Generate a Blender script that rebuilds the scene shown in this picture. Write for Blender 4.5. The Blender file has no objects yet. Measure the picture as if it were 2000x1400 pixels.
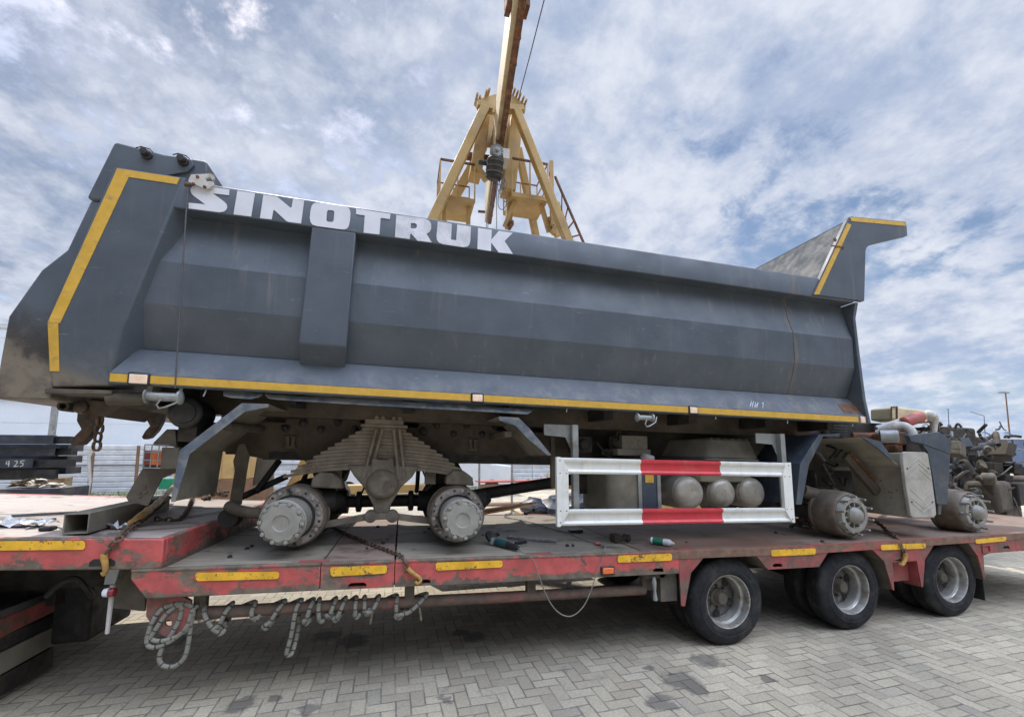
import bpy, bmesh, math, random
from math import sin, cos, pi, radians, sqrt
from mathutils import Vector, Matrix
from mathutils.geometry import tessellate_polygon

random.seed(7)
sc = bpy.context.scene
col = sc.collection

# ------------------------------------------------------------------ camera
F, PPX, PPY, HOR, VPX = 843.0, 1000.0, 795.0, 888.0, 4350.0
VPY = PPX - (F * F + (HOR - PPY) ** 2) / (VPX - PPX)
ax = Vector((VPX - PPX, HOR - PPY, F)).normalized()
ay = Vector((VPY - PPX, HOR - PPY, F)).normalized()
az = ax.cross(ay)
if az.y > 0:
    az = -az
RW = Matrix((ax, ay, az))                       # camera axes (right, down, forward) -> world
CAM = Vector((0.0, -3.4415, 1.72))
cd = bpy.data.cameras.new('camera')
cam = bpy.data.objects.new('camera', cd)
col.objects.link(cam)
sc.camera = cam
cd.sensor_width = 36.0
cd.sensor_fit = 'HORIZONTAL'
cd.lens = F / 2000.0 * 36.0
cd.shift_y = (PPY - 700.0) / 2000.0
cd.clip_start = 0.05
cd.clip_end = 3000.0
rx, ry, rz = RW @ Vector((1, 0, 0)), RW @ Vector((0, -1, 0)), RW @ Vector((0, 0, -1))
M = Matrix((rx, ry, rz)).transposed().to_4x4()
M.translation = CAM
cam.matrix_world = M


def at(px, py, x=None, y=None, z=None):
    """a point of the photograph, put at its real distance on a plane of the yard"""
    d = RW @ Vector((px - PPX, py - PPY, F))
    if y is not None:
        t = (y - CAM.y) / d.y
    elif z is not None:
        t = (z - CAM.z) / d.z
    else:
        t = (x - CAM.x) / d.x
    return CAM + d * t


SL = 0.0236                                     # the load sits slightly nose-down on the trailer


def lt(px, py, **k):
    p = at(px, py, **k)
    return Vector((p.x, p.y, p.z + SL * p.x))


def wt(v):                                      # truck
    return Vector((v[0], v[1], v[2] - SL * v[0]))


def wl(v):                                      # trailer: level again over its bogie
    return Vector((v[0], v[1], v[2] - SL * min(v[0], 3.9)))


# ------------------------------------------------------------------ sun and sky
SUN_AZ = radians(-24)      # from +y (behind the truck) towards -x (left)
SUN_EL = radians(54)
sd = Vector((sin(SUN_AZ) * cos(SUN_EL), cos(SUN_AZ) * cos(SUN_EL), sin(SUN_EL)))
sl = bpy.data.lights.new('sun', 'SUN')
sl.energy = 4.8
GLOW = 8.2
sl.angle = radians(1.2)
sl.color = (1.0, 0.95, 0.88)
so = bpy.data.objects.new('sun', sl)
col.objects.link(so)
so.rotation_euler = sd.to_track_quat('Z', 'Y').to_euler()
so.location = (0, 0, 30)

sc.view_settings.view_transform = 'Standard'
sc.view_settings.look = 'None'
sc.view_settings.exposure = 0.0
sc.view_settings.gamma = 1.0
sc.view_settings.use_curve_mapping = False


class NT:
    """short-hand for building node trees"""
    def __init__(s, tree):
        s.t = tree
        tree.nodes.clear()

    def n(s, typ, ins=None, **props):
        nd = s.t.nodes.new(typ)
        for k, v in props.items():
            setattr(nd, k, v)
        for k, v in (ins or {}).items():
            s.set(nd.inputs[k], v)
        return nd

    def set(s, sock, v):
        if isinstance(v, bpy.types.NodeSocket):
            s.t.links.new(v, sock)
        else:
            if isinstance(v, (tuple, list)) and len(v) == 3 and sock.type == 'RGBA':
                v = (*v, 1.0)
            sock.default_value = v

    def m(s, op, a, b=None, c=None, clamp=False):
        nd = s.t.nodes.new('ShaderNodeMath')
        nd.operation = op
        nd.use_clamp = clamp
        s.set(nd.inputs[0], a)
        if b is not None:
            s.set(nd.inputs[1], b)
        if c is not None:
            s.set(nd.inputs[2], c)
        return nd.outputs[0]

    def vm(s, op, a, b=None, scale=None):
        nd = s.t.nodes.new('ShaderNodeVectorMath')
        nd.operation = op
        s.set(nd.inputs[0], a)
        if b is not None:
            s.set(nd.inputs[1], b)
        if scale is not None:
            s.set(nd.inputs['Scale'], scale)
        return nd.outputs['Value'] if op in ('LENGTH', 'DOT_PRODUCT', 'DISTANCE') else nd.outputs[0]

    def mix(s, fac, a, b, blend='MIX'):
        nd = s.t.nodes.new('ShaderNodeMix')
        nd.data_type = 'RGBA'
        nd.blend_type = blend
        s.set(nd.inputs[0], fac)
        s.set(nd.inputs[6], a)
        s.set(nd.inputs[7], b)
        return nd.outputs[2]

    def noise(s, vec, scale, detail=4, rough=.55, dist=0.0, out=0):
        nd = s.n('ShaderNodeTexNoise', {'Scale': scale, 'Detail': detail, 'Roughness': rough, 'Distortion': dist})
        if vec is not None:
            s.set(nd.inputs['Vector'], vec)
        return nd.outputs[out]

    def ramp(s, fac, a, b, lo=0.0, hi=1.0, smooth=True):
        nd = s.t.nodes.new('ShaderNodeMapRange')
        nd.interpolation_type = 'SMOOTHSTEP' if smooth else 'LINEAR'
        s.set(nd.inputs[0], fac)
        for i, v in zip((1, 2, 3, 4), (a, b, lo, hi)):
            s.set(nd.inputs[i], v)
        return nd.outputs[0]

    def xyz(s, vec):
        nd = s.t.nodes.new('ShaderNodeSeparateXYZ')
        s.set(nd.inputs[0], vec)
        return nd.outputs

    def vec(s, x, y, z):
        nd = s.t.nodes.new('ShaderNodeCombineXYZ')
        for i, v in enumerate((x, y, z)):
            s.set(nd.inputs[i], v)
        return nd.outputs[0]

    def bump(s, h, strength=.3, dist=.01):
        return s.n('ShaderNodeBump', {'Height': h, 'Strength': strength, 'Distance': dist}).outputs[0]


world = bpy.data.worlds.new('World')
sc.world = world
world.use_nodes = True
w = NT(world.node_tree)
sky = w.n('ShaderNodeTexSky', sky_type='NISHITA')
sky.sun_disc = False
sky.sun_elevation = SUN_EL
sky.sun_rotation = SUN_AZ
sky.air_density = 1.0
sky.dust_density = 1.2
tc = w.n('ShaderNodeTexCoord').outputs['Generated']
gx, gy, gz = w.xyz(tc)
zc = w.m('ADD', w.m('MAXIMUM', gz, 0.0), 0.34)
uv = w.vec(w.m('DIVIDE', gx, zc), w.m('DIVIDE', gy, zc), 0.0)
# a broken lower cloud deck with small cells under a soft high one, seen in perspective
n1 = w.noise(w.vm('ADD', uv, (3.1, 1.7, 0.4)), 1.7, 9, .60, .1)
n2 = w.noise(w.vm('ADD', uv, (8.0, 2.0, 2.4)), 9.0, 8, .62, .15)
n3 = w.noise(w.vm('ADD', uv, (1.3, 6.4, 5.0)), .75, 3, .5)
n4 = w.noise(w.vm('ADD', uv, (5.3, 4.4, 1.0)), 4.2, 7, .62, .2)
cover = w.ramp(w.m('ADD', w.m('ADD', w.m('MULTIPLY', n1, .40), w.m('MULTIPLY', n2, .30)), w.m('MULTIPLY', n3, .30)), .395, .470)
bright = w.ramp(w.m('ADD', w.m('ADD', w.m('MULTIPLY', n2, .42), w.m('MULTIPLY', n4, .40)), w.m('MULTIPLY', n1, .20)), .41, .63)
# the deck is thicker, darker grey towards the left of the yard
thick = w.ramp(w.m('ADD', w.m('MULTIPLY', gx, -.62), w.m('MULTIPLY', n3, 1.0)), .28, .95)
dark = w.mix(thick, (.41, .50, .69), (.22, .29, .44))
lightc = w.mix(thick, (.77, .81, .91), (.70, .75, .87))
cl = w.mix(bright, dark, lightc)
# added brightening of the unseen sky overhead and behind the camera, lights the near ground
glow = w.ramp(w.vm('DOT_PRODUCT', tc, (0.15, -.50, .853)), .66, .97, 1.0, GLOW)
back = w.ramp(w.m('ADD', w.m('MULTIPLY', gy, -1.0), w.m('MULTIPLY', gz, -.9)), -.25, .35, 1.0, .28)  # low sky behind the camera dimmed to deepen the shade under the truck
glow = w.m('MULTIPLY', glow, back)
low = w.ramp(gz, .0, .26)
cl = w.mix(low, w.mix(bright, (.42, .55, .78), (.84, .88, .95)), cl)
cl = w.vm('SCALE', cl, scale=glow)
cover = w.m('MAXIMUM', cover, w.ramp(gz, .05, .22, .93, 0.0))
bg1 = w.n('ShaderNodeBackground', {'Color': sky.outputs[0], 'Strength': .135})
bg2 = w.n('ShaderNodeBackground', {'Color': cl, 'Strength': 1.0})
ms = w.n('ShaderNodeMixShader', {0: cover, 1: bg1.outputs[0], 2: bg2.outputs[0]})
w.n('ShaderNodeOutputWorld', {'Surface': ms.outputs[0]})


# ------------------------------------------------------------------ materials
def principled(name):
    m = bpy.data.materials.new(name)
    m.use_nodes = True
    t = NT(m.node_tree)
    b = t.n('ShaderNodeBsdfPrincipled')
    t.n('ShaderNodeOutputMaterial', {'Surface': b.outputs[0]})
    pos = t.n('ShaderNodeNewGeometry').outputs['Position']
    return m, t, b, pos


def mat(name, c, rough=.6, metal=0.0, var=.25, vs=4.0, dirt=None, da=.5, ds=2.5, bump=.0, bs=60.0,
        coat=0.0, streak=0.0, spec=.5, dsharp=.12):
    """paint / metal with uneven tone, blotches of dirt and a fine surface"""
    m, t, b, pos = principled(name)
    n = t.noise(pos, vs, 6, .6)
    c0 = t.mix(t.ramp(n, .3, .7), tuple(x * (1 - var) for x in c), tuple(min(1, x * (1 + var)) for x in c))
    r = t.ramp(t.noise(pos, vs * 2.3, 5, .6), .3, .7, max(.05, rough - .12), min(1, rough + .12))
    if dirt:
        dn = t.noise(pos, ds, 9, .65, .3)
        mk = t.ramp(dn, 1 - da - dsharp, 1 - da + dsharp)
        c0 = t.mix(mk, c0, dirt)
        r = t.m('MAXIMUM', r, t.m('MULTIPLY', mk, .85))
    if streak:
        x, y, z = t.xyz(pos)
        sn = t.noise(t.vec(t.m('MULTIPLY', x, 14.0), t.m('MULTIPLY', y, 14.0), t.m('MULTIPLY', z, .9)), 1.0, 5, .6)
        c0 = t.mix(t.m('MULTIPLY', t.ramp(sn, .52, .74), streak), c0, (.21, .19, .155))
    t.set(b.inputs['Base Color'], c0)
    t.set(b.inputs['Roughness'], r)
    b.inputs['Metallic'].default_value = metal
    b.inputs['Specular IOR Level'].default_value = spec
    b.inputs['Coat Weight'].default_value = coat
    b.inputs['Coat Roughness'].default_value = .12
    if bump:
        t.set(b.inputs['Normal'], t.bump(t.noise(pos, bs, 5, .6), bump, .004))
    return m


def worn(name, c, under, amt=.45, s=3.0, rough=.45, under2=None, sharp=.025, stretch=(1, 1, 1), chips=0.0, edges=()):
    """paint worn through in ragged patches"""
    m, t, b, pos = principled(name)
    p = t.vm('MULTIPLY', pos, stretch)
    n = t.m('ADD', t.m('MULTIPLY', t.noise(p, s, 10, .66, .8), .66),
            t.m('MULTIPLY', t.noise(p, s * 7, 6, .66, .4), .34))
    if edges:
        x, y, z = t.xyz(pos)
        zl = t.m('ADD', z, t.m('MULTIPLY', t.m('MINIMUM', x, 3.9), .0236))
        for e, wd, up_ in edges:
            n = t.m('ADD', n, t.ramp(t.m('ABSOLUTE', t.m('SUBTRACT', zl, e)), wd, 0.0, 0.0, up_))
    mk = t.ramp(n, 1 - amt - sharp, 1 - amt + sharp)
    if chips:
        mk = t.m('MAXIMUM', mk, t.ramp(t.noise(pos, 38, 3, .5), .72 - chips, .75 - chips))
    v = t.noise(pos, 7, 7, .65)
    pc = t.mix(t.ramp(v, .3, .72), tuple(x * .74 for x in c), tuple(min(1, x * 1.14) for x in c))
    u = t.mix(t.ramp(t.noise(pos, 11, 6, .6), .35, .65), under, under2 or tuple(x * .62 for x in under))
    t.set(b.inputs['Base Color'], t.mix(mk, pc, u))
    t.set(b.inputs['Roughness'], t.m('ADD', t.m('MULTIPLY', mk, .88 - rough), rough))
    t.set(b.inputs['Normal'], t.bump(t.m('ADD', t.m('MULTIPLY', mk, -.6), t.m('MULTIPLY', v, .35)), .25, .003))
    return m


def deckmat(name, c, c2, stain=(.07, .06, .05), sc_=1.0, axis='x', tread=False, rust=0.0):
    """weathered deck plate: long scuffs, oil stains, dust"""
    m, t, b, pos = principled(name)
    st = (1.2, 9, 1) if axis == 'x' else (9, 1.2, 1)
    g = t.noise(t.vm('MULTIPLY', pos, st), 3.0 * sc_, 8, .65, .4)
    c0 = t.mix(t.ramp(g, .3, .7), c, c2)
    st_n = t.noise(pos, 2.1, 7, .6, .8)
    c0 = t.mix(t.m('MULTIPLY', t.ramp(st_n, .52, .64), .80), c0, stain)
    c0 = t.mix(t.m('MULTIPLY', t.ramp(t.noise(t.vm('MULTIPLY', pos, st), 9.0, 6, .7, 1.0), .58, .68), .5), c0, tuple(q * .45 for q in c))
    fl = t.noise(pos, 46, 3, .5)
    c0 = t.mix(t.m('MULTIPLY', t.ramp(fl, .66, .72), .6), c0, (.05, .042, .035))
    if rust:
        c0 = t.mix(t.m('MULTIPLY', t.ramp(t.noise(pos, 1.3, 8, .65, .5), .42, .62), rust), c0, (.20, .095, .05))
    t.set(b.inputs['Base Color'], c0)
    t.set(b.inputs['Roughness'], t.ramp(g, .2, .8, .62, .92))
    h = t.m('ADD', t.m('MULTIPLY', g, .5), t.m('MULTIPLY', t.noise(pos, 70, 4), .3))
    if tread:
        x, y, z = t.xyz(pos)
        a = t.m('SINE', t.m('MULTIPLY', t.m('ADD', x, y), 150.0))
        c_ = t.m('SINE', t.m('MULTIPLY', t.m('SUBTRACT', x, y), 150.0))
        h = t.m('ADD', h, t.m('MULTIPLY', t.ramp(t.m('MULTIPLY', a, c_), .2, .5), .8))
    t.set(b.inputs['Normal'], t.bump(h, .35, .004))
    return m


SEAM_X = lt(1553, 690, y=.04).x


def body_paint():
    """grey dump-body paint with dust runs and mud low at the tail"""
    m, t, b, pos = principled('body_grey_paint')
    x, y, z = t.xyz(pos)
    n = t.noise(pos, 2.2, 7, .6)
    c0 = t.mix(t.ramp(n, .3, .7), (.064, .078, .096), (.090, .106, .127))
    sv = t.vec(t.m('MULTIPLY', x, 16.0), t.m('MULTIPLY', y, 16.0), t.m('MULTIPLY', z, .8))
    sn = t.noise(sv, 1.0, 6, .62)
    sk = t.m('MULTIPLY', t.ramp(sn, .55, .78), t.ramp(t.noise(pos, 1.1, 4, .5), .40, .60, .10, .55))
    c0 = t.mix(sk, c0, (.20, .185, .16))
    ws = t.m('ABSOLUTE', t.m('ADD', t.m('SUBTRACT', x, SEAM_X), t.m('MULTIPLY', t.m('SUBTRACT', t.noise(pos, 5, 4), .5), .12)))
    c0 = t.mix(t.m('MULTIPLY', t.ramp(ws, .055, .0), t.ramp(sn, .35, .65, .15, .55)), c0, (.20, .15, .105))
    # dust lying on the sill flange and low panels
    dn = t.noise(pos, 5.5, 9, .68, .4)
    lowm = t.m('MULTIPLY', t.ramp(z, 2.50, 2.15), t.ramp(dn, .42, .70))
    c0 = t.mix(t.m('MULTIPLY', lowm, .42), c0, (.25, .235, .205))
    # mud splashed over the tail skin and the foot of the pillar
    zz = t.m('ADD', z, t.m('MULTIPLY', t.m('SUBTRACT', dn, .5), .55))
    skin = t.m('MULTIPLY', t.ramp(x, -2.285, -2.305), t.ramp(zz, 2.80, 2.40))
    patch = t.ramp(t.noise(pos, 2.6, 8, .65, .5), .48, .62)
    c0 = t.mix(t.m('MULTIPLY', skin, .90), c0, t.mix(patch, (.040, .032, .025), (.15, .118, .082)))
    foot = t.m('MULTIPLY', t.ramp(x, -1.93, -1.96), t.ramp(t.m('ADD', zz, t.m('MULTIPLY', t.m('ADD', x, 2.3), .45)), 2.42, 2.30))
    c0 = t.mix(t.m('MULTIPLY', foot, .85), c0, t.mix(t.ramp(dn, .4, .6), (.12, .098, .072), (.20, .168, .125)))
    # scratches
    sc2 = t.noise(t.vec(t.m('MULTIPLY', x, 3.0), t.m('MULTIPLY', y, 3.0), t.m('MULTIPLY', z, 26.0)), 3.0, 3, .5, 1.2)
    c0 = t.mix(t.m('MULTIPLY', t.ramp(sc2, .70, .74), .28), c0, (.38, .40, .42))
    t.set(b.inputs['Base Color'], c0)
    t.set(b.inputs['Roughness'], t.ramp(t.noise(pos, 3.0, 6, .6), .3, .7, .42, .62))
    b.inputs['Specular IOR Level'].default_value = .36
    hgt = t.m('ADD', t.noise(pos, 1.7, 3, .5), t.m('MULTIPLY', t.noise(pos, 6.0, 3, .5), .22))
    t.set(b.inputs['Normal'], t.bump(hgt, .30, .02))
    return m


def pavers():
    m, t, b, pos = principled('herringbone_pavers')
    x, y, z = t.xyz(pos)
    a = radians(1.5)
    W = .10
    u = t.m('DIVIDE', t.m('ADD', t.m('MULTIPLY', x, cos(a)), t.m('MULTIPLY', y, sin(a))), W)
    v = t.m('DIVIDE', t.m('SUBTRACT', t.m('MULTIPLY', y, cos(a)), t.m('MULTIPLY', x, sin(a))), W)
    wob = t.m('MULTIPLY', t.m('SUBTRACT', t.noise(pos, 9.0, 3), .5), .12)
    u = t.m('ADD', u, wob)
    v = t.m('SUBTRACT', v, wob)
    i, j = t.m('FLOOR', u), t.m('FLOOR', v)
    fu, fv = t.m('SUBTRACT', u, i), t.m('SUBTRACT', v, j)
    k = t.m('FLOORED_MODULO', t.m('SUBTRACT', i, j), 4.0)
    eq = lambda q: t.m('COMPARE', k, float(q), .1)
    k0, k1, k2, k3 = eq(0), eq(1), eq(2), eq(3)
    inv = lambda q: t.m('SUBTRACT', 1.0, q)
    big = lambda d, off: t.m('ADD', d, t.m('MULTIPLY', off, 9.0))
    dl, dr, db, dt = big(fu, k1), big(inv(fu), k0), big(fv, k2), big(inv(fv), k3)
    edge = t.m('MINIMUM', t.m('MINIMUM', dl, dr), t.m('MINIMUM', db, dt))
    idv = t.vec(t.m('SUBTRACT', i, k1), t.m('SUBTRACT', j, k2), t.m('MULTIPLY', t.m('ADD', k2, k3), 3.7))
    wn = t.n('ShaderNodeTexWhiteNoise', {'Vector': idv}).outputs['Value']
    joint = t.m('MULTIPLY', t.ramp(edge, .025, .080, 1.0, 0.0), t.ramp(t.noise(pos, 3.1, 6, .65), .36, .60, .30, 1.15))
    far = t.ramp(t.vm('LENGTH', t.vm('SUBTRACT', pos, (0, -3.4, 1.7))), 9.0, 22.0, 1.0, .25)
    c0 = t.mix(wn, (.355, .312, .237), (.475, .425, .328))
    c0 = t.mix(t.m('MULTIPLY', t.ramp(wn, .955, .97), .40), c0, (.14, .135, .13))
    big_n = t.noise(pos, .55, 6, .6, .5)
    c0 = t.mix(1.0, c0, t.mix(t.ramp(big_n, .3, .7), (.72, .72, .73), (1.12, 1.10, 1.06)), 'MULTIPLY')
    fine = t.noise(pos, 55, 6, .7)
    c0 = t.mix(1.0, c0, t.mix(t.ramp(fine, .25, .75), (.72, .72, .72), (1.18, 1.18, 1.18)), 'MULTIPLY')
    sb = t.noise(pos, 4.2, 8, .65, .7)
    c0 = t.mix(t.m('MULTIPLY', t.ramp(sb, .58, .72), .45), c0, (.10, .10, .105))
    c0 = t.mix(t.m('MULTIPLY', t.m('MULTIPLY', joint, far), .62), c0, (.085, .078, .068))
    # oil and grease marks, each with a place of its own
    spots = []
    for (px, py, r) in ((690, 1250, .17), (925, 1243, .13), (900, 1235, .09), (870, 1365, .052), (1265, 1302, .055),
                        (1500, 1325, .06), (470, 1375, .11), (600, 1385, .08), (540, 1362, .06), (1380, 1290, .14),
                        (1330, 1330, .16), (1290, 1372, .12), (640, 1240, .14), (330, 1250, .2), (1360, 1345, .1)):
        spots.append((at(px, py, z=0.0), r))
    acc = None
    dn = t.m('MULTIPLY', t.m('SUBTRACT', t.noise(pos, 11, 5, .6), .5), .22)
    for (p, r) in spots:
        d = t.m('ADD', t.vm('DISTANCE', pos, (p.x, p.y, 0.0)), dn)
        s_ = t.ramp(d, r * 1.12, r * .62)
        acc = s_ if acc is None else t.m('MAXIMUM', acc, s_)
    c0 = t.mix(t.m('MULTIPLY', acc, .62), c0, (.045, .044, .046))
    t.set(b.inputs['Base Color'], c0)
    t.set(b.inputs['Roughness'], t.ramp(fine, .2, .8, .72, .95))
    h = t.m('ADD', t.m('MULTIPLY', joint, -1.0), t.m('ADD', t.m('MULTIPLY', fine, .22), t.m('MULTIPLY', wn, .45)))
    t.set(b.inputs['Normal'], t.bump(h, .6, .009))
    return m


DUST = (.175, .155, .125)
MT = {}
MT['ground'] = pavers()
MT['inner'] = mat('scratched_body_steel', (.058, .066, .077), .8, var=.2, vs=3, dirt=(.15, .145, .135), da=.42, ds=3)
MT['gravel'] = mat('gravel_earth', (.23, .215, .185), .95, var=.4, vs=14, dirt=(.10, .12, .055), da=.42, ds=1.6, bump=.8, bs=24)
MT['body'] = body_paint()
MT['grey'] = mat('grey_fender_paint', (.10, .125, .158), .45, var=.35, vs=9, dirt=(.20, .19, .165), da=.46, ds=9, streak=.3, bump=.2, bs=30)
MT['darkblue'] = mat('dark_slate_paint', (.042, .058, .082), .40, var=.25, vs=4, dirt=(.11, .105, .095), da=.36, ds=3.4, streak=.35)
MT['mudgrey'] = mat('mud_grey', (.108, .092, .070), .85, var=.30, vs=5, dirt=(.070, .056, .042), da=.40, ds=4.5, bump=.35, bs=70)
MT['mudtan'] = mat('dried_mud_sheet', (.21, .19, .148), .8, var=.22, vs=4, dirt=(.15, .135, .105), da=.42, ds=3.5, streak=.35, bump=.15)
MT['frame'] = mat('frame_rail_dusty', (.078, .062, .046), .85, var=.28, vs=4, dirt=(.045, .038, .031), da=.40, ds=3.4, bump=.3, bs=60)
MT['spring'] = mat('spring_steel_dusty', (.20, .170, .132), .8, var=.22, vs=9, dirt=(.11, .085, .06), da=.35, ds=6, bump=.25)
MT['black'] = mat('black_grease', (.022, .021, .020), .7, var=.4, vs=6, dirt=(.06, .053, .045), da=.38, ds=5, bump=.3)
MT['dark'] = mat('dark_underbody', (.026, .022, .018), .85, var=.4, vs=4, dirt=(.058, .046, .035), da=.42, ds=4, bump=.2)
MT['boxtan'] = mat('dusty_step_box', (.33, .305, .245), .8, var=.2, vs=3, dirt=(.20, .175, .13), da=.42, ds=3, streak=.35, bump=.15)
MT['stepplate'] = mat('beige_step_plate', (.37, .35, .305), .7, var=.10, vs=6, dirt=(.27, .245, .20), da=.42, ds=5)
MT['drum'] = mat('brake_drum', (.165, .138, .108), .65, metal=.15, var=.25, vs=8, dirt=(.12, .07, .042), da=.40, ds=4.5, bump=.2)
MT['hub'] = mat('hub_dusty_grey', (.27, .258, .225), .62, metal=.1, var=.14, vs=9, dirt=(.17, .155, .125), da=.34, ds=6, bump=.12)
MT['trunnion'] = mat('dusty_casting', (.155, .134, .104), .85, var=.30, vs=6, dirt=(.085, .068, .05), da=.40, ds=5, bump=.3, bs=60)
MT['flange'] = mat('oily_wheel_flange', (.27, .235, .20), .55, metal=.2, var=.25, vs=14, dirt=(.035, .03, .027), da=.44, ds=13, bump=.2)
MT['stud'] = mat('wheel_studs', (.36, .35, .33), .45, metal=.55, var=.25, vs=30, dirt=(.15, .10, .07), da=.38, ds=30)
MT['white'] = mat('white_guard_paint', (.70, .70, .655), .45, var=.06, vs=6, dirt=(.42, .39, .32), da=.34, ds=4, streak=.22)
MT['redsign'] = mat('red_guard_film', (.55, .035, .05), .42, var=.10, vs=6, dirt=(.50, .12, .12), da=.36, ds=5)
MT['yellow'] = mat('yellow_reflective_tape', (.58, .345, .045), .42, var=.12, vs=9, dirt=(.34, .22, .07), da=.36, ds=9, streak=.25)
MT['lamp'] = mat('lamp_lens_cream', (.86, .64, .46), .28, var=.10, vs=20, coat=.6)
MT['rubber'] = mat('tyre_rubber', (.020, .020, .022), .82, var=.25, vs=10, dirt=(.058, .053, .047), da=.40, ds=6, bump=.3, bs=90, spec=.3)
MT['plastic'] = mat('black_plastic', (.020, .020, .022), .5, var=.25, vs=8, dirt=(.07, .063, .055), da=.34, ds=6)
MT['alu'] = mat('tank_aluminium', (.46, .43, .37), .42, metal=.25, var=.14, vs=7, dirt=(.26, .235, .19), da=.42, ds=4, bump=.08)
MT['letter'] = worn('white_lettering', (.62, .63, .68), (.15, .18, .22), .26, 14, .5, sharp=.02)
MT['letter2'] = mat('white_lettering_clean', (.62, .63, .68), .5, var=.06, vs=5)
MT['red'] = worn('worn_red_paint', (.49, .090, .082), (.185, .145, .105), .470, 4.0, .5, under2=(.11, .085, .065), stretch=(.8, .8, 1.3), sharp=.035, edges=((.745, .06, .10), (.93, .035, .07), (.955, .05, .08), (1.14, .03, .06)))
MT['red2'] = worn('dull_red_paint', (.34, .070, .068), (.17, .118, .085), .49, 3.4, .6, under2=(.10, .078, .06), sharp=.08)
MT['pipe'] = worn('dirty_red_pipe', (.34, .075, .07), (.155, .105, .075), .58, 4.0, .6, under2=(.09, .07, .055), sharp=.08, stretch=(.6, 1, 1.6))
MT['lip'] = worn('rusty_edge', (.36, .085, .07), (.21, .135, .09), .54, 4.5, .6, under2=(.14, .085, .055), sharp=.06, stretch=(.5, 1, 1))
MT['tape'] = worn('chipped_yellow_tape', (.80, .44, .025), (.20, .14, .07), .415, 11, .45, sharp=.02, chips=.07)
MT['disc'] = mat('wheel_disc_dirty_shaded', (.16, .155, .145), .5, metal=.4, var=.3, vs=9, dirt=(.08, .065, .05), da=.46, ds=8, bump=.15)  # dirt over a base darkened for the shade deep in the rim
MT['rim'] = mat('steel_rim', (.43, .42, .39), .38, metal=.55, var=.2, vs=9, dirt=(.21, .16, .11), da=.42, ds=7, bump=.1)
MT['jaw'] = mat('greasy_rusty_casting', (.035, .028, .022), .6, var=.4, vs=9, dirt=(.15, .075, .03), da=.42, ds=8, bump=.4)
MT['rust'] = mat('rust', (.16, .068, .032), .85, var=.45, vs=8, dirt=(.065, .04, .028), da=.45, ds=7, bump=.4)
MT['chain'] = mat('rusty_chain', (.15, .095, .062), .75, metal=.3, var=.4, vs=25, dirt=(.07, .045, .03), da=.45, ds=14)
MT['hook'] = mat('yellow_hook', (.42, .24, .06), .6, var=.3, vs=18, dirt=(.18, .10, .05), da=.42, ds=12)
MT['crane'] = mat('ochre_crane_paint', (.40, .265, .095), .6, var=.16, vs=1.2, dirt=(.26, .155, .07), da=.38, ds=1.1, streak=.25)
MT['girder'] = mat('pale_girder_paint', (.58, .48, .30), .6, var=.12, vs=.8, dirt=(.36, .24, .13), da=.38, ds=.9, streak=.15)
MT['steel'] = mat('bare_grey_steel', (.24, .25, .26), .5, metal=.4, var=.25, vs=10, dirt=(.14, .12, .10), da=.40, ds=7)
MT['gsteel'] = mat('galvanised_grey', (.30, .315, .31), .5, metal=.3, var=.18, vs=6, dirt=(.19, .18, .155), da=.42, ds=4)
MT['cream'] = mat('cream_plastic', (.60, .53, .34), .5, var=.10, vs=6, dirt=(.40, .34, .22), da=.36, ds=5)
MT['redcyl'] = mat('faded_red_hose', (.40, .09, .075), .6, var=.2, vs=8, dirt=(.26, .12, .10), da=.42, ds=7)
MT['pale'] = mat('pale_grey_hose', (.50, .48, .45), .6, var=.15, vs=9, dirt=(.30, .26, .22), da=.40, ds=9)
MT['bluesteel'] = mat('blue_black_steel', (.030, .036, .050), .5, var=.4, vs=3, dirt=(.10, .09, .08), da=.40, ds=3)
MT['fence'] = mat('grey_sheet_fence', (.60, .61, .63), .55, metal=.15, var=.10, vs=2, dirt=(.50, .50, .49), da=.38, ds=1.5, streak=.12)
MT['wall'] = mat('pale_wall_panel', (.70, .74, .79), .6, var=.04, vs=.5, streak=.06)
MT['deckfront'] = deckmat('gooseneck_deck', (.34, .285, .245), (.47, .40, .345), rust=.25)
MT['deckgrey'] = deckmat('grey_deck_plate', (.205, .178, .138), (.315, .282, .228))
MT['deckpink'] = deckmat('reddish_deck_plate', (.22, .155, .125), (.30, .225, .188), rust=.3)
MT['deckrust'] = deckmat('tread_deck_plate', (.15, .108, .082), (.225, .17, .135), tread=True, rust=.65)
MT['wood'] = mat('weathered_boards', (.42, .31, .20), .8, var=.25, vs=6, dirt=(.22, .15, .09), da=.40, ds=4)
MT['orange'] = mat('orange_lens', (.75, .15, .02), .3, var=.1, vs=20, coat=.5)
MT['redlens'] = mat('red_lens', (.22, .02, .025), .35, var=.2, vs=20, coat=.4)
MT['teal'] = mat('teal_tool_case', (.018, .080, .088), .45, var=.15, vs=30, dirt=(.06, .07, .065), da=.34, ds=20)
MT['green'] = mat('green_can_print', (.012, .19, .11), .35, var=.08, vs=30, coat=.4)
MT['canwhite'] = mat('white_can_cap', (.72, .74, .78), .4, var=.05, vs=30)
MT['cloth'] = mat('pale_rags', (.50, .44, .36), .9, var=.3, vs=9, dirt=(.20, .15, .09), da=.42, ds=7, bump=.4)
MT['film'] = mat('crumpled_film', (.66, .67, .70), .35, var=.2, vs=20, bump=.4, bs=40)
MT['ochrebox'] = mat('ochre_container', (.50, .33, .13), .6, var=.14, vs=1.2, dirt=(.30, .17, .08), da=.36, ds=1.5, streak=.25)
MT['brownbox'] = mat('brown_box', (.20, .11, .06), .7, var=.2, vs=2)
MT['bottlegreen'] = mat('green_sheet', (.02, .24, .12), .5, var=.15, vs=3)
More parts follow.
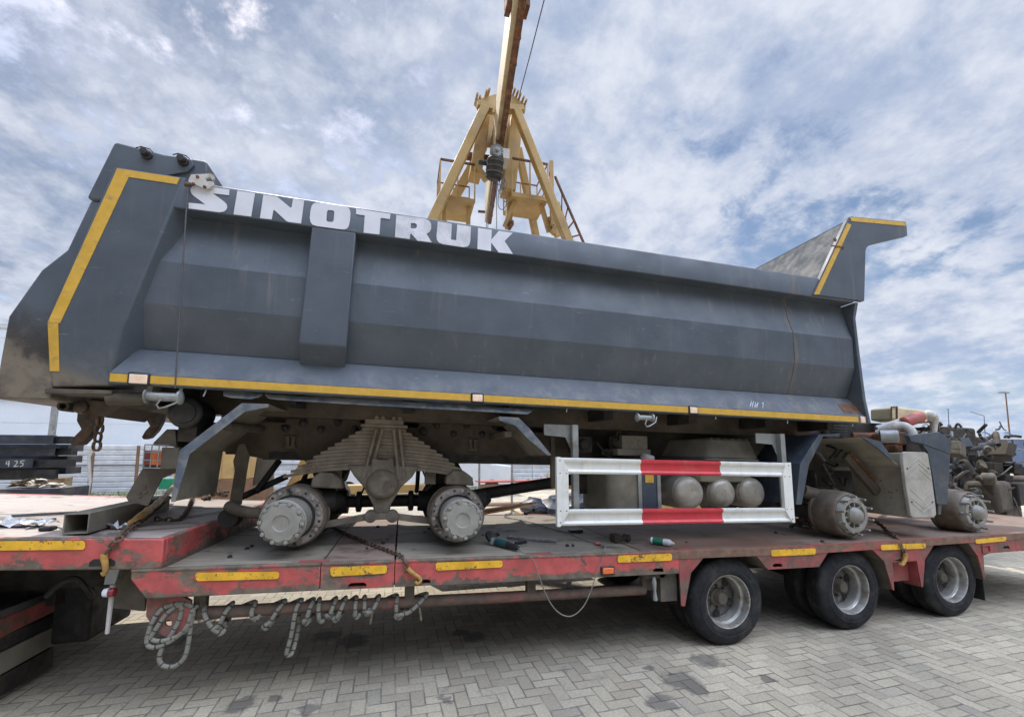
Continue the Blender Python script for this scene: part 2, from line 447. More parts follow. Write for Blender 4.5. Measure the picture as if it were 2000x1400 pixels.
MT['glass'] = mat('dark_glass', (.05, .06, .07), .12, var=.1, vs=3)
MT['vanwhite'] = mat('white_van_paint', (.66, .68, .70), .35, var=.05, vs=2, coat=.4)
MT['bluepaint'] = mat('far_blue_paint', (.12, .17, .28), .5, var=.2, vs=.8)
MT['wire'] = mat('thin_wire', (.10, .10, .11), .5, metal=.5, var=.1, vs=10)
MT['cable'] = mat('grey_brown_flex', (.17, .15, .13), .6, var=.2, vs=14)
MT['weeds'] = mat('weeds', (.16, .20, .06), .8, var=.4, vs=9)


def rope_mat():
    m, t, b, pos = principled('striped_rope')
    a = t.n('ShaderNodeAttribute', attribute_name='run').outputs['Fac']
    s = t.m('FRACT', t.m('MULTIPLY', a, 17.0))
    mk = t.ramp(s, .82, .86)
    n = t.noise(pos, 60, 4)
    c = t.mix(mk, t.mix(n, (.15, .145, .115), (.27, .26, .215)), (.035, .035, .035))
    dn = t.ramp(t.noise(pos, 9, 5), .45, .7)
    c = t.mix(t.m('MULTIPLY', dn, .55), c, (.15, .145, .115))
    t.set(b.inputs['Base Color'], c)
    b.inputs['Roughness'].default_value = .85
    w_ = t.m('SINE', t.m('MULTIPLY', a, 420.0))
    t.set(b.inputs['Normal'], t.bump(w_, .3, .002))
    return m


MT['rope'] = rope_mat()


# ------------------------------------------------------------------ mesh helpers
class MB:
    def __init__(s, warp=None):
        s.v, s.f, s.run, s.warp, s.mi, s.cur = [], [], [], warp, [], 0

    def add(s, vs, fs, run=None):
        o = len(s.v)
        s.v += [Vector(p) for p in vs]
        s.run += run or [0.0] * len(vs)
        s.f += [tuple(o + i for i in q) for q in fs]
        s.mi += [s.cur] * len(fs)
        return s

    def box(s, x0, x1, y0, y1, z0, z1):
        vs = [(x, y, z) for x in (x0, x1) for y in (y0, y1) for z in (z0, z1)]
        return s.add(vs, [(0, 1, 3, 2), (4, 6, 7, 5), (0, 4, 5, 1), (2, 3, 7, 6), (0, 2, 6, 4), (1, 5, 7, 3)])

    def obox(s, c, size, rot=None):
        rot = rot or Matrix.Identity(3)
        vs = [Vector(c) + rot @ Vector((a * size[0] / 2, b * size[1] / 2, d * size[2] / 2))
              for a in (-1, 1) for b in (-1, 1) for d in (-1, 1)]
        return s.add(vs, [(0, 1, 3, 2), (4, 6, 7, 5), (0, 4, 5, 1), (2, 3, 7, 6), (0, 2, 6, 4), (1, 5, 7, 3)])

    def loft(s, a, b):
        """two equal rings of points joined and capped"""
        n = len(a)
        fs = [(i, (i + 1) % n, n + (i + 1) % n, n + i) for i in range(n)]
        fs += [tuple(range(n - 1, -1, -1)), tuple(range(n, 2 * n))]
        return s.add(list(a) + list(b), fs)

    def prism(s, poly, axis, a, b):
        mk = {'y': lambda p, q: (p[0], q, p[1]), 'x': lambda p, q: (q, p[0], p[1]), 'z': lambda p, q: (p[0], p[1], q)}[axis]
        return s.loft([mk(p, a) for p in poly], [mk(p, b) for p in poly])

    def beam(s, p0, p1, w, h, up=(0, 0, 1)):
        p0, p1 = Vector(p0), Vector(p1)
        d = (p1 - p0).normalized()
        up = Vector(up)
        if abs(d.dot(up)) > .98:
            up = Vector((0, 1, 0))
        sd_ = d.cross(up).normalized()
        u = sd_.cross(d)
        ring = [sd_ * (w / 2) * a + u * (h / 2) * b for a, b in ((-1, -1), (1, -1), (1, 1), (-1, 1))]
        return s.loft([p0 + r for r in ring], [p1 + r for r in ring])

    def tube(s, path, r, n=10, cap=True, run0=0.0):
        path = [Vector(p) for p in path]
        rr = r if isinstance(r, (list, tuple)) else [r] * len(path)
        vs, fs, run = [], [], []
        prev, L = None, run0
        for i, p in enumerate(path):
            d = (path[min(i + 1, len(path) - 1)] - path[max(i - 1, 0)]).normalized()
            if i:
                L += (p - path[i - 1]).length
            if prev is None:
                a = Vector((0, 0, 1)) if abs(d.z) < .9 else Vector((1, 0, 0))
                prev = d.cross(a).normalized()
            u = (prev - d * prev.dot(d))
            u = u.normalized() if u.length > 1e-6 else d.orthogonal().normalized()
            prev = u
            w_ = d.cross(u)
            for k in range(n):
                t = 2 * pi * k / n
                vs.append(p + (u * cos(t) + w_ * sin(t)) * rr[i])
                run.append(L)
        for i in range(len(path) - 1):
            for k in range(n):
                fs.append((i * n + k, i * n + (k + 1) % n, (i + 1) * n + (k + 1) % n, (i + 1) * n + k))
        if cap:
            fs.append(tuple(range(n - 1, -1, -1)))
            fs.append(tuple(range((len(path) - 1) * n, len(path) * n)))
        s.add(vs, fs, run)
        s.L = L
        return s

    def lathe(s, o, axis, prof, n=28, cap=True, wob=None):
        """prof: (distance along the axis, radius); radius 0 closes to a point"""
        o, d = Vector(o), Vector(axis).normalized()
        u = d.orthogonal().normalized()
        w_ = d.cross(u)
        vs, fs, rings = [], [], []
        for (t, r) in prof:
            if r < 1e-6:
                rings.append([len(vs)])
                vs.append(o + d * t)
                continue
            rings.append(list(range(len(vs), len(vs) + n)))
            for k in range(n):
                a = 2 * pi * k / n
                q = r * (wob(a) if wob else 1)
                vs.append(o + d * t + (u * cos(a) + w_ * sin(a)) * q)
        for A, B in zip(rings, rings[1:]):
            for k in range(n):
                k2 = (k + 1) % n
                if len(A) == 1 and len(B) == 1:
                    continue
                if len(A) == 1:
                    fs.append((A[0], B[k2], B[k]))
                elif len(B) == 1:
                    fs.append((A[k], A[k2], B[0]))
                else:
                    fs.append((A[k], A[k2], B[k2], B[k]))
        if cap:
            if len(rings[0]) > 1:
                fs.append(tuple(rings[0][::-1]))
            if len(rings[-1]) > 1:
                fs.append(tuple(rings[-1]))
        return s.add(vs, fs)

    def sheet(s, prof, axis, a, b, t=.008):
        """a bent sheet: open polyline given thickness t and run along an axis"""
        P = [Vector(p) for p in prof]
        off = []
        for i, p in enumerate(P):
            d = Vector((0, 0))
            if i:
                d += (p - P[i - 1]).normalized()
            if i < len(P) - 1:
                d += (P[i + 1] - p).normalized()
            d.normalize()
            off.append(p + Vector((-d.y, d.x)) * t)
        n = len(P)
        for i in range(n - 1):
            s.prism([P[i], P[i + 1], off[i + 1], off[i]], axis, a, b)
        return s

    def fill(s, outer, holes, thick):
        """flat plate with holes; outer and holes are 3D loops, thick a 3D offset"""
        if not holes:
            th = Vector(thick)
            return s.loft([Vector(p) for p in outer], [Vector(p) + th for p in outer])
        loops = [[Vector(p) for p in outer]] + [[Vector(p) for p in h] for h in holes]
        tris = tessellate_polygon(loops)
        flat = [p for l in loops for p in l]
        n = len(flat)
        th = Vector(thick)
        fs = [tuple(q) for q in tris] + [tuple(n + i for i in reversed(q)) for q in tris]
        o = 0
        for l in loops:
            m_ = len(l)
            for i in range(m_):
                a, b = o + i, o + (i + 1) % m_
                fs.append((a, b, n + b, n + a))
            o += m_
        return s.add(flat + [p + th for p in flat], fs)

    def build(s, name, m, parent=None, bevel=0.0, smooth=38, seg=2, jit=0.0):
        me = bpy.data.meshes.new(name)
        vs = [s.warp(p) if s.warp else p for p in s.v]
        if jit:
            vs = [Vector(p) + Vector([random.uniform(-jit, jit) for _ in range(3)]) for p in vs]
        me.from_pydata(vs, [], s.f)
        bm = bmesh.new()
        bm.from_mesh(me)
        bmesh.ops.recalc_face_normals(bm, faces=bm.faces)
        bm.to_mesh(me)
        bm.free()
        ms = m if isinstance(m, (list, tuple)) else [m]
        for q in ms:
            me.materials.append(MT[q])
        if len(ms) > 1:
            for p, i in zip(me.polygons, s.mi):
                p.material_index = i
        if smooth:
            me.shade_smooth()
            me.set_sharp_from_angle(angle=radians(smooth))
        if any(s.run):
            at_ = me.attributes.new('run', 'FLOAT', 'POINT')
            at_.data.foreach_set('value', s.run)
        o = bpy.data.objects.new(name, me)
        col.objects.link(o)
        if parent is not None:
            o.parent = parent
            o.matrix_parent_inverse = base_inv(parent)
        if bevel:
            md = o.modifiers.new('bevel', 'BEVEL')
            md.width = bevel
            md.segments = seg
            md.limit_method = 'ANGLE'
            md.angle_limit = radians(40)
        return o


def base_inv(p):
    return Matrix.Translation(-p.location) if p.type == 'EMPTY' else Matrix.Identity(4)


def tag(o, label=None, cat=None, group=None, kind=None):
    if label:
        o['label'] = label
    if cat:
        o['category'] = cat
    if group:
        o['group'] = group
    if kind or label:
        o['kind'] = kind or 'thing'
    return o


def thing(name, loc, label, cat, group=None):
    e = bpy.data.objects.new(name, None)
    col.objects.link(e)
    e.location = loc
    e.empty_display_size = .2
    return tag(e, label, cat, group)


def copy_tree(o, parent=None):
    c = o.copy()
    col.objects.link(c)
    if parent is not None:
        c.parent = parent
        c.matrix_parent_inverse = o.matrix_parent_inverse.copy()
    for ch in list(o.children):
        copy_tree(ch, c)
    return c


def rot(axis, a):
    return Matrix.Rotation(a, 3, axis)


def arc(c, r, a0, a1, n):
    return [(c[0] + r * cos(a0 + (a1 - a0) * i / n), c[1] + r * sin(a0 + (a1 - a0) * i / n)) for i in range(n + 1)]


def smooth_path(pts, n=6):
    """Catmull-Rom through the points"""
    P = [Vector(p) for p in pts]
    out = []
    for i in range(len(P) - 1):
        a, b, c, d = P[max(i - 1, 0)], P[i], P[i + 1], P[min(i + 2, len(P) - 1)]
        for k in range(n):
            t = k / n
            out.append(.5 * ((2 * b) + (c - a) * t + (2 * a - 5 * b + 4 * c - d) * t * t + (3 * b - a - 3 * c + d) * t ** 3))
    out.append(P[-1])
    return out


def chain_mesh(path, link=.075, r=.0085, warp=None):
    """oval links, every second one turned"""
    mb = MB(warp)
    P = [Vector(p) for p in path]
    seg = [0]
    for i in range(1, len(P)):
        seg.append(seg[-1] + (P[i] - P[i - 1]).length)

    def pt(t):
        t = min(max(t, 0), seg[-1])
        for i in range(1, len(P)):
            if t <= seg[i]:
                f = (t - seg[i - 1]) / max(seg[i] - seg[i - 1], 1e-9)
                return P[i - 1].lerp(P[i], f)
        return P[-1]
    step = link - 2.2 * r
    n = max(1, int(seg[-1] / step))
    for k in range(n):
        c = pt((k + .5) * step)
        d = (pt((k + 1) * step) - pt(k * step))
        if d.length < 1e-6:
            continue
        d.normalize()
        u = d.orthogonal().normalized()
        w_ = d.cross(u)
        a = (pi / 4 if k % 2 else -pi / 4) + random.uniform(-.2, .2)
        u, w_ = u * cos(a) + w_ * sin(a), w_ * cos(a) - u * sin(a)
        hl, hw = link / 2 - r, link * .30
        ring = []
        for j in range(12):
            q = 2 * pi * j / 12
            ring.append(c + d * (max(-1, min(1, 1.25 * cos(q))) * hl) + u * (sin(q) * hw))
        ring.append(ring[0])
        mb.tube(ring, r, 6, cap=False)
    return mb
# ================================================================== setting
g = MB()
N = 24
xs = [-600, -200, -80, -30, -12, 0, 12, 30, 80, 200, 600]
ys = [-300, -60, -12, -4, 0, 4, 12, 18.2, 60, 200, 900]
for i in range(len(xs) - 1):
    for j in range(len(ys) - 1):
        g.add([(xs[i], ys[j], 0), (xs[i + 1], ys[j], 0), (xs[i + 1], ys[j + 1], 0), (xs[i], ys[j + 1], 0)], [(0, 1, 2, 3)])
tag(g.build('ground', 'ground'), kind='structure')
gv = MB()
gv.add([(-60, 17.0, .006), (30, 17.0, .006), (30, 26, .006), (-60, 26, .006)], [(0, 1, 2, 3)])
tag(gv.build('gravel_strip', 'gravel'), kind='structure')

# ================================================================== low-bed trailer
TR = thing('lowbed_trailer', (1.0, 1.25, 0), 'long red low-bed trailer with worn paint and yellow tape carrying the dump truck', 'trailer')
DT, DB = .935, .745            # deck top and beam bottom, before the trailer's own slope


def T0(px, py, **k):
    p = at(px, py, **k)
    return Vector((p.x, p.y, p.z + SL * min(p.x, 3.9)))


def xz(px, py, y=0.0, f=T0):
    p = f(px, py, y=y)
    return (p.x, p.z)


W1 = 2.5
# --- gooseneck: a raised box at the left
gl = [xz(0, 1050), xz(320, 1052)]
gb = [xz(0, 1110), xz(311, 1112)]
sl_t = (gl[1][1] - gl[0][1]) / (gl[1][0] - gl[0][0])
xg = gl[1][0]
zgt = gl[1][1]
zgb = gb[1][1]
x_l = -6.5
gt = lambda x: zgt + sl_t * (x - xg)
gbm = lambda x: zgb + sl_t * (x - xg)
mb = MB(wl)
mb.prism([(x_l, gbm(x_l)), (xg, zgb), (xg, zgt), (x_l, gt(x_l))], 'y', 0, .05)
mb.prism([(xg - .05, DT - .03), (xg - .0005, DT - .03), (xg - .0005, zgt), (xg - .05, zgt)], 'y', .0505, W1)
mb.prism([(x_l, gbm(x_l)), (xg, zgb), (xg, zgt), (x_l, gt(x_l))], 'y', W1 - .05 + .05, W1 + .05)
goose = mb.build('gooseneck_frame', 'red', TR, bevel=.010)
mb = MB(wl)
mb.prism([(x_l, gt(x_l) - .12), (xg - .052, zgt - .12), (xg - .052, zgt - .004), (x_l, gt(x_l) - .004)], 'y', .052, W1 - .002)
mb.build('gooseneck_deck', 'deckfront', TR, bevel=.003)
mb = MB(wl)
mb.prism([(x_l, gbm(x_l)), (xg - .5, gbm(xg - .5)), (xg - .5, zgt - .13), (x_l, gt(x_l) - .13)], 'y', .35, W1 - .35)
mb.build('gooseneck_underframe', 'dark', TR)


def slot(mbx, px, py, w_=.11, h=.045, y=-.0025):
    p = T0(px, py, y=0)
    q = [(p.x - w_ / 2, p.z - h / 2), (p.x + w_ / 2, p.z - h / 2), (p.x + w_ / 2, p.z + h * .1)]
    q += [(p.x + w_ / 2 - .022, p.z + h / 2), (p.x - w_ / 2 + .022, p.z + h / 2), (p.x - w_ / 2, p.z + h * .1)]
    mbx.prism(q, 'y', y, .004)


mb = MB(wl)
slot(mb, 200, 1098, .14, .045)
mb.build('lashing_slot', 'black', TR)

# --- side beams
xb = [xz(272, 1130)[0], xz(626, 1120)[0], xz(771, 1110)[0], xz(1326, 1100)[0]]
segs = []
mb = MB(wl)
x0, x1, x2, x3 = xb
z_ = DT - .012
mb.prism([(x0 + .045, DB + .0), (x1 - .003, DB), (x1 - .003, z_), (x0 - .05, z_), (x0 - .05, DB + .13)], 'y', 0, .05)
mb.build('side_beam', 'red', TR, bevel=.008)
mb = MB(wl)
mb.prism([(x0 + .045, DB + .0), (x1 - .003, DB), (x1 - .003, z_), (x0 - .05, z_), (x0 - .05, DB + .13)], 'y', W1 - .05, W1)
mb.build('side_beam', 'red', TR, bevel=.008)


def beam_with_holes(xa, xe, holes, name='side_beam'):
    mb = MB(wl)
    x = xa
    for (hx, hz, hw, hh) in sorted(holes):
        l, r, zb_, zt_, zm = hx - hw / 2, hx + hw / 2, hz - hh / 2, hz + hh / 2, hz + hh * .2
        mb.box(x, l, 0, .012, DB, z_)
        mb.box(l, r, 0, .012, DB, zb_)
        mb.prism([(l, zm), (l + .02, zt_), (r - .02, zt_), (r, zm), (r, z_), (l, z_)], 'y', 0, .012)
        x = r
    mb.box(x, xe, 0, .012, DB, z_)
    mb.box(xa, xe, 0.0121, .05, z_ - .03, z_)
    mb.box(xa, xe, 0.0121, .09, DB, DB + .014)
    return mb.build(name, 'red', TR)


h1 = T0(698, 1143, y=0)
h2 = T0(831, 1135, y=0)
h3 = T0(1286, 1113, y=0)
beam_with_holes(x1 + .003, x2 - .003, [(h1.x, h1.z, .125, .04)])
beam_with_holes(x2 + .003, x3, [(h2.x, h2.z, .075, .03), (h3.x, h3.z, .10, .032)])

# --- bogie side plate with its wheel arches
pl = [(1326, 1121), (1331, 1183), (1338, 1184), (1350, 1118), (1379, 1084), (1474, 1081), (1500, 1112), (1600, 1106.5), (1621, 1073),
      (1701, 1070), (1727, 1096), (1744, 1152), (1747, 1152), (1743, 1098), (1791, 1095), (1800, 1146), (1803, 1146), (1807, 1092),
      (1825, 1063), (1890, 1058), (1910, 1086), (1922, 1132), (1924, 1132), (1921, 1085), (1932, 1080), (2000, 1075)]
poly = [xz(*p) for p in pl]
zl_ = poly[-1][1]
poly[0] = (x3 + .002, poly[0][1])
X_END = 8.6
poly += [(X_END, DT - .19), (X_END, z_), (x3 + .002, z_)]
mb = MB(wl)
hz_ = []
for (px, py, hw, hh) in ((1519, 1103.5, .105, .032), (1966, 1069, .10, .035), (1766, 1089, .09, .045)):
    c_ = T0(px, py, y=0)
    hz_.append([(c_.x - hw / 2, 0, c_.z - hh / 2), (c_.x + hw / 2, 0, c_.z - hh / 2), (c_.x + hw / 2, 0, c_.z + hh * .2),
                (c_.x + hw / 2 - .02, 0, c_.z + hh / 2), (c_.x - hw / 2 + .02, 0, c_.z + hh / 2), (c_.x - hw / 2, 0, c_.z + hh * .2)])
mb.fill([(a, 0, b) for a, b in poly], hz_, (0, .014, 0))
bog = mb.build('bogie_side_frame', 'red2', TR, bevel=.002)
# arch returns, the brackets below and the small square tube end
mb = MB(wl)
for a, b in ((3, 4), (4, 5), (5, 6), (8, 9), (9, 10), (10, 11), (16, 17), (17, 18), (18, 19), (19, 20), (20, 21)):
    p, q = poly[a], poly[b]
    mb = MB(wl)
    mb.sheet([p, q], 'y', .0142, .34, .006)
    mb.build('arch_lining', 'mudgrey', TR)
mb = MB(wl)
mb.box(poly[0][0] - .16, poly[0][0] + .0, .05, .20, poly[1][1] + .03, DB - .0)
mb.build('bogie_gusset', 'mudgrey', TR)
mb = MB(wl)
zt_ = poly[13][1]
mb.box(poly[13][0] + .0, poly[14][0], .09, .10, poly[12][1] + .05, zt_ + .04)
mb.sheet([poly[13], (poly[12][0], poly[12][1])], 'y', .014, .16, .006)
mb.sheet([(poly[15][0], poly[15][1]), poly[14]], 'y', .014, .16, .006)
mb.lathe(((poly[13][0] + poly[14][0]) / 2 - .10, .085, poly[12][1] + .22), (0, -1, 0), [(0, .001), (.002, .022), (.004, .022)], 12)
mb.build('bogie_bracket', 'red2', TR)
mb = MB(wl)
c_ = T0(1925, 1071, y=0)
for (a, b, c2, d) in ((-.065, -.05, -.045, .045), (.05, .065, -.045, .045), (-.05, .05, .03, .045), (-.05, .05, -.045, -.03)):
    mb.box(c_.x + a, c_.x + b, -.012, .0, c_.z + c2, c_.z + d)
mb.build('square_socket', 'red2', TR)

# --- rusty lip along the deck edge
mb = MB(wl)
mb.box(x0 - .05, x1 - .003, -.004, .055, z_ - .008, DT)
mb.build('deck_edge', 'red', TR, bevel=.006)
mb = MB(wl)
mb.box(x1 + .003, x2 - .003, -.004, .055, z_ - .008, DT)
mb.build('deck_edge', 'red', TR, bevel=.006)
mb = MB(wl)
mb.box(x2 + .003, 2.1, -.004, .055, z_ - .008, DT)
mb.build('deck_edge', 'red', TR, bevel=.006)
mb = MB(wl)
xsb = [2.1 + i * .3 for i in range(7)] + [3.9, X_END]
for i in range(len(xsb) - 1):
    mb.box(xsb[i], xsb[i + 1], -.006, .055, z_ - .055, DT)
mb.build('deck_edge', 'lip', TR)

# --- deck plates (a gap of shadow between them)
for nm, xa, xe, m_ in (('front', xg, x1 - .006, 'deckgrey'), ('mid', x1 + .006, x2 - .006, 'deckpink'), ('main', x2 + .008, 2.05, 'deckgrey')):
    mb = MB(wl)
    ya = .057
    for (yb, ye) in ((.057, .66), (.672, 1.55), (1.562, W1 - .055)):
        mb.box(xa, xe, yb, ye, DT - .04, DT - .003 + random.uniform(-.002, .002))
    mb.build('deck_plate', m_, TR, bevel=.003)
mb = MB(wl)
xs_ = [2.06, 2.7, 3.3, 3.9, X_END]
for i in range(4):
    mb.box(xs_[i], xs_[i + 1], .057, W1 - .055, DT - .04, DT - .002)
mb.build('deck_plate', 'deckrust', TR)
mb = MB(wl)
mb.box(x0, 3.9, W1 - .054, W1 + .002, DB, DT)
mb.box(3.9, X_END, W1 - .054, W1 + .002, DB, DT)
mb.build('side_beam', 'red2', TR)
# wedge plates let into the deck edge
for px, py, w_ in ((612, 1099, .10), (1055, 1078, .11), (1340, 1062, .08), (1600, 1058.5, .07)):
    c_ = T0(px, py, y=.04)
    mb = MB(wl)
    mb.box(c_.x - w_, c_.x + w_, .03, .11, DT - .004, DT + .003)
    mb.build('deck_wedge', 'red2', TR)
# underframe: two main beams and cross members
mb = MB(wl)
for y in (.75, 1.6):
    mb.box(x0 + .05, 3.9, y, y + .14, .55, DT - .045)
    mb.box(3.9, X_END, y, y + .14, .55, DT - .045)
for x in (-1.2, -.3, .6, 1.5, 2.3, 3.5, 4.9, 6.4, 7.6):
    mb.box(x, x + .08, .06, W1 - .06, .76, DT - .045)
mb.build('chassis_beam', 'dark', TR)

# --- reflective tape
mb0 = [((0, 1054.5), (167, 1055), (167, 1072.5), (0, 1072)), ((382, 1117.5), (546, 1115.5), (545, 1129.5), (383, 1134)),
       ((645, 1107), (756, 1103), (755, 1119), (646, 1125)), ((851, 1098), (981, 1093.5), (981, 1107), (851, 1113.5)),
       ((1206, 1084), (1312, 1080.5), (1312, 1094), (1206, 1098)), ((1505, 1073.5), (1592, 1070), (1592, 1082), (1506, 1086)),
       ((1719, 1063.5), (1807, 1060), (1807, 1070.5), (1720, 1074)), ((1904, 1053), (1964, 1047), (1964, 1056), (1905, 1061.5))]
for q in mb0:
    P_ = [T0(*p, y=-.004) for p in q]
    if q[0][0] == 0:
        P_[0].x -= .4
        P_[3].x -= .4
    mb = MB(wl)
    zt, zb = [(P_[0].z + P_[1].z) / 2 + d for d in (0, 0)], None
    r = .012
    a, b, c_, d = P_
    loop = [a + Vector((r, 0, 0)), b - Vector((r, 0, 0)), b - Vector((0, 0, r)), c_ + Vector((0, 0, r)), c_ - Vector((r, 0, 0)),
            d + Vector((r, 0, 0)), d + Vector((0, 0, r)), a - Vector((0, 0, r))]
    yy = -.006 if q[0][0] > 1300 else -.006
    loop = [Vector((p.x, -.0095, p.z)) for p in loop]
    mb.fill(loop, [], (0, .003, 0))
    mb.build('reflective_tape', 'tape', TR)

# --- amber side lamp
c_ = T0(1186, 1113.5, y=0)
mb = MB(wl)
mb.box(c_.x - .062, c_.x + .062, -.014, .01, c_.z - .034, c_.z + .034)
lp = mb.build('side_marker_lamp', 'plastic', TR, bevel=.006)
mb = MB(wl)
mb.box(c_.x - .050, c_.x + .050, -.024, -.012, c_.z - .024, c_.z + .024)
mb.build('lens', 'orange', lp, bevel=.006)

# --- the pipe rail below, with hangers
mb = MB(wl)
rail_a = T0(300, 1201, y=.13)
rail_b = T0(1258, 1151, y=.13)
mb.tube([rail_a, rail_a.lerp(rail_b, .5), rail_b], .043, 18)
pr = mb.build('pipe_rail', 'pipe', TR)
for px in (395, 800, 1036):
    mb = MB(wl)
    c_ = T0(px, 1150, y=.13)
    zr = rail_a.z + (rail_b.z - rail_a.z) * (c_.x - rail_a.x) / (rail_b.x - rail_a.x)
    mb.box(c_.x - .037, c_.x + .037, .095, .165, zr + .02, DB + .01)
    mb.build('rail_hanger', 'mudgrey', TR, bevel=.005)
mb = MB(wl)
c_ = T0(1275, 1140, y=.10)
mb.box(c_.x - .10, c_.x + .09, .10, .16, DB - .16, DB)
mb.prism([(c_.x - .14, DB), (c_.x + .12, DB), (c_.x + .085, DB - .05), (c_.x - .10, DB - .05)], 'y', .05, .10)
mb.build('rail_end_bracket', 'mudgrey', TR, bevel=.006)
mb = MB(wl)
k_ = T0(1277, 1125, y=.04)
mb.tube([k_, k_ + Vector((0, 0, -.05)), k_ + Vector((.004, 0, -.12)), k_ + Vector((.005, 0, -.20))], [.012, .022, .012, .022], 10)
mb.build('air_tap', 'gsteel', TR)

# --- what hangs behind the gooseneck step
mb = MB(wl)
a = at(205, 1112, y=.10)
b = at(225, 1154, y=.10)
mb.prism([(a.x, b.z), (b.x - .006, b.z), (b.x + .025, a.z + .02), (a.x + .012, a.z + .02)], 'y', .10, .14)
mb.build('landing_plate', 'gsteel', TR, bevel=.004)
mb = MB(wl)
p = [at(px, py, y=.22) for px, py in ((224, 1113), (270, 1113), (283, 1172), (281, 1205), (216, 1200))]
mb.fill(p, [], (0, .02, 0))
mb.build('mud_flap', 'mudgrey', TR)
mb = MB(wl)
p = [at(px, py, y=.11) for px, py in ((219, 1155), (215, 1190), (208, 1250))]
mb.tube(p, [.016, .014, .012], 8)
arm = mb.build('lamp_arm', 'pale', TR)
mb = MB(wl)
c_ = at(209, 1170, y=.08)
mb.lathe(c_ - Vector((.03, 0, 0)), (1, 0, 0), [(0, .008), (.01, .026), (.04, .030)], 14)
mk_ = mb.build('marker_lamp', 'canwhite', TR)
mb = MB(wl)
mb.lathe(c_ + Vector((.0105, 0, 0)), (1, 0, 0), [(0, .030), (.03, .028), (.034, .01)], 14)
mb.build('lens', 'redlens', mk_)
mb = MB(wl)
p = [at(px, py, y=.06) for px, py in ((285, 1174), (352, 1172), (372, 1183), (372, 1240), (330, 1262), (300, 1240), (284, 1215))]
hc = at(327, 1228, y=.06)
mb.fill(p, [[hc + Vector((.022 * cos(t * pi / 6), 0, .022 * sin(t * pi / 6))) for t in range(12)]], (0, .03, 0))
mb.build('coupling_bracket', 'red2', TR, bevel=.003)

# --- wheels: dual tyres, deep steel rims
WR = .385


def make_wheel(cx, y0, flip=1):
    o = Vector((cx, y0, WR))
    d = (0, flip, 0)
    w_ = .215
    mb = MB()
    prof = [(.030, .232), (.006, .245), (.0, .262), (-.003, .275), (-.001, .282), (.0, .300), (-.002, .303), (-.002, .309), (.002, .312), (.012, .345), (.026, .372), (.040, .382), (.058, .385)]
    tread = []
    for k in range(4):
        t = .062 + k * .026
        tread += [(t, .385), (t + .017, .385), (t + .019, .375), (t + .024, .375)]
    rest = [(w_ - t, r) for t, r in reversed(prof)]
    mb.lathe(o, d, prof + tread + rest, 56, cap=False)
    ty = mb.build('tyre', 'rubber', None, smooth=30)
    mb = MB()
    inner = [(.028, .236), (.018, .240), (.012, .236), (.016, .228), (.04, .221), (.080, .219), (.086, .215), (.094, .200), (.100, .197), (.165, .193)]
    mb.lathe(o, d, inner, 48, cap=False)
    mb.lathe(o, d, [(.03, .237), (w_ - .03, .237)], 40, cap=False)
    rim = mb.build('rim', 'rim', ty, smooth=28)
    mb = MB()
    mb.lathe(o, d, [(.1655, .192), (.170, .186), (.182, .184), (.176, .160), (.170, .130), (.174, .110), (.174, .0)], 48, cap=False)
    mb.build('rim_disc', 'disc', ty)
    mb = MB()
    ph = random.uniform(0, 2)
    for k in range(5):
        a = ph + 2 * pi * k / 5
        c_ = o + Vector((cos(a) * .150, flip * .1705, sin(a) * .150))
        mb.lathe(c_, (0, -flip, 0), [(0, .033), (.006, .033)], 16, wob=lambda t: 1)
    mb.build('hand_hole', 'black', ty)
    mb = MB()
    mb.lathe(o + Vector((0, flip * .172, 0)), (0, -flip, 0), [(0, .085), (.02, .078), (.028, .062), (.060, .055), (.085, .050), (.090, .044)], 22)
    for k in range(8):
        a = 2 * pi * k / 8
        mb.lathe(o + Vector((cos(a) * .1, flip * .174, sin(a) * .1)), (0, -flip, 0), [(0, .014), (.024, .013)], 6)
    mb.build('hub', 'mudgrey', ty)  # dark mud tone also carries the shade inside the rim
    return ty


for px, py in ((1419, 1179.6), (1656.5, 1153), (1853.5, 1133)):
    cx = at(px, py, y=.10).x
    for (y0, fl) in ((.055, 1), (.31, 1), (W1 - .055, -1), (W1 - .31, -1)):
        ty = make_wheel(cx, y0, fl)
        ty.name = 'wheel'
        ty.parent = TR
        ty.matrix_parent_inverse = base_inv(TR)
        for c_ in list(ty.children):
            if c_.name.startswith(('hub', 'hand', 'rim_disc')):
                if y0 in (.31, W1 - .31):
                    bpy.data.objects.remove(c_)
    mb = MB()
    mb.tube([(cx, .3, WR), (cx, W1 - .3, WR)], .06, 14)
    mb.box(cx - .05, cx + .05, .6, .7, WR, .8)
    mb.box(cx - .05, cx + .05, W1 - .7, W1 - .6, WR, .8)
    mb.build('axle', 'dark', TR)
mb = MB()
c_ = at(1916, 1140, y=.10)
mb.box(c_.x - .04, c_.x - .03, .06, .55, c_.z - .16, .70)
mb.build('mud_flap', 'rubber', TR)
# ================================================================== dump truck
TK = thing('dump_truck', (1.2, 1.25, DT - SL * 1.2), 'stripped grey dump truck without cab or tyres lying on the red trailer', 'truck')
BW = 2.5                                   # width over the body
mir = lambda y: BW - y


def xzt(px, py, y=0.0):
    p = lt(px, py, y=y)
    return (p.x, p.z)


